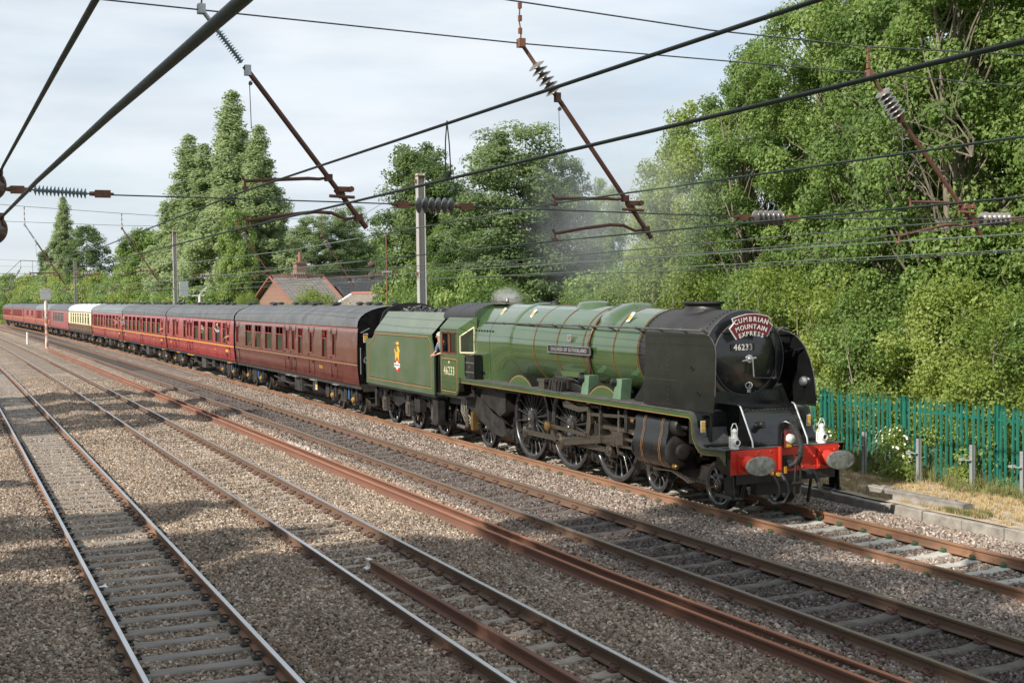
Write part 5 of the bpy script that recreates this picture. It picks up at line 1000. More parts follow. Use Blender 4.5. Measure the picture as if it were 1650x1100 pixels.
C = [
 ('maroon coach coloured dark as shaded, with long plain front end coupled to the tender', 'maroon2', None, 'roof', [(2.62, 3.05, 2.04, 2.82), (3.76, 4.40), (5.65, 6.13, 2.04, 2.82), (7.22, 7.86), (8.36, 8.82, 2.04, 2.82), (9.38, 9.84, 2.04, 2.82), (10.3, 11.5), (12.27, 13.48), (14.25, 15.45), (16.17, 17.4), (18.95, 19.4, 2.04, 2.82)], 'lined', '99041'),
 ('bright maroon coach with several narrow doors, directly behind the shade-darkened one', 'maroon', None, 'roof', [(1.02, 1.5, 2.04, 2.82), (1.8, 2.5), (3.12, 4.4), (5.15, 6.42), (7.15, 8.4), (9.12, 10.4), (11.0, 11.5, 2.04, 2.82), (12.0, 12.45, 2.04, 2.82), (12.95, 13.6), (15.5, 16.0, 2.04, 2.82), (16.6, 17.2), (18.7, 19.2, 2.04, 2.82)], 'maroon', '17105'),
 ('maroon open coach, third from the tender, with even window bays and a waving passenger', 'maroon', None, 'roof', [(1.0, 1.5, 2.04, 2.82)] + openw(4, 2.1, 2.0, 1.3) + [(9.9, 10.4, 2.04, 2.82)] + openw(4, 10.9, 2.0, 1.25) + [(18.7, 19.2, 2.04, 2.82)], 'maroon', '4856'),
 ('maroon coach just in front of the cream and brown coach', 'maroon', None, 'roof2', [(1.0, 1.5, 2.04, 2.82)] + openw(4, 2.1, 2.0, 1.25) + [(10.2, 10.7, 2.04, 2.82), (11.6, 12.8), (13.5, 14.7), (15.6, 16.8), (17.2, 18.0), (18.7, 19.2, 2.04, 2.82)], 'maroon', '4984'),
 ('chocolate brown and cream coach with a white roof', 'cream', 'choc', 'roofwhite', openw(8, 1.6, 2.1, 1.35), 'pullman', '352'),
 ('plain maroon coach with large bright metal framed windows behind the cream coach', 'maroon3', None, 'roof', [(4.6 + k * 1.7, 5.9 + k * 1.7, 1.8, 2.85) for k in range(7)], 'plain', '1659'),
 ('maroon coach seen behind the rusty signal post', 'maroon3', None, 'roof2', [(1.0, 1.5, 2.04, 2.82)] + openw(4, 2.3, 1.9, 1.1) + openw(4, 11.0, 1.9, 1.1), 'maroon', '13229'),
 ('faded maroon coach with few windows in two pairs, third from the rear', 'maroon3', None, 'roof', [(3.0, 4.0, 2.2, 2.9), (4.6, 5.6, 2.2, 2.9), (10.5, 11.5, 2.2, 2.9), (12.1, 13.1, 2.2, 2.9), (18.0, 18.5)], 'maroon', '21272'),
 ('maroon coach second from the rear end of the train', 'maroon3', None, 'roof', openw(9, 1.6, 1.95, 1.1), 'maroon', '5229'),
 ('rearmost maroon coach of the train by the green fence', 'maroon3', None, 'roof', openw(9, 1.6, 1.95, 1.1), 'maroon', '5200')]
for i, (lb, b, lo3, rf_, w, kd, nu) in enumerate(C): make_coach(i, lb, b, lo3, rf_, w, kd, nu, detail=i < 5, glaz='alu' if i in (5,) else ('winframe' if i != 4 else 'cream'), vents=14 if i != 4 else 10)
# ------------------------------------------------------------------ people
M['skin'] = pmat('skin', (.52, .30, .22), (.45, .25, .18), 8, .5)
def skin(name, pts, edges, radii, mat, parent, sub=1):
    me = bpy.data.meshes.new('s'); me.from_pydata(pts, edges, []); bm = bmesh.new(); bm.from_mesh(me); ly = bm.verts.layers.skin.verify(); bm.verts.ensure_lookup_table()
    for i, v in enumerate(bm.verts): v[ly].radius = (radii[i], radii[i]); v[ly].use_root = (i == 0)
    bm.to_mesh(me); bm.free(); o = bpy.data.objects.new('s', me); COL.objects.link(o); o.modifiers.new('k', 'SKIN').use_smooth_shade = True; sm = o.modifiers.new('s', 'SUBSURF'); sm.levels = sub; sm.render_levels = sub
    m2 = bpy.data.meshes.new_from_object(o.evaluated_get(bpy.context.evaluated_depsgraph_get())); bpy.data.objects.remove(o); m2.name = name; m2.materials.clear(); m2.materials.append(mat); m2.shade_smooth()
    r_ = bpy.data.objects.new(name, m2); COL.objects.link(r_); r_.parent = parent; return r_
def person(loc, rz, label, shirt, trousers, hair, arm='down', lean=0, group='people leaning from the train', base=1.17):
    # figure faces local -y; stands on the vehicle floor
    t = tag(empty('person', loc), label, 'person', group)
    H = 1.74; hz = 1.60; ly = -lean
    J = {'pel': (0, 0, .95), 'ch': (0, ly * .6, 1.25), 'nk': (0, ly, 1.44), 'hd': (0, ly * 1.15 - .01, 1.60), 'top': (0, ly * 1.15, 1.68), 'lh': (-.10, 0, .90), 'lk': (-.11, -.02, .50), 'lf': (-.11, 0, .08), 'lt': (-.11, -.14, .04), 'rh': (.10, 0, .90), 'rk': (.11, -.02, .50), 'rf': (.11, 0, .08), 'rt': (.11, -.14, .04),
         'ls': (-.18, ly * .9, 1.38), 'rs': (.18, ly * .9, 1.38)}
    if arm == 'down': J.update(le=(-.23, ly * .8, 1.12), lw=(-.22, ly - .12, .92), re=(.23, ly * .8, 1.12), rw=(.22, ly - .12, .92))
    elif arm == 'sill': J.update(le=(-.25, ly - .02, 1.15), lw=(-.10, ly - .20, 1.08), re=(.25, ly - .02, 1.15), rw=(.08, ly - .20, 1.08))
    elif arm == 'wave': J.update(le=(-.30, ly - .12, 1.22), lw=(-.40, ly - .30, 1.42), re=(.27, ly - .10, 1.15), rw=(.20, ly - .34, 1.08))
    else: J.update(le=(-.24, ly - .16, 1.26), lw=(-.06, ly - .26, 1.50), re=(.24, ly - .16, 1.24), rw=(.06, ly - .26, 1.48))
    K = list(J); E = [('pel', 'ch'), ('ch', 'nk'), ('nk', 'hd'), ('hd', 'top'), ('pel', 'lh'), ('lh', 'lk'), ('lk', 'lf'), ('lf', 'lt'), ('pel', 'rh'), ('rh', 'rk'), ('rk', 'rf'), ('rf', 'rt'), ('nk', 'ls'), ('nk', 'rs'), ('ls', 'le'), ('le', 'lw'), ('rs', 're'), ('re', 'rw')]
    RA = dict(pel=.13, ch=.13, nk=.055, hd=.095, top=.06, lh=.09, rh=.09, lk=.06, rk=.06, lf=.045, rf=.045, lt=.035, rt=.035, ls=.06, rs=.06, le=.042, re=.042, lw=.03, rw=.03)
    b = skin('body', [J[k] for k in K], [(K.index(a), K.index(c)) for a, c in E], [RA[k] for k in K], M['skin'], t)
    def sub(names, es, f, mat, nm): skin(nm, [J[k] for k in names], [(names.index(a), names.index(c)) for a, c in es], [RA[k] + f for k in names], mat, t)
    sub(['pel', 'ch', 'ls', 'rs', 'le', 're'], [('pel', 'ch'), ('ch', 'ls'), ('ch', 'rs'), ('ls', 'le'), ('rs', 're')], .014, shirt, 'shirt')
    sub(['pel', 'lh', 'lk', 'lf', 'rh', 'rk', 'rf'], [('pel', 'lh'), ('lh', 'lk'), ('lk', 'lf'), ('pel', 'rh'), ('rh', 'rk'), ('rk', 'rf')], .014, trousers, 'trousers')
    m = MB(); hd = Vector(J['hd']); m.lathe(hd + Vector((0, .025, .0)), (0, .25, 1), [(-.02, .10), (.03, .112), (.08, .095), (.115, .05), (.125, .001)], 14, cap=False); v = np.concatenate(m.v) ; m.v = [v]; h = m.build('hair', hair, None); h.parent = t
    m = MB()
    for q in (-.035, .035): m.lathe(hd + Vector((q, -.088, .015)), (0, -1, 0), [(0, .012), (.006, .009), (.008, .001)], 6)
    h = m.build('eyes', M['nameplate'], None); h.parent = t
    m = MB(); m.lathe(hd + Vector((0, -.09, -.02)), (0, -1, -.3), [(-.01, .018), (.02, .012), (.03, .001)], 6); h = m.build('nose', M['skin'], None); h.parent = t
    # hands: palm with five short fingers
    for sd_, wk, ek in ((-1, 'lw', 'le'), (1, 'rw', 're')):
        w = Vector(J[wk]); d = (w - Vector(J[ek])).normalized(); sdv = d.cross(Vector((0, 0, 1))).normalized() if abs(d.z) < .95 else Vector((1, 0, 0)); m = MB(); m.bar(w, w + d * .09, .08, .03)
        for q in range(4): o_ = sdv * (-.03 + .02 * q); m.tube([w + d * .08 + o_, w + d * (.13 - abs(q - 1.5) * .008) + o_, w + d * .15 + o_ + Vector((0, 0, -.02))], [.010, .009, .006], 5)
        m.tube([w + d * .02 + sdv * .04 * sd_, w + d * .06 + sdv * .07 * sd_, w + d * .09 + sdv * .075 * sd_], [.012, .011, .007], 5); h = m.build('hand', M['skin'], None); h.parent = t
    t.rotation_euler = (0, 0, rz); return t
M['bluecloth'] = pmat('blue_cloth', (.10, .12, .22), (.14, .16, .27), 5, .9); M['lightblue'] = pmat('light_blue_cloth', (.35, .48, .72), None, 5, .9); M['cyan'] = pmat('turquoise_cloth', (.05, .42, .62), None, 5, .9); M['darkcloth'] = pmat('dark_cloth', (.03, .03, .05), None, 5, .9); M['whitecloth'] = pmat('white_cloth', (.7, .7, .7), None, 5, .9); M['pinkcloth'] = pmat('pink_cloth', (.6, .3, .32), None, 5, .9)
M['greyhair'] = pmat('grey_hair', (.55, .50, .44), (.42, .38, .33), 20, .8); M['brownhair'] = pmat('brown_hair', (.12, .07, .04), None, 20, .8); M['blondhair'] = pmat('fair_hair', (.45, .34, .2), None, 20, .8)
person((-15.12, -.98, 1.37), R(8), 'grey-haired engine driver in blue overalls leaning from the cab doorway', M['bluecloth'], M['bluecloth'], M['greyhair'], 'sill', .26, 'people leaning from the train')
def win_person(ci, dx, label, *a, **k):
    X = -22.62 - ci * 20.009 - dx; person((X, cy(X) - .98, 1.17), R(5), label, *a, **k)
win_person(0, 17.0, 'passenger with a pink face behind the rear window of the shade-darkened coach', M['pinkcloth'], M['darkcloth'], M['brownhair'], 'down', .12)
win_person(1, 3.9, 'fair-haired passenger in light blue with a camera at a bright maroon coach window', M['lightblue'], M['lightblue'], M['blondhair'], 'camera', .34)
win_person(1, 1.25, 'dark clothed passenger leaning from the front door of the bright maroon coach', M['darkcloth'], M['darkcloth'], M['brownhair'], 'sill', .30)
win_person(1, 9.7, 'passenger in a pale top inside the middle of the bright maroon coach', M['whitecloth'], M['darkcloth'], M['greyhair'], 'down', .1)
win_person(2, 1.25, 'passenger in white leaning from the front door of the third coach', M['whitecloth'], M['darkcloth'], M['brownhair'], 'sill', .30)
win_person(2, 18.95, 'passenger in turquoise waving from the rear door of the third coach', M['cyan'], M['darkcloth'], M['blondhair'], 'wave', .36)
win_person(3, 3.0, 'passenger in pink at a front window of the coach ahead of the cream one', M['pinkcloth'], M['darkcloth'], M['brownhair'], 'wave', .30)
win_person(9, 2.0, 'passenger in white leaning out near the rear of the train', M['whitecloth'], M['darkcloth'], M['brownhair'], 'sill', .34)
# ------------------------------------------------------------------ palisade fence, cable posts
def palisade(x0, npan, y, label, pal_parts=True, yslope=0, zb=-.02):
    t = thing('palisade_fence', label, 'fence', (x0 - npan * 1.375, y, 0), 'green palisade fences'); pm = None; pmesh = None
    Y = lambda x: y + yslope * (x - x0) + cy(x)
    for k in range(npan + 1):
        x = x0 - k * 2.75; m = MB(); m.bb((x - .055, Y(x) - .0, -.3), (x - .045, Y(x) + .11, 1.78)); m.bb((x + .045, Y(x) - .0, -.3), (x + .055, Y(x) + .11, 1.78)); m.bb((x - .055, Y(x) + .045, -.3), (x + .055, Y(x) + .055, 1.78)); m.build('fence_post', M['fence'], t, smooth=0)
        if k == npan: break
        for z in (.28, 1.50):
            m = MB(); m.bb((x - .04, Y(x) - .008, z - .03), (x - 2.71, Y(x - 2.75) + .0, z + .03)); m.bb((x - .04, Y(x), z + .022), (x - 2.71, Y(x) + .04, z + .03)); m.build('fence_rail', M['fence'], t, smooth=0)
        for q in range(17):
            xx = x - .13 - q * .156
            if pmesh is None:
                m = MB(); sec = [(-.033, .012), (-.020, -.012), (-.012, -.004), (.012, -.004), (.020, -.012), (.033, .012)]
                m.grid([[(p[0], p[1] - .03, zz) for p in sec] for zz in (zb, 1.68)]); 
                m.add([(-.033, -.018, 1.68), (-.018, -.04, 1.68), (-.028, -.05, 1.80)], [(0, 1, 2)]); m.add([(.033, -.018, 1.68), (.018, -.04, 1.68), (.028, -.05, 1.80)], [(0, 1, 2)]); m.add([(-.014, -.034, 1.68), (.014, -.034, 1.68), (0, -.04, 1.82)], [(0, 1, 2)])
                o = m.build('fence_pale', M['fence'], None, smooth=0, fix=False); pmesh = o.data; bpy.data.objects.remove(o)
            o = bpy.data.objects.new('fence_pale', pmesh); COL.objects.link(o); o.parent = t; o.matrix_parent_inverse = Matrix.Identity(4); o.location = (xx - t.location.x, Y(xx) - t.location.y, random.Random(k * 40 + q).uniform(-.012, .012)); o.rotation_euler = (random.Random(k * 41 + q).gauss(0, .012), random.Random(k * 43 + q).gauss(0, .010), random.Random(k * 47 + q).gauss(0, .12))
    return t
palisade(7.85, 16, 5.0, 'green steel palisade fence beside the locomotive, by the trees')
palisade(-214, 4, 4.2, 'distant green palisade fence at the tail of the train')
for k, (x, y, lb) in enumerate([(-5.45, 4.35, 'galvanised cable post nearest the far buffer'), (-3.72, 4.45, 'galvanised cable post second along from the buffer, before the white roses'), (-2.1, 4.55, 'galvanised cable post just in front of the white rose flowers'), (-.72, 4.7, 'galvanised cable post behind the loose concrete sleeper end'), (.55, 4.75, 'galvanised cable post at the right edge of the photo')]):
    t = thing('cable_post', lb, 'post', (x, y, 0), 'galvanised cable posts along the verge')
    m = MB(); m.bb((x - .05, y - .05, -.2), (x + .05, y - .042, .98)); m.bb((x - .05, y - .05, -.2), (x - .042, y + .02, .98)); m.bb((x + .042, y - .05, -.2), (x + .05, y + .02, .98))
    for q in range(3): m.cyl((x, y - .05, .80 + q * .07), (x, y - .06, .80 + q * .07), .012, n=6)
    m.build('post', M['galv'], t, smooth=0); m = MB(); m.bb((x - .20, y - .12, .665), (x + .03, y - .05, .68)); m.bb((x - .24, y - .14, .65), (x - .14, y - .04, .70)); m.build('cable_bracket', M['galv'], t, smooth=0)
# rubble and litter
x = rng.uniform(-9, 6, 260); y = rng.uniform(4.55, 4.95, 260); scatter('rubble', np.stack([x, y, 0 * x + .02], -1), .06, .17, 'loose broken stones under the green fence')['category'] = 'rubble'
wr_col = bpy.data.collections.new('pale_stones')
for i in range(3):
    o_ = rock(30 + i); o_.data.materials[0] = pmat('pale_stone', (.62, .58, .54), (.45, .41, .38), 9, .8); wr_col.objects.link(o_)
x = rng.uniform(-18.6, -14.4, 900); y = -4.93 + rng.normal(0, .09, 900); scatter('pale_gravel', np.stack([x, y, bed(x, y) + .02], -1), .04, .09, 'patch of fresh pale gravel beside the dark track', wr_col)['category'] = 'gravel'
brick_m = pmat('broken_brick', (.42, .17, .11), (.34, .20, .16), 8, .9)
for k, (x, y, z) in enumerate([(.9, 4.5, .05), (1.25, 4.4, .06), (1.6, 4.55, .08)]):
    m = MB(); m.box((x, y, z), (.22, .11, .09), Matrix.Rotation(.6 * k + .3, 3, 'Z') @ Matrix.Rotation(.3, 3, 'X')); tag(m.build('broken_brick', brick_m, None, smooth=0), ['broken red brick at the foot of the green fence, first from the left', 'broken red brick in the middle of three by the green fence', 'broken red brick at the far right by the green fence'][k], 'brick', 'broken bricks by the fence')
m = MB(); rr = np.random.default_rng(5); P = [[(-5.35 + i * .06 + rr.uniform(-.01, .01), -13.15 + j * .05 + rr.uniform(-.01, .01), -.07 + rr.uniform(0, .05)) for j in range(5)] for i in range(5)]
P = [[(p[0] + 5.0 - .1, p[1] + 0.9, p[2]) for p in r_] for r_ in P]; m.grid(P); tag(m.build('litter', M['white'], None, smooth=0, fix=False), 'scrap of crumpled white litter on the ballast beside the nearest track', 'litter')
# ------------------------------------------------------------------ signals
def signal(x, y, ztop, label, rusty=True):
    t = thing('signal', label, 'signal', (x, y, -.2), 'railway signals'); m = MB(); m.cyl((x, y, -.25), (x, y, ztop - 1.0), .14, n=14); m.build('post', pmat('rust_streaked_white_post', (.62, .58, .53), (.36, .13, .07), 1.8, .7, lo=.46, hi=.54), t)
    m = MB(); m.bb((x - .10, y - .42, ztop - 1.0), (x + .16, y + .42, ztop)); m.bb((x - .16, y - .36, ztop - .9), (x - .10, y + .36, ztop - .1)); m.bb((x - .18, y - .3, ztop - .55), (x - .16, y + .3, ztop - .52)); m.build('signal_back', M['galv'], t, smooth=0)
    m = MB(); m.bb((x - .3, y - .3, 2.6), (x - .14, y + .3, 2.7)); m.bb((x - .22, y - .15, 3.0), (x - .12, y - .1, ztop - 1)); m.build('ladder', M['galv'], t, smooth=0)
signal(-103, -5.75, 5.25, 'grey backed signal head on a rust streaked white post between the tracks')
t = thing('signal', 'grey backed signal head on a bent white bracket seen above the coach roofs', 'signal', (-80, 2.3, 0), 'railway signals'); xs, ys = -78.0, 2.4
m = MB(); m.bb((xs - .1, ys - .5, 4.35), (xs + .15, ys + .1, 5.45)); m.build('signal_back', M['galv'], t, smooth=0); m = MB(); m.bb((xs - .05, ys + .1, 4.35), (xs + .05, ys + 1.3, 4.43)); m.bar((xs, ys + .9, 4.4), (xs, ys + 1.5, 5.0), .06, .06); m.cyl((xs, ys + .95, -.1), (xs, ys + .95, 4.4), .09, n=10); m.bar((xs, ys + .95, 4.7), (xs, ys + 1.4, 4.75), .05, .05); m.build('bracket', M['white'], t, smooth=0)
m = MB(); m.cyl((-122.4, -6.3, -.3), (-122.4, -6.3, .95), .11, n=10); tag(m.build('marker_post', M['white'], None), 'short white marker post between the tracks near the train tail', 'post')
# ------------------------------------------------------------------ overhead line
def disc_insulator(p, q, n, r, mat, parent, name='insulator'):
    p = Vector(p); q = Vector(q); d = (q - p); l = d.length; d.normalize(); m = MB(); m.cyl(p, q, r * .28, n=10); o = m.build(name, M[mat], parent)
    for k in range(n):
        c = p + d * (l * (k + .5) / n); m = MB(); h = l / n; m.lathe(c, d, [(-h * .42, r * .3), (-h * .30, r * .55), (-h * .02, r * .96), (h * .06, r), (h * .10, r * .93), (h * .02, r * .6), (h * .3, r * .34)], 20, cap=False); m.build('insulator_shed', M[mat], o, smooth=40)
    return o
def wire(name, pts, r, mat, label, cat='wire', group=None, n=6):
    m = MB(); m.tube(pts, r, n); return tag(m.build(name, M[mat], None, smooth=60), label, cat, group)
def ext(pts, x0):  # straight runs keep the bend of the line
    return [(x, y + cy(x), z) for x, y, z in pts]
g_c, g_m = 'contact wires over the tracks', 'catenary wires over the tracks'
T_ = [(-11.40, -11.47, 'nearest track but one on the left', 4.79, 5.09, 'wire_dark'), (-8.0, -7.94, 'track with the spare rail', 4.68, 5.03, 'wire_green'), (-3.28, -3.44, 'track next to the train', 4.70, 4.83, 'wire_green'), (.10, 0, 'train track', 4.66, 4.58, 'wire_green')]
DL = ['wire dropper over the nearest track, ', 'wire dropper over the dusty track, ', 'wire dropper over the dark track, ', 'wire dropper over the train, ']
DP = {12.0: 'the long loop seen in the sky'}
for q_ in range(4): DP.update({-12 - q_: 'first one beyond the nearest slanting tubes', -23: 'second one along', -48: 'between the second and third rows of tubes', -66: 'just before the third row of tubes'})
LB = ['over the track nearest the camera', 'over the dusty track with the short spare rail', 'over the dark track next to the train', 'over the train']
for k, (yh, yc, nm, zc, zm, mt) in enumerate(T_):
    ypt = lambda x, k=k, yh=yh, yc=yc: np.interp(x, [-215, -143, -86, -29, 6.4, 30], [yc, yc - .2, yc + .2, yc - .15, yh, yc + .1]) + cy(x)
    xs = [26, 15, 6.4, -5, -17, -29, -43, -57, -71, -86, -114, -143, -215, -290]
    wire('contact_wire', [(x, ypt(x), zc - (.02 if x not in (6.4, -29, -86) else 0)) for x in xs], .0085 if k else .009, 'wire_green' if k else 'wire_dark', 'green copper contact wire ' + LB[k], 'wire', g_c)
    def zmf(x, zm=zm): return float(np.interp(x, [-290, -143, -114, -86, -57, -29, -17, -5, 6.4, 30], [zm + .5, zm + .6, zm, zm + .55, zm - .05, zm + .45 if zm > 4.8 else zm + .3, zm + .06, zm - .02, zm + .06, zm - .12]))
    wire('catenary_wire', [(x, ypt(x) + .02, zmf(x)) for x in xs], .0095, 'wire_dark' if k != 1 else 'wire_green', 'stranded catenary wire ' + LB[k], 'wire', g_m)
    for x in ([12.0] if k == 0 else []) + [-12 - k, -23, -48, -66]:
        m = MB(); z1, z0 = zmf(x), zc; y = ypt(x); m.tube([(x, y, z1), (x + .03, y, z1 - (z1 - z0) * .4), (x + .05, y, z0 + .02), (x, y, z0 - .01)], .004, 4); m.box((x, y, z0 + .01), (.04, .02, .04)); m.tube([(x, y, z1 + .01), (x - .03, y, z1 - .1), (x - .04, y, z0 + .02)], .004, 4)
        tag(m.build('dropper', M['wire_dark'], None), DL[k] + DP[x], 'dropper', 'droppers between catenary and contact wires')
wire('feeder_wire', [(26, -2.95, 5.1), (8.15, -3.0, 4.87), (4.9, -3.0, 4.76), (-2.3, -3.0, 4.71), (-29, -2.9, 5.0), (-86, -3.2, 5.2)], .008, 'wire_grey', 'grey feeder wire crossing just above the train roofs')
D1 = [(19.6, -13.66, 4.99), (16.8, -13.6, 5.07), (13.03, -13.6, 5.16), (6.97, -13.6, 5.28), (6.4, -13.6, 5.28)]
wire('catenary_wire', D1, .013, 'wire_dark', 'thick dark wire rising steeply at the top left corner', 'wire', g_m, 8)
wire('contact_wire', [(19.0, -13.64, 4.56), (16.74, -13.6, 4.63), (14.76, -13.6, 4.69), (11.24, -13.6, 4.78), (6.4, -13.6, 4.87)], .013, 'wire_grey', 'thickest wire crossing the upper left of the picture to the round insulator', 'wire', g_c, 8)
for z, lb in ((5.16, 'upper round brown insulator cut by the left edge'), (4.76, 'lower round brown insulator cut by the left edge')):
    t = thing('insulator', lb, 'insulator', (6.4, -13.68, z), 'round brown insulators at the left edge'); m = MB(); m.lathe((6.30, -13.70, z), (1, 0, 0), [(0, .03), (.02, .09), (.06, .135), (.11, .15), (.15, .12), (.18, .06), (.22, .03)], 28); m.build('insulator_body', M['porcelain_dark'], t, smooth=50)
    m = MB(); m.tube([(6.4, -13.68, z), (6.4, -13.6, z + .11)], .02, 6); m.box((6.42, -13.6, z + .12), (.08, .04, .05)); m.tube([(6.44, -13.6, z + .12), (6.46, -13.58, z + .04), (6.44, -13.57, z + .01)], .008, 5); m.build('wire_clamp', M['rustchain'], t, smooth=30)
def headspan(X, tubes, nm, near):
    # masts
    yo = cy(X)
    for y, lab in ((3.25, 'by the far side of the line'), (-17.0, 'on the near side of the line')):
        if near and y > 0: continue
        if y < 0 and not near: continue
        z1 = 8.95 if X > -60 else 9.6
        m = MB(); w = .15; m.bb((X - w, yo + y - w, -.3), (X + w, yo + y - w + .02, z1)); m.bb((X - w, yo + y + w - .02, -.3), (X + w, yo + y + w, z1)); m.bb((X - .01, yo + y - w + .02, -.3), (X + .01, yo + y + w - .02, z1))
        t = thing('catenary_mast', 'grey steel lineside mast %s' % nm, 'mast', (X, yo + y, 0), 'overhead line masts'); m.build('mast', M['mast'], t, smooth=0)
        m = MB(); m.bb((X - .17, yo + y - .17, z1 - .12), (X + .17, yo + y + .17, z1 - .08)); m.box((X, yo + y - .2, z1 - .3), (.1, .1, .12)); m.box((X, yo + y - .2, 5.0), (.12, .1, .14)); m.build('mast_bracket', M['rustchain'], t, smooth=0)
    yr = 3.1; G = 'span wires across the tracks'
    wire('span_wire', [(X, yo + a, b) for a, b in [(-17, 7.9), (-14, 7.62), (-11.76, 7.44), (-8.51, 7.24), (-6, 7.10), (-3.72, 7.06), (-1.2, 7.12), (1, 7.35), (yr, 7.9 if near else 8.6)]], .009, 'wire_grey', 'upper head span wire %s' % nm, 'wire', G)
    wire('span_wire', [(X, yo + a, b) for a, b in [(-17, 7.05), (-12.64, 6.91), (-8.38, 6.79), (-3.73, 6.74), (-1.21, 6.71), (yr, 6.66)]], .008, 'wire_grey', 'middle cross span wire %s' % nm, 'wire', G)
    lw = [(-17, 5.18), (-13.5, 5.13), (-12.7, 5.09), (-10.33, 5.06), (-7.06, 5.0), (-5.2, 4.965), (-2.26, 4.985), (-1.2, 5.0), (yr, 5.05)]
    wire('span_wire', [(X, yo + a, b) for a, b in lw], .0075, 'wire_grey', 'lower cross span wire %s' % nm, 'wire', G)
    # strain insulators in the lower span wire
    for (a, b, kd) in ((-13.32, -12.85, 'polymer'), (-9.60, -9.17, 'porcelain'), (-5.42, -5.0, 'porcelain'), (-1.96, -1.47, 'porcelain'), (1.6, 2.0, 'porcelain')):
        za = float(np.interp(a, [q[0] for q in lw], [q[1] for q in lw])); zb = float(np.interp(b, [q[0] for q in lw], [q[1] for q in lw]))
        lb2 = {-13.32: 'finned blue grey insulator at the far left of the lower span wire', -9.60: 'six disc insulator of the lower span wire before the mast' if near else 'six disc insulator over the wide gap', -5.42: 'six disc insulator between the two spare-side tracks', -1.96: 'six disc insulator near the train track', 1.6: 'six disc insulator beyond the train'}[a]
        if not near and a == -13.32: continue
        t = thing('insulator', lb2 + ('' if near else ' ' + nm), 'insulator', (X, yo + (a + b) / 2, za), 'strain insulators in the lower span wires')
        disc_insulator((X, yo + a, za), (X, yo + b, zb), 14 if kd == 'polymer' else 6, .05 if kd == 'polymer' else .088, kd, t, 'insulator_string')
        m = MB(); m.tube([(X, yo + a - .26, za), (X, yo + a - .2, za + .005), (X, yo + a - .02, za)], [.012, .028, .022], 6); m.tube([(X, yo + b + .02, zb), (X, yo + b + .14, zb), (X, yo + b + .24, zb)], [.022, .028, .012], 6); m.box((X, yo + a - .14, za), (.05, .12, .07)); m.box((X, yo + b + .14, zb), (.05, .14, .07)); m.build('end_fitting', M['rustchain'], t, smooth=30)
    for (y0, z0, y1, z1, kd, arms, lb3) in tubes:
        t = thing('drop_tube', '%s %s' % (lb3, nm), 'registration tube', (X, yo + y0, z0), 'slanting rusty tubes of the overhead line')
        a = Vector((X + .02, yo + y0, z0)); b = Vector((X + .02, yo + y1, z1)); d = (b - a).normalized(); l = (b - a).length; sg = 1 if y1 > y0 else -1
        i0, i1 = (.05, .16) if kd == 'none' else (.10, .25)
        ni = a + d * l * i0; ne = a + d * l * i1
        if kd == 'polymer': disc_insulator(a + d * l * .10, a + d * l * .235, 13, .045, 'polymer', t)
        else: disc_insulator(ni, ne, 6, .10, 'porcelain', t)
        m = MB(); m.tube([a, ni], .022, 8); m.box(a, (.09, .07, .09)); m.tube([a + Vector((0, 0, -.03)), a + Vector((0, .0, .04))], .035, 6); m.box(ne + d * .05, (.06, .06, .10)); m.build('head_fitting', M['rustchain'] if kd != 'polymer' else M['galv'], t, smooth=30)
        m = MB(); m.tube([ne, b], .026, 10); m.build('tube', M['rusttube'], t)
        m = MB(); q = a + d * l * .83
        m.tube([q - d * .05, q + d * .05], .042, 8); m.box(q + Vector((.03, sg * .03, .03)), (.08, .12, .05)); m.tube([q + Vector((.05, -.12, -.04)), q + Vector((.05, .14, -.05))], .018, 6); m.lathe(q + Vector((.06, .1, .03)), (1, 0, 0), [(-.03, .03), (.03, .03)], 8); m.build('wire_clamp', M['rustchain'], t, smooth=30)
        # suspension chain to upper wire
        if z0 < 7:
            zu = float(np.interp(y0, [-17, -11.76, -8.51, -3.72, -1.2, 3], [7.9, 7.44, 7.24, 7.06, 7.12, 7.9])); m = MB(); m.tube([(X, yo + y0, z0), (X, yo + y0 + .012, z0 + .12), (X, yo + y0 - .008, (z0 + zu) / 2), (X, yo + y0, zu)], .009, 5)
            for tt in (.3, .6, .9): m.box((X, yo + y0, lerp(z0, zu, tt)), (.035, .035, .06))
            m.build('hanger_chain', M['rustchain'], t, smooth=30)
        for (f0, ye, ze, bend) in arms:
            p = a + d * l * f0; m = MB(); e = Vector((X + .02, yo + ye, ze)); mid = p.lerp(e, .4) + Vector((0, 0, bend)); m.tube([p, p.lerp(e, .12) + Vector((0, 0, -.01)), p.lerp(e, .25) + Vector((0, 0, bend * .8)), mid, p.lerp(e, .7) + Vector((0, 0, bend * .6)), e], [.012, .016, .018, .018, .018, .016], 8); m.box(p, (.07, .07, .07)); ar = m.build('registration_arm', M['rusttube'], t)
            m = MB(); m.tube([e, e + Vector((0, 0, -.07))], .012, 6); m.box(e + Vector((0, 0, -.07)), (.06, .05, .03)); m.tube([e, e + Vector((0, -.03 * sg, .05))], .014, 5); m.build('wire_clip', M['rustchain'], ar, smooth=30)
        m = MB(); q = a + d * l * .31; m.tube([q, q + Vector((.0, -.05, -.02)), q + Vector((0, -.04, -.48))], .004, 4); m.lathe(q + Vector((0, -.04, -.04)), (1, 0, 0), [(-.01, .02), (.01, .02)], 8); m.build('stay_wire', M['wire_grey'], t)
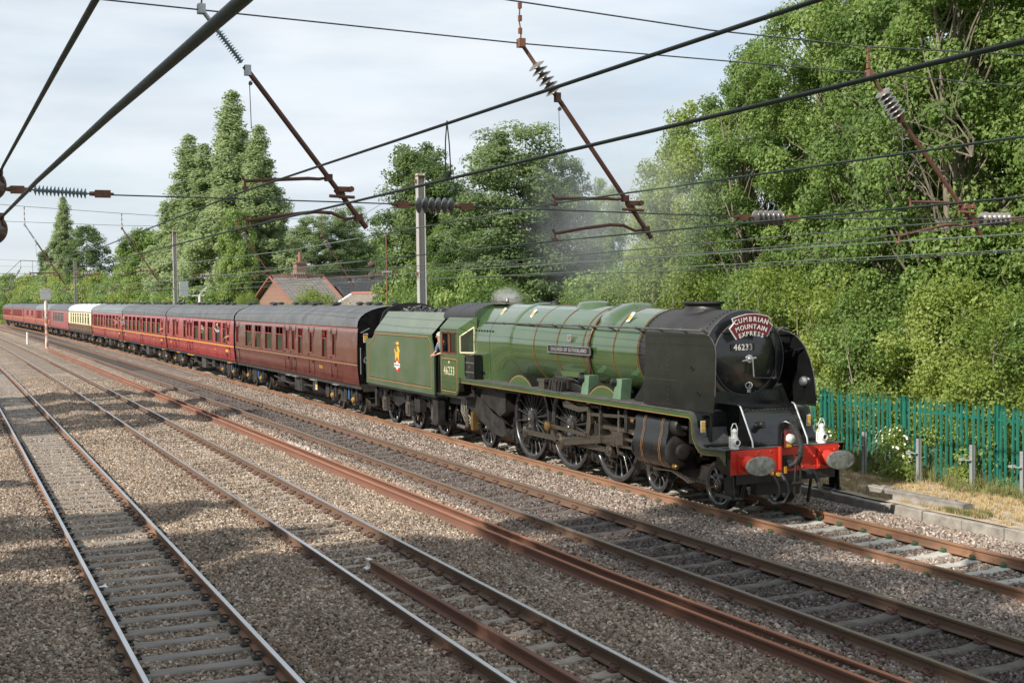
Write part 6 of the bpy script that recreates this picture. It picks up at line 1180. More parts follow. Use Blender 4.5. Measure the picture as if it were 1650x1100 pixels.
tb = [(-11.76, 6.89, -10.14, 4.80, 'polymer', [(.76, -11.37, 5.25, 0), (.95, -11.36, 4.86, .07)], 'leftmost slanting tube with finned grey insulator'),
      (-8.38, 6.79, -6.80, 4.72, 'disc', [(.79, -8.0, 5.14, 0), (.955, -8.0, 4.76, .07)], 'middle slanting tube with six discs, against the sky'),
      (-3.73, 6.73, -1.95, 4.78, 'disc', [(.79, -3.1, 5.19, 0), (.93, -3.28, 4.76, .05)], 'slanting tube with six discs, before the tall trees,')]
headspan(6.4, tb, 'in the nearest row', True)
tb2 = [(-11.44, 6.78, -10.16, 4.69, 'polymer', [(.80, -11.3, 5.1, 0)], 'left dark slanting tube against the poplars'), (-8.16, 6.68, -6.94, 4.80, 'disc', [(.80, -8.1, 5.1, 0)], 'slanting tube over the dusty track'), (-3.95, 6.75, -2.71, 4.82, 'disc', [(.85, -3.4, 4.9, 0)], 'slanting tube in front of the tall poplar'), (-.80, 6.47, .45, 4.55, 'disc', [(.85, .0, 4.9, 0)], 'slanting tube before the house roofs')]
headspan(-29, tb2, 'in the second row', False)
tb3 = [(-8.3, 6.7, -9.3, 4.9, 'disc', [], 'reversed slanting tube over the dusty track'), (-4.0, 6.6, -5.2, 4.8, 'disc', [], 'reversed slanting tube over the dark track'), (-.6, 6.7, -1.8, 4.8, 'disc', [], 'reversed slanting tube over the train')]
headspan(-86, tb3, 'in the third row', False)
headspan(-158, [], 'in the fourth row', False)
headspan(-262, [], 'in the last row', False)
t = thing('aerial_pole', 'thin rusty rod with two brown insulators rising behind the dark tree edge', 'pole', (-32, 2.7, 0)); m = MB(); m.cyl((-32.5, 2.95, 3), (-32.5, 2.95, 6.8), .03, n=8); m.build('rod', M['rustchain'], t)
m = MB()
for z in (5.0, 5.45): m.lathe((-32.5, 2.3, z), (1, 0, 0), [(-.08, .05), (-.03, .15), (.03, .15), (.08, .05)], 16)
m.build('insulators', M['porcelain_dark'], t); m = MB(); m.tube([(-32.5, 2.3, 5.0), (-32.5, 2.95, 5.3)], .012, 5); m.tube([(-32.5, 2.3, 5.45), (-32.5, 2.3, 5.0)], .012, 5); m.build('stay', M['wire_grey'], t)
# ------------------------------------------------------------------ houses
def tile_mat(name, c1, c2): return pmat(name, c1, c2, 2.2, .85, lo=.3, hi=.7)
M['tile'] = tile_mat('grey_roof_tile', (.17, .155, .145), (.25, .23, .215)); M['tile2'] = tile_mat('brown_roof_tile', (.17, .145, .12), (.26, .225, .19)); M['ridge'] = pmat('terracotta_ridge', (.28, .12, .09), None, 6, .8)
def brick_mat():
    m = pmat('house_brick', (.30, .15, .095), (.36, .19, .12), 3, .9); t = m.node_tree; b = t.nodes['Principled BSDF']; br = N(t, 'ShaderNodeTexBrick'); br.inputs['Scale'].default_value = 4.4; br.inputs['Mortar Size'].default_value = .012; br.inputs['Color1'].default_value = (.20, .115, .085, 1); br.inputs['Color2'].default_value = (.25, .15, .11, 1); br.inputs['Mortar'].default_value = (.24, .2, .17, 1)
    g = N(t, 'ShaderNodeTexCoord'); mp_ = N(t, 'ShaderNodeMapping'); mp_.inputs['Rotation'].default_value = (math.pi / 2, 0, math.pi / 2); t.links.new(g.outputs['Object'], mp_.inputs[0]); t.links.new(mp_.outputs[0], br.inputs['Vector']); t.links.new(br.outputs[0], b.inputs['Base Color']); return m
M['brick'] = brick_mat()
def house(cx_, cyy, ang, L_, W, ze, zr, label, tm='tile', chim=None, gable=None, extra=None):
    # ridge runs along local x (length L_), half width W; eaves ze, ridge zr
    t = thing('house', label, 'house', (0, 0, 0), 'houses beyond the line'); m = MB()
    m.bb((-L_ / 2 + .3, -W + .3, -.3), (L_ / 2 - .3, W - .3, ze)); m.prism([(-W + .3, ze), (W - .3, ze), (0, zr - .12)], 'x', -L_ / 2 + .3, L_ / 2 - .3); wl_ = m.build('wall', M['brick'], t, smooth=0)
    n = int(math.hypot(W, zr - ze) / .30); nrow = 0
    for s in (-1, 1):
        rf = MB(); rf.add([(-L_ / 2, s * W, ze - .05), (L_ / 2, s * W, ze - .05), (L_ / 2, 0, zr - .05), (-L_ / 2, 0, zr - .05)], [(0, 1, 2, 3)]); ro = rf.build('roof', M[tm], t, smooth=0, fix=False)
        if True:
            tl = MB(); tw = .36; nc = int(L_ / tw)
            for k in range(n):
                t0 = k / n; t1 = (k + 1.12) / n; y0, z0 = s * W * (1 - t0), lerp(ze, zr, t0); y1, z1 = s * W * (1 - t1), lerp(ze, zr, t1)
                for c in range(nc):
                    xa = -L_ / 2 + c * tw + .01; xb = xa + tw - .03; jit = (hash((c * 7 + k * 13)) % 5) * .004
                    tl.add([(xa, y0, z0 + .045 + jit), (xb, y0, z0 + .03 + jit), (xb, y1, z1 + .0), (xa, y1, z1 + .015), (xa, y0, z0 - .01), (xb, y0, z0 - .01)], [(0, 1, 2, 3), (4, 5, 1, 0)])
            tl.build('roof_tiles', M[tm], ro, smooth=0, fix=False, kind='stuff')
    m = MB(); m.cyl((-L_ / 2, 0, zr + .03), (L_ / 2, 0, zr + .03), .12, n=8)
    m.build('ridge_tiles', M['ridge'], t)
    for e in (-1, 1):
        for s in (-1, 1):
            m = MB(); m.bar((e * (L_ / 2 + .02), s * W, ze), (e * (L_ / 2 + .02), 0, zr), .10, .22, up=(1, 0, 0)); m.build('verge_board', M['white'] if tm == 'tile2' else M['ridge'], t, smooth=0)
    m = MB()
    for s in (-1, 1): m.bb((-L_ / 2, s * (W + .05), ze - .12), (L_ / 2, s * (W - .08), ze - .02))
    m.build('gutter', M['white'], t, smooth=0)
    for k in range(2):
        for s in (-1, 1):
            xx = (-.25 + .5 * k) * L_; w = MB(); w.bb((xx - .7, s * (W - .30), 1.0), (xx + .7, s * (W - .24), 2.3)); wo = w.build('window', M['white'], t, smooth=0); w = MB(); w.bb((xx - .6, s * (W - .29), 1.1), (xx - .04, s * (W - .23), 2.2)); w.bb((xx + .04, s * (W - .29), 1.1), (xx + .6, s * (W - .23), 2.2)); w.build('pane', M['glass'], wo, smooth=0)
    if chim:
        cx2, h = chim; m = MB(); m.bb((cx2 - .45, -.35, zr - 1.0), (cx2 + .45, .35, zr + h)); m.bb((cx2 - .52, -.42, zr + h - .15), (cx2 + .52, .42, zr + h)); ch = m.build('chimney', M['brick'], t, smooth=0); m = MB(); m.cyl((cx2, 0, zr + h), (cx2, 0, zr + h + .8), .16, .12, n=10); m.build('chimney_pot', M['ridge'], ch); m = MB(); m.bb((cx2 - .6, -.5, zr - .75), (cx2 + .6, .5, zr - .45)); m.build('flashing', M['galv'], ch, smooth=0)
    if gable:
        gx_, gw, gz = gable; g = MB(); g.prism([(gx_ - gw + .15, ze - 1), (gx_ - gw + .15, ze), (gx_, gz - .1), (gx_ + gw - .15, ze), (gx_ + gw - .15, ze - 1)], 'y', -W - .3, -.5); g.build('gable_wall', M['brick'], t, smooth=0)
        g = MB(); g.add([(gx_ - gw, -W - .5, ze), (gx_, -W - .5, gz), (gx_, 0, gz), (gx_ - gw, 0, ze)], [(0, 1, 2, 3)]); g.add([(gx_ + gw, -W - .5, ze), (gx_, -W - .5, gz), (gx_, 0, gz), (gx_ + gw, 0, ze)], [(0, 1, 2, 3)]); g.build('gable_roof', M[tm], t, smooth=0, fix=False)
        g = MB(); y = -W - .42
        for a, b in (((gx_ - gw, ze), (gx_, gz)), ((gx_ + gw, ze), (gx_, gz)), ((gx_ - gw * .75, ze + .2), (gx_ + gw * .75, ze + .2)), ((gx_, ze + .2), (gx_, gz - .1)), ((gx_, ze + .2), (gx_ - gw * .38, ze + (gz - ze) * .55)), ((gx_, ze + .2), (gx_ + gw * .38, ze + (gz - ze) * .55))): g.bar((a[0], y, a[1]), (b[0], y, b[1]), .12, .14, up=(0, 1, 0))
        g.build('gable_timber', M['rusttube'], t, smooth=0)
    if extra:
        m = MB(); m.cyl((extra[0], extra[1], extra[2]), (extra[0], extra[1], extra[2] + .9), .10, n=10); m.build('vent_pipe', M['white'], t)
    t.location = (cx_, cyy, 0); t.rotation_euler = (0, 0, ang); return t
house(-84.4, 12.4, R(99), 4.6, 4.6, 3.5, 5.85, 'brick house with a red brick chimney and tiled roof, left of the roofs', 'tile', chim=(.3, 1.2))
house(-96.1, 22.7, R(66), 9, 4.6, 3.6, 6.0, 'tiled house with a timbered gable behind the middle of the roofs', 'tile', gable=(-2.9, 1.15, 5.1))
house(-57.8, 10.4, R(33), 3.4, 3.4, 2.9, 4.3, 'low bungalow with brown tiled roof and white verge boards, behind the tender', 'tile2', extra=(.6, 1.6, 3.5))
# ------------------------------------------------------------------ vegetation
def leaf_mat(name, dark, mid, light, amp=.40):
    m = bpy.data.materials.new(name); m.use_nodes = True; t = m.node_tree; lk = t.links.new; b = t.nodes['Principled BSDF']; out = t.nodes['Material Output']
    at = N(t, 'ShaderNodeAttribute', attribute_name='tint'); oi = N(t, 'ShaderNodeObjectInfo'); ad = N(t, 'ShaderNodeMath', operation='MULTIPLY_ADD'); ad.inputs[1].default_value = amp
    lk(oi.outputs['Random'], ad.inputs[0]); lk(at.outputs['Fac'], ad.inputs[2]); sb = N(t, 'ShaderNodeMath', operation='SUBTRACT'); sb.inputs[1].default_value = amp / 2; lk(ad.outputs[0], sb.inputs[0])
    ra = N(t, 'ShaderNodeValToRGB'); ra.color_ramp.elements[0].color = dark + (1,); ra.color_ramp.elements[1].color = light + (1,); e = ra.color_ramp.elements.new(.5); e.color = mid + (1,); lk(sb.outputs[0], ra.inputs[0])
    lk(ra.outputs[0], b.inputs['Base Color']); b.inputs['Roughness'].default_value = .48; b.inputs['Specular IOR Level'].default_value = .4
    tr = N(t, 'ShaderNodeBsdfTranslucent'); hs = N(t, 'ShaderNodeHueSaturation'); hs.inputs['Value'].default_value = 1.5; hs.inputs['Hue'].default_value = .485; lk(ra.outputs[0], hs.inputs['Color']); lk(hs.outputs[0], tr.inputs['Color'])
    mi = N(t, 'ShaderNodeMixShader'); mi.inputs[0].default_value = .48; lk(b.outputs[0], mi.inputs[1]); lk(tr.outputs[0], mi.inputs[2]); lk(mi.outputs[0], out.inputs[0]); return m
M['leaf'] = leaf_mat('leaf_green', (.085, .150, .036), (.175, .272, .070), (.30, .39, .12))
M['leaf_yellow'] = leaf_mat('leaf_yellow_green', (.13, .20, .035), (.25, .33, .07), (.38, .44, .14))
M['leaf_dark'] = leaf_mat('leaf_dark_green', (.075, .13, .042), (.13, .20, .065), (.21, .29, .10), .2)
M['leaf_pop'] = leaf_mat('leaf_poplar_hazed', (.20, .27, .12), (.29, .37, .18), (.38, .45, .24), .12)  # poplar green lightened in place of haze over the distant trees
M['leaf_grey'] = leaf_mat('leaf_grey_green', (.10, .16, .065), (.17, .24, .10), (.26, .33, .15), .2)
M['bark'] = pmat('bark', (.22, .19, .15), (.13, .11, .085), 5, .9, bump=.01, bscale=14, stretch=(3, 3, .6))
M['bark_pale'] = pmat('pale_bark', (.40, .36, .29), (.27, .23, .18), 5, .9, bump=.008, bscale=14, stretch=(3, 3, .6))
def leaves_mesh(name, P, Nn, size, tint, mat, r_, asp=.62, fold=.25):
    n = len(P); s = size * r_.uniform(.65, 1.3, n)[:, None]
    Nn = Nn / np.linalg.norm(Nn, axis=1, keepdims=True); a = r_.normal(0, 1, (n, 3)); a[:, 2] -= .45; a -= Nn * (a * Nn).sum(1, keepdims=True); a /= np.linalg.norm(a, axis=1, keepdims=True); b = np.cross(Nn, a)
    v0 = P - a * s * .5; v2 = P + a * s * .5; v1 = P + b * s * asp * .5 - Nn * s * fold * .5 - a * s * .06; v3 = P - b * s * asp * .5 - Nn * s * fold * .5 - a * s * .06
    V = np.stack([v0, v1, v2, v3], 1).reshape(-1, 3); i = np.arange(n) * 4; F = np.stack([np.stack([i, i + 1, i + 2], 1), np.stack([i, i + 2, i + 3], 1)], 1).reshape(-1)
    me = bpy.data.meshes.new(name); me.vertices.add(4 * n); me.vertices.foreach_set('co', V.ravel()); me.loops.add(6 * n); me.loops.foreach_set('vertex_index', F.astype(np.int32)); me.polygons.add(2 * n); me.polygons.foreach_set('loop_start', np.arange(0, 6 * n, 3, dtype=np.int32)); me.update(calc_edges=True)
    at = me.attributes.new('tint', 'FLOAT', 'POINT'); at.data.foreach_set('value', np.repeat(tint, 4).astype(np.float32)); me.materials.append(mat); return me
def crown(seed, H, z0, Rr, ncl, nl, size, mat, prof, cr, name='crown', irr=1.0, flat=.75, up=.55, trunk=.12, nlimb=34, bark='bark', stems=1, lean=.0, droop=0):
    r_ = np.random.default_rng(seed); t = r_.uniform(0, 1, ncl * 3); pr = np.array([prof(q) for q in t]); keep = r_.uniform(0, 1, ncl * 3) < pr / pr.max() + .08; t = t[keep][:ncl]; pr = pr[keep][:ncl]; n = len(t)
    a = r_.uniform(0, 2 * np.pi, n); ph = r_.uniform(0, 6.28, 6); ir = 1 + irr * (.22 * np.sin(2 * a + ph[0] + 3 * t) + .20 * np.sin(3 * a + ph[1] - 6 * t) + .16 * np.sin(9 * t + a + ph[2]) + .10 * np.sin(17 * t + 4 * a + ph[3]))
    rad = Rr * pr * ir * r_.uniform(.12, 1, n) ** .45; z = z0 + (H - z0) * t
    C_ = np.stack([rad * np.cos(a), rad * np.sin(a), z], 1); cs = cr * r_.uniform(.55, 1.25, n); ctint = np.clip(r_.normal(.45, .16, n) + .12 * np.sin(2.2 * t * 3 + ph[4]), 0, 1)
    k = r_.integers(0, n, nl); d = r_.normal(0, 1, (nl, 3)); d /= np.linalg.norm(d, axis=1, keepdims=True); rr_ = r_.uniform(0, 1, nl)[:, None] ** .42
    P = C_[k] + d * rr_ * cs[k][:, None] * np.array([1, 1, flat]); P[:, 2] -= droop * (rr_[:, 0] * cs[k]) ** 2
    P[:, 2] = np.maximum(P[:, 2], .05)
    out = C_[k] * np.array([1, 1, 0]); Nn = d * .7 + out / (Rr + .1) * .5 + np.array([0, 0, up]) + r_.normal(0, .55, (nl, 3)); tint = np.clip(ctint[k] + r_.normal(0, .14, nl), 0, 1)
    me = leaves_mesh(name, P, Nn, size, tint, mat, r_)
    # trunk and limbs
    m = MB()
    for s_ in range(stems):
        ox, oy = (0, 0) if stems == 1 else (r_.uniform(-.5, .5), r_.uniform(-.5, .5)); pts = []; hh = H * r_.uniform(.78, .9)
        for q in range(8): u = q / 7; pts.append((ox * (1 + 2 * u) + .18 * math.sin(u * 5 + ph[s_ % 6]) * u + lean * u * H, oy * (1 + 2 * u) + .18 * math.sin(u * 4 + ph[(s_ + 2) % 6]) * u, -.2 + u * hh))
        m.tube(pts, [trunk * (1.25 if q == 0 else 1) * (1 - .82 * q / 7) for q in range(8)], 7)
        for q in r_.choice(n, min(nlimb, n), replace=False):
            c = C_[q]; zz = max(.25 * H if stems == 1 else .4, c[2] - r_.uniform(.12, .26) * H * .6 - .5 * math.hypot(c[0], c[1])); u = min(1, max(0, zz / hh)); base = Vector((np.interp(u * 7, range(8), [p[0] for p in pts]), np.interp(u * 7, range(8), [p[1] for p in pts]), zz)); e = Vector(c); mid = base.lerp(e, .5) + Vector((r_.normal(0, .12), r_.normal(0, .12), .10 * (e - base).length)); rb = trunk * (1 - .8 * u) * .45
            m.tube([base, mid, e, e + (e - mid) * .35], [rb, rb * .65, rb * .35, .006], 5, cap=False)
    o = m.build('trunk', M[bark], None, smooth=60, fix=False); tm_ = o.data; bpy.data.objects.remove(o); return me, tm_
pb = lambda t: math.sin(math.pi * min(1, (t * .92 + .06))) ** .55 * (1 - .25 * t)
pr_ = lambda t: max(0, 1 - (2 * t - .9) ** 2 * .8) ** .5
pw = lambda t: (1 - t) ** .55 * min(1, .35 + 3.2 * t) * .95 + .04
pf = lambda t: max(.0, math.sin(math.pi * min(1, t * .86 + .10))) ** .5 * (1.02 - .12 * t)
pw2 = lambda t: max(.03, (1 - t) ** .8 * min(1, .55 + 1.6 * t) * 1.25)
pbu = lambda t: math.sqrt(max(0, 1 - (t * .98) ** 2.2))
pc = lambda t: (1 - t) ** .7 * min(1, .6 + 2 * t) + .03
PT = {
 'tall1': crown(11, 12, 2.2, 2.5, 230, 66000, .108, M['leaf'], pb, .50, bark='bark', stems=2, nlimb=40),
 'tall2': crown(12, 12, 1.8, 2.5, 200, 66000, .108, M['leaf'], pb, .54, bark='bark', stems=3, nlimb=34),
 'gold': crown(13, 10, 2.0, 2.4, 230, 38000, .12, M['leaf_yellow'], pr_, .60, bark='bark', nlimb=36),
 'oak': crown(14, 12, .6, 2.5, 280, 64000, .14, M['leaf'], pf, .66, irr=.6, bark='bark', nlimb=36),
 'dark': crown(15, 12, .6, 2.5, 230, 56000, .15, M['leaf_dark'], pf, .66, irr=.8, bark='bark', nlimb=36),
 'ash': crown(16, 12, .4, 2.5, 330, 76000, .13, M['leaf_grey'], pf, .64, irr=.5, bark='bark_pale', nlimb=36, flat=.6, droop=.25),
 'poplar': crown(17, 20, 1.0, 2.1, 480, 68000, .185, M['leaf_pop'], pw2, .45, irr=1.1, flat=1.35, up=.3, bark='bark', nlimb=20),
 'conifer': crown(18, 15, .4, 3.5, 260, 26000, .26, M['leaf_dark'], pr_, .8, bark='bark', nlimb=10, up=.9),
 'round': crown(19, 12, .3, 3.6, 300, 50000, .23, M['leaf'], pf, .85, irr=.6, bark='bark', nlimb=20),
 'bush': crown(20, 4, 0, 2.0, 150, 26000, .085, M['leaf_yellow'], pbu, .48, bark='bark_pale', stems=4, trunk=.04, nlimb=16),
 'bush2': crown(21, 4, 0, 2.0, 150, 26000, .09, M['leaf'], pbu, .50, bark='bark_pale', stems=4, trunk=.04, nlimb=16),
 'hedge': crown(22, 5, 0, 3.2, 180, 20000, .20, M['leaf'], pbu, .75, bark='bark', stems=2, trunk=.06, nlimb=10),
 'hedgey': crown(23, 5, 0, 3.2, 180, 20000, .20, M['leaf_yellow'], pbu, .75, bark='bark', stems=2, trunk=.06, nlimb=10),
}
PH = {'tall1': (12, 2.5), 'tall2': (12, 2.5), 'gold': (10, 2.4), 'oak': (12, 2.5), 'dark': (12, 2.5), 'ash': (12, 2.5), 'poplar': (20, 2.1), 'conifer': (15, 3.5), 'round': (12, 3.6), 'bush': (4, 2), 'bush2': (4, 2), 'hedge': (5, 3.2), 'hedgey': (5, 3.2)}
tr_r = random.Random(4)
def tree(kind, x, y, H, W, label, cat='tree', group=None, name=None, parent=None):
    cm, tm_ = PT[kind]; h0, w0 = PH[kind]
    nm = name or {'poplar': 'poplar_tree', 'conifer': 'conifer_tree', 'bush': 'bush', 'bush2': 'bush', 'hedge': 'bush', 'hedgey': 'bush'}.get(kind, 'broadleaf_tree')
    t = empty(nm, (x, y, -.05), parent); 
    if parent is None: tag(t, label, cat, group)
    t.scale = (W / w0, W / w0, H / h0); t.rotation_euler = (0, 0, tr_r.uniform(0, 6.28))
    for n_, me in (('crown', cm), ('trunk', tm_)):
        o = bpy.data.objects.new(n_, me); COL.objects.link(o); o.parent = t
    return t
# individual trees beyond the train, left to right
tree('round', -233, 3.9, 9.6, 2.6, 'small round tree at the far left edge beyond the train tail')
tree('dark', -256, 5.5, 14.3, 3.0, 'dark spreading tree behind the small one at the far left')
tree('poplar', -207.3, 4.5, 21.3, 3.2, 'narrow upright tree rising behind the dark conifer')
tree('conifer', -185.5, 6, 15.2, 4.2, 'dark dense conifer left of the round light green tree')
tree('round', -131.1, 7.5, 12.0, 4.3, 'round light green tree between the dark conifer and the tall poplar')
tree('round', -150, 9.5, 11.5, 3.6, 'round tree partly hidden behind the light green one')
tree('poplar', -113.5, 9.0, 20.6, 4.0, 'left slimmer top of the poplar clump')
tree('poplar', -96, 9.8, 22.4, 4.1, 'tallest poplar standing alone against the sky')
tree('poplar', -91, 11.0, 18.8, 3.6, 'shorter poplar on the right of the clump')
tree('poplar', -104, 8.8, 18.6, 3.8, 'low poplar between the two taller ones')
tree('poplar', -100, 12.0, 17.0, 4.0, 'poplar standing behind the middle of the clump')
tree('round', -118.5, 8.6, 14.4, 2.3, 'leafy tree filling the foot of the poplar clump on the left')
tree('round', -89, 8.6, 11.5, 1.9, 'leafy tree at the foot of the poplars on the right')
tree('ash', -130.6, 26.5, 13.9, 4.1, 'pale green tree behind the chimney')
tree('ash', -131.7, 31, 15.1, 3.3, 'taller pale tree right of the chimney tree')
tree('hedge', -128, 38, 8.0, 6.0, 'low dark trees behind the tiled roofs', 'tree')
tree('dark', -48.5, 10.3, 12.5, 2.7, 'dark tree with a ragged top left of the grey mast')
tree('dark', -49.4, 12.3, 10.5, 2.7, 'dark tree behind the grey mast')
tree('oak', -44.0, 10.4, 8.2, 1.8, 'mid green tree in front of the dark trees, right of the mast')
tree('ash', -36.6, 10.8, 12.15, 3.2, 'broad ash tree with feathery leaves in the middle of the picture')
tree('ash', -37.0, 13.4, 10.7, 2.1, 'second ash tree behind the drifting smoke')
tree('oak', -48.6, 22.0, 10.8, 1.5, 'tall tree far behind the smoke, right of the ash trees')
tree('gold', -20.0, 8.9, 8.2, 1.3, 'yellow green tree at the left end of the wood with a bare grey trunk')
tree('gold', -19.7, 10.2, 10.7, 2.25, 'golden green rounded tree top at the left edge of the tall wood')
ORD = ['first', 'second', 'third', 'fourth', 'fifth', 'sixth', 'seventh', 'eighth', 'ninth', 'tenth', 'eleventh', 'twelfth', 'thirteenth', 'fourteenth', 'fifteenth', 'sixteenth', 'seventeenth', 'eighteenth']
def ucol(x, y):
    d = Vector((x - CAMC[0], y - CAMC[1], 0)); return (d.x * CAMR[0] + d.y * CAMR[1]) / (d.x * CAMFW[0] + d.y * CAMFW[1])
gW = 'tall trees of the wood behind the fence'
WL = 'tall green broadleaf tree in the dense wood behind the green fence'
WT = [(-17.6, 11.2, 12.4, 2.2), (-15.0, 9.6, 11.8, 2.3), (-14.6, 12.6, 14.2, 2.8), (-11.8, 10.2, 14.6, 2.6), (-11.6, 14, 15.5, 3.0), (-8.6, 10.0, 15.6, 2.7), (-8.2, 13.5, 16, 3.0), (-5.6, 9.6, 16, 2.8), (-5.0, 13.2, 16.5, 3.1), (-2.6, 10.0, 16, 2.8), (-1.0, 13.5, 16.5, 3.0), (-19.5, 15.5, 11.0, 2.4), (1.5, 10.8, 15, 2.8)]
for k, (x, y, H, W) in enumerate(WT):
    row = y >= 12; same = sorted([ucol(q[0], q[1]) for q in WT if (q[1] >= 12) == row]); o_ = same.index(ucol(x, y))
    tree(('tall1', 'tall2')[k % 2], x, y, H, W, 'tall leafy tree, %s from the left in the %s row of the wood' % (ORD[o_], 'back' if row else 'front'), 'tree', gW)
gB = 'bushes behind the fence'
WB = [('bush2', -23.5, 8.2, 4.0, 2.0), ('bush', -20.5, 7.6, 4.6, 2.0), ('bush2', -26.5, 9.0, 4.2, 2.2), ('bush', -17.6, 7.4, 4.9, 2.1), ('bush', -15.0, 7.2, 5.0, 2.0), ('bush2', -12.6, 7.4, 4.6, 2.0), ('bush', -10.4, 7.0, 4.9, 1.9), ('bush', -8.2, 7.2, 4.6, 1.9), ('bush2', -6.2, 7.0, 4.2, 1.9), ('bush', -4.2, 7.4, 4.4, 2.0), ('bush', -2.2, 7.0, 4.0, 1.9), ('bush2', -.2, 7.4, 4.4, 2.0), ('bush', 2.2, 7.2, 4.2, 2.0), ('bush2', -9.0, 9.5, 4.8, 2.4), ('bush2', -5.0, 9.5, 4.8, 2.4), ('bush2', -13.5, 10, 5.4, 2.6), ('bush2', -18, 10, 5.2, 2.4), ('bush2', -1.0, 9.5, 4.6, 2.4)]
for k, (kd, x, y, H, W) in enumerate(WB):
    row = y >= 9; same = sorted([ucol(q[1], q[2]) for q in WB if (q[2] >= 9) == row]); o_ = same.index(ucol(x, y))
    tree(kd, x, y, H, W, 'leafy bush %s the fence, %s from the left' % ('in the second row behind' if row else 'right behind', ORD[o_]), 'bush', gB)
for x, y, H, W, kd in [(-11, 22, 6.5, 5, 'hedge'), (-20, 20, 6, 4.5, 'hedge'), (-3, 20, 6.5, 5, 'hedge'), (-27, 22, 5.6, 4.2, 'hedge'), (5, 18, 6.5, 5, 'hedge')]:
    tree(kd, x, y, H, W, 'dark undergrowth deep inside the wood, %s' % ('at its left end' if x < -24 else 'left of its middle' if x < -15 else 'in its middle' if x < -8 else 'right of its middle' if x < 0 else 'at its right end'), 'bush', 'undergrowth in the wood')
gH = 'lineside bushes behind the train'
tree('bush', -72.5, 5.6, 4.5, 1.7, 'bright yellow green bush just above the second coach roof', 'bush', gH)
tree('bush', -54.8, 6.0, 4.6, 2.6, 'bright yellow green bush in front of the brick house', 'bush', gH)
for k, (x, y, H, W) in enumerate([(-28, 6.2, 4.4, 2.2), (-31.5, 6.6, 4.9, 2.3), (-35, 6.2, 5.2, 2.3), (-38.5, 6.8, 5.4, 2.3), (-42, 6.8, 4.6, 1.6), (-30, 11.5, 4.8, 2.6), (-26, 13, 4.8, 2.6), (-33, 16, 6, 3)]):
    tree(('bush2', 'hedge', 'bush2', 'hedge')[k % 4], x, y, H, W, 'tangled green bush behind the engine and tender, %s %s' % (ORD[min(k, 17)], 'going away from the camera' if k < 6 else 'counting those set farther back'), 'bush', gH)
for k, (x, y, H, W) in enumerate([(-80, 34, 8, 6), (-84, 6.4, 3.4, 1.6), (-90, 7.2, 4.6, 2.6), (-96, 6.8, 5.0, 2.8), (-103, 6.8, 5.0, 2.8), (-110, 6.4, 5.2, 3), (-118, 6.0, 5.6, 3), (-127, 5.4, 5.8, 3), (-138, 5.6, 7.0, 3.2), (-148, 5, 7, 3.4), (-160, 4.6, 7.5, 3.4), (-172, 4.2, 8, 3.6), (-186, 3.6, 8, 3.8), (-200, 3.4, 8.6, 4), (-216, 2.8, 9, 4), (-232, 2.2, 8, 4), (-250, 1.4, 9, 4.5), (-270, 1, 9, 5), (-292, 0, 10, 6), (-310, -14, 8, 7), (-330, -22, 7.6, 9), (-150, 40, 12, 8), (-108, 44, 11, 7), (-250, 30, 12, 9), (-200, 32, 11, 9), (-320, 18, 11, 9), (-55, 34, 9.5, 5)]):
    tree(('hedge', 'hedgey', 'hedge')[k % 3], x, y, H, W, 'green bush of the long hedge, %s counted from the houses' % (ORD[k] if k < 18 else ['last but ten', 'last but nine', 'last but eight', 'last but seven', 'last but six', 'last but five', 'last but four', 'last but three', 'last but two', 'last but one', 'very last'][(k - 18) % 11]), 'bush', gH)
# trees on the near side that throw the dappled shade over the lines
tl = tag(empty('shade_treeline', (-10, -28, 0)), 'line of unseen trees on the near side of the railway, tallest added for shade', None, None, 'stuff')
for k, (x, y, H, W) in enumerate([(-35, -27, 17.5, 3.2), (-28.5, -26.5, 17, 3.2), (-22, -27.5, 18, 3.2), (5.5, -27, 15.5, 2.6), (12.5, -26, 16.5, 2.6), (17.5, -27, 18, 3), (24, -26, 17, 3), (2.5, -28, 15, 2.5), (9, -28.5, 16, 2.7), (15.2, -28, 16.5, 2.7), (21, -28, 17, 2.8), (8.5, -31, 24, 4.2), (15, -31.5, 24.5, 4.4), (21.5, -31, 25, 4.4), (28, -31, 25, 4.4), (12, -33, 25, 4.4), (18.5, -33, 25.5, 4.4), (25, -33, 25, 4.4), (-8, -28, 11.5, 2.4), (-1.5, -27.5, 14, 2.4)]):  # the tall rear trees are added out of view to extend the shade
    tree(('tall1', 'tall2')[k % 2], x + 10, y + 28, H, W, '', parent=tl)
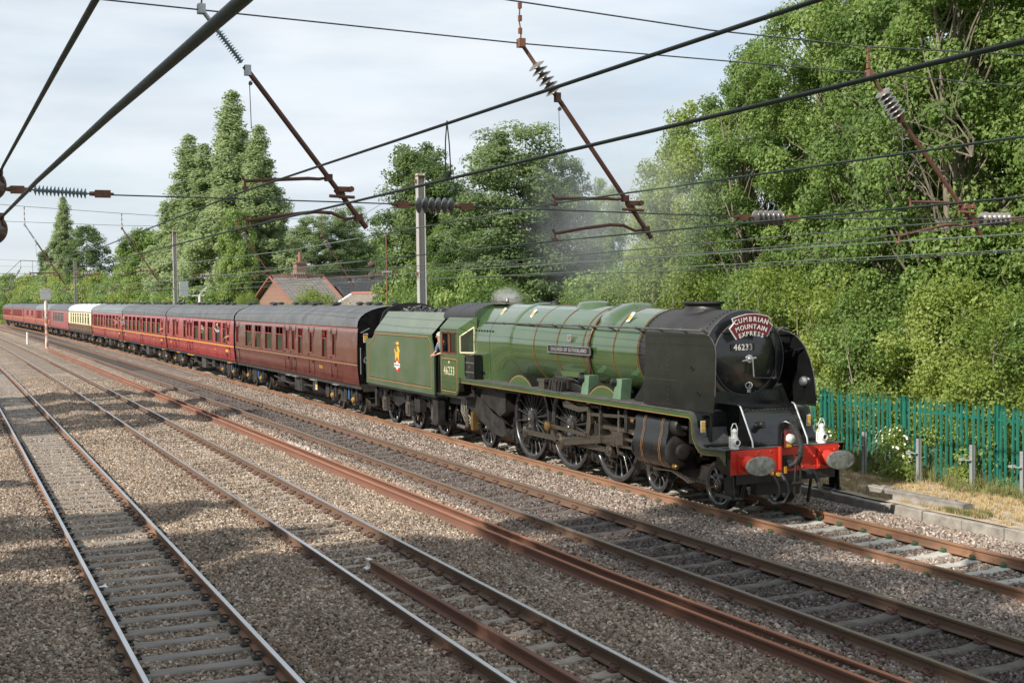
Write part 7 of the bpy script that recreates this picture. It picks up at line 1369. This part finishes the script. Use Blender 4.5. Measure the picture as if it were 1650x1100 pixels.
# wild roses, weeds and grass by the fence
def rose(x, y, H, W, nfl, label):
    r_ = np.random.default_rng(int(abs(x) * 100)); n = int(2600 * W); d = r_.normal(0, 1, (n, 3)); d /= np.linalg.norm(d, axis=1, keepdims=True); P = d * r_.uniform(.3, 1, (n, 1)) ** .5 * np.array([W, W * .5, H * .5]) + np.array([0, 0, H * .48]); P[:, 2] = np.maximum(.01, P[:, 2])
    t = thing('rose_bush', label, 'bush', (x, y, .0), 'wild rose bushes by the fence'); me = leaves_mesh('foliage', P, d + r_.normal(0, .6, (n, 3)) + np.array([0, 0, .5]), .055, np.clip(r_.normal(.55, .2, n), 0, 1), M['leaf_yellow'], r_); o = bpy.data.objects.new('foliage', me); COL.objects.link(o); o.parent = t
    m = MB()
    for q in range(9): a = r_.uniform(0, 6.28); m.tube([(x, y, 0), (x + math.cos(a) * W * .4, y + math.sin(a) * W * .2, H * .6), (x + math.cos(a) * W * .8, y + math.sin(a) * W * .4, H * .8)], [.008, .006, .003], 4)
    m.build('stems', M['bark'], t)
    fl = MB()
    for q in range(nfl):
        a = r_.normal(0, 1, 3); a[1] = -abs(a[1]); a /= np.linalg.norm(a); c = np.array([x, y, H * .5]) + a * np.array([W, W * .55, H * .5]); c[2] = max(.06, c[2]); nn = Vector(a + np.array([0, -.6, .3])).normalized(); s1 = nn.cross(Vector((0, 0, 1))).normalized(); s2 = nn.cross(s1); c = Vector(c)
        for k in range(5): w0 = 2 * math.pi * k / 5; u = s1 * math.cos(w0) + s2 * math.sin(w0); v = nn.cross(u); fl.add([c, c + u * .018 + v * .011 + nn * .004, c + u * .027 + nn * .002, c + u * .018 - v * .011 + nn * .004], [(0, 1, 2, 3)])
    fl.build('blossom', M['white'], t, smooth=0, fix=False, kind='stuff')
rose(-3.2, 4.82, 1.15, .60, 90, 'wild rose bush with many white flowers against the green fence'); rose(-5.7, 4.85, 1.0, .55, 34, 'small rose bush with few flowers beside the far buffer'); rose(-1.1, 4.9, .55, .4, 6, 'low rose shoots between the last two cable posts')
tuft_col = bpy.data.collections.new('tufts')
M['blade'] = pmat('grass_blade', (.12, .17, .04), (.30, .25, .11), 3, .8); M['blade_dry'] = pmat('dry_grass_blade', (.52, .40, .22), (.38, .29, .15), 3, .85)
def tuft(i, mt, n, h, sp):
    r_ = np.random.default_rng(40 + i); m = MB()
    for q in range(n):
        a, b = r_.uniform(0, 6.28), r_.uniform(0, sp); x, y = b * math.cos(a), b * math.sin(a); hh = h * r_.uniform(.5, 1.2); lx, ly = r_.normal(0, .35 * hh, 2); w = .004; a2 = r_.uniform(0, 6.28); wx, wy = w * math.cos(a2), w * math.sin(a2)
        m.add([(x - wx, y - wy, 0), (x + wx, y + wy, 0), (x + wx * .7 + lx * .4, y + wy * .7 + ly * .4, hh * .6), (x - wx * .7 + lx * .4, y - wy * .7 + ly * .4, hh * .6), (x + lx, y + ly, hh)], [(0, 1, 2, 3), (3, 2, 4)])
    o = m.build('tuft', mt, None, smooth=0, fix=False); COL.objects.unlink(o); return o
g_col = bpy.data.collections.new('green_tufts'); d_col = bpy.data.collections.new('dry_tufts')
for i in range(3): g_col.objects.link(tuft(i, M['blade'], 36, .30, .09)); d_col.objects.link(tuft(i + 5, M['blade_dry'], 40, .10, .10))
def gpts(n, x0, x1, y0, y1, dens=None):
    x = rng.uniform(x0, x1, n); y = rng.uniform(y0, y1, n)
    if dens: k = rng.uniform(0, 1, n) < dens(x, y); x, y = x[k], y[k]
    return np.stack([x, y, verge(x, y)], -1)
scatter('dry_grass', gpts(3600, -12, 6, 2.75, 5.2, lambda x, y: np.clip(.5 + .8 * lump(x * 1.5, y * 2 + 3), .1, 1)), .6, 1.3, 'dry straw coloured grass on the verge beside the kerb', d_col, .3)
scatter('green_grass', gpts(5200, -14, 6, 4.3, 6.4, lambda x, y: np.clip((y - 4.2) / .9, 0, 1) * np.clip(.6 + lump(x * 2, y), .1, 1)), .6, 1.5, 'green weeds and grass growing along the foot of the fence', g_col, .3)
P = gpts(260, .45, 1.5, 2.75, 3.1); scatter('green_grass', P, .25, .45, 'small green grass patch at the end of the loose concrete sleeper', g_col, .3)
P = gpts(150, -5.2, -4.2, 2.9, 3.7); scatter('green_grass', P, .25, .5, 'small grass patch on the dry verge near the buffer', g_col, .3)
# lineside grass strip beyond the coaches
x = rng.uniform(-120, -14, 3600); y = 2.9 + rng.uniform(0, 3.2, 3600) + np.vectorize(cy)(x); scatter('green_grass', np.stack([x, y, 0 * x], -1), 1.5, 3.5, 'rough grass between the train and the hedge', g_col, .3)
# a few bare dead branches in the wood
m = MB(); r_ = np.random.default_rng(9)
for (x, y, z) in [(-7.5, 7.9, 5.2), (-6.6, 8.0, 6.2), (-5.0, 7.9, 5.4), (-8.8, 8.2, 7.0), (-4.2, 8.0, 7.2), (-6.0, 7.8, 7.8)]:
    for q in range(4):
        d = Vector((r_.normal(0, 1), -.25 + r_.normal(0, .2), r_.uniform(.2, 1.1))).normalized(); p = Vector((x, y, z)); P = [p.copy()]
        for k in range(5): d = (d + Vector(r_.normal(0, .28, 3))).normalized(); p = p + d * .42; P.append(p.copy())
        m.tube(P, [.028, .022, .017, .013, .009, .004], 5, cap=False)
        for k in (2, 3, 4): e = (d + Vector(r_.normal(0, .7, 3))).normalized(); m.tube([P[k], P[k] + e * .35, P[k] + e * .7 + Vector((0, 0, .1))], [.012, .008, .003], 4, cap=False)
tag(m.build('dead_branches', M['bark'], None, fix=False), 'bare pale dead branches tangled at the front of the tall wood', 'branches', kind='stuff')
# smoke and steam
def puff(name, c, rad, dens, col, label, scale, rot=0, thr=.45):
    m = bpy.data.materials.new(name); m.use_nodes = True; t = m.node_tree; t.nodes.clear(); o = N(t, 'ShaderNodeOutputMaterial'); v = N(t, 'ShaderNodeVolumePrincipled'); v.inputs['Color'].default_value = col + (1,)
    tcn = N(t, 'ShaderNodeTexCoord'); no = N(t, 'ShaderNodeTexNoise'); no.inputs['Scale'].default_value = scale; no.inputs['Detail'].default_value = 3; t.links.new(tcn.outputs['Object'], no.inputs['Vector'])
    ln = N(t, 'ShaderNodeVectorMath', operation='LENGTH'); t.links.new(tcn.outputs['Object'], ln.inputs[0]); f = N(t, 'ShaderNodeMapRange'); f.inputs['From Min'].default_value = .15; f.inputs['From Max'].default_value = .95; f.inputs['To Min'].default_value = 1; f.inputs['To Max'].default_value = 0; t.links.new(ln.outputs['Value'], f.inputs['Value'])
    g = N(t, 'ShaderNodeMapRange'); g.inputs['From Min'].default_value = thr - .15; g.inputs['From Max'].default_value = thr + .25; t.links.new(no.outputs['Fac'], g.inputs['Value'])
    mu = N(t, 'ShaderNodeMath', operation='MULTIPLY'); t.links.new(f.outputs[0], mu.inputs[0]); t.links.new(g.outputs[0], mu.inputs[1]); m2 = N(t, 'ShaderNodeMath', operation='MULTIPLY'); m2.inputs[1].default_value = dens; t.links.new(mu.outputs[0], m2.inputs[0]); t.links.new(m2.outputs[0], v.inputs['Density']); t.links.new(v.outputs[0], o.inputs['Volume'])
    b = bmesh.new(); bmesh.ops.create_icosphere(b, subdivisions=3, radius=1); me = bpy.data.meshes.new(name); b.to_mesh(me); b.free(); me.materials.append(m); ob = bpy.data.objects.new(name, me); COL.objects.link(ob); ob.location = c; ob.scale = rad; ob.rotation_euler = (0, 0, rot); return tag(ob, label, 'smoke', kind='stuff')
puff('steam', (-13.0, -.1, 4.02), (.75, .45, .34), 5, (.97, .97, .97), 'small white puff of steam above the firebox', 3.2, 0, .5)
puff('smoke', (-12.0, 2.6, 6.2), (6.0, 1.5, 3.0), .21, (.74, .78, .82), 'thin grey smoke drifting over the locomotive in front of the trees', 1.6, 0, .42)
SC.cycles.volume_step_rate = 2.0; SC.cycles.volume_max_steps = 64
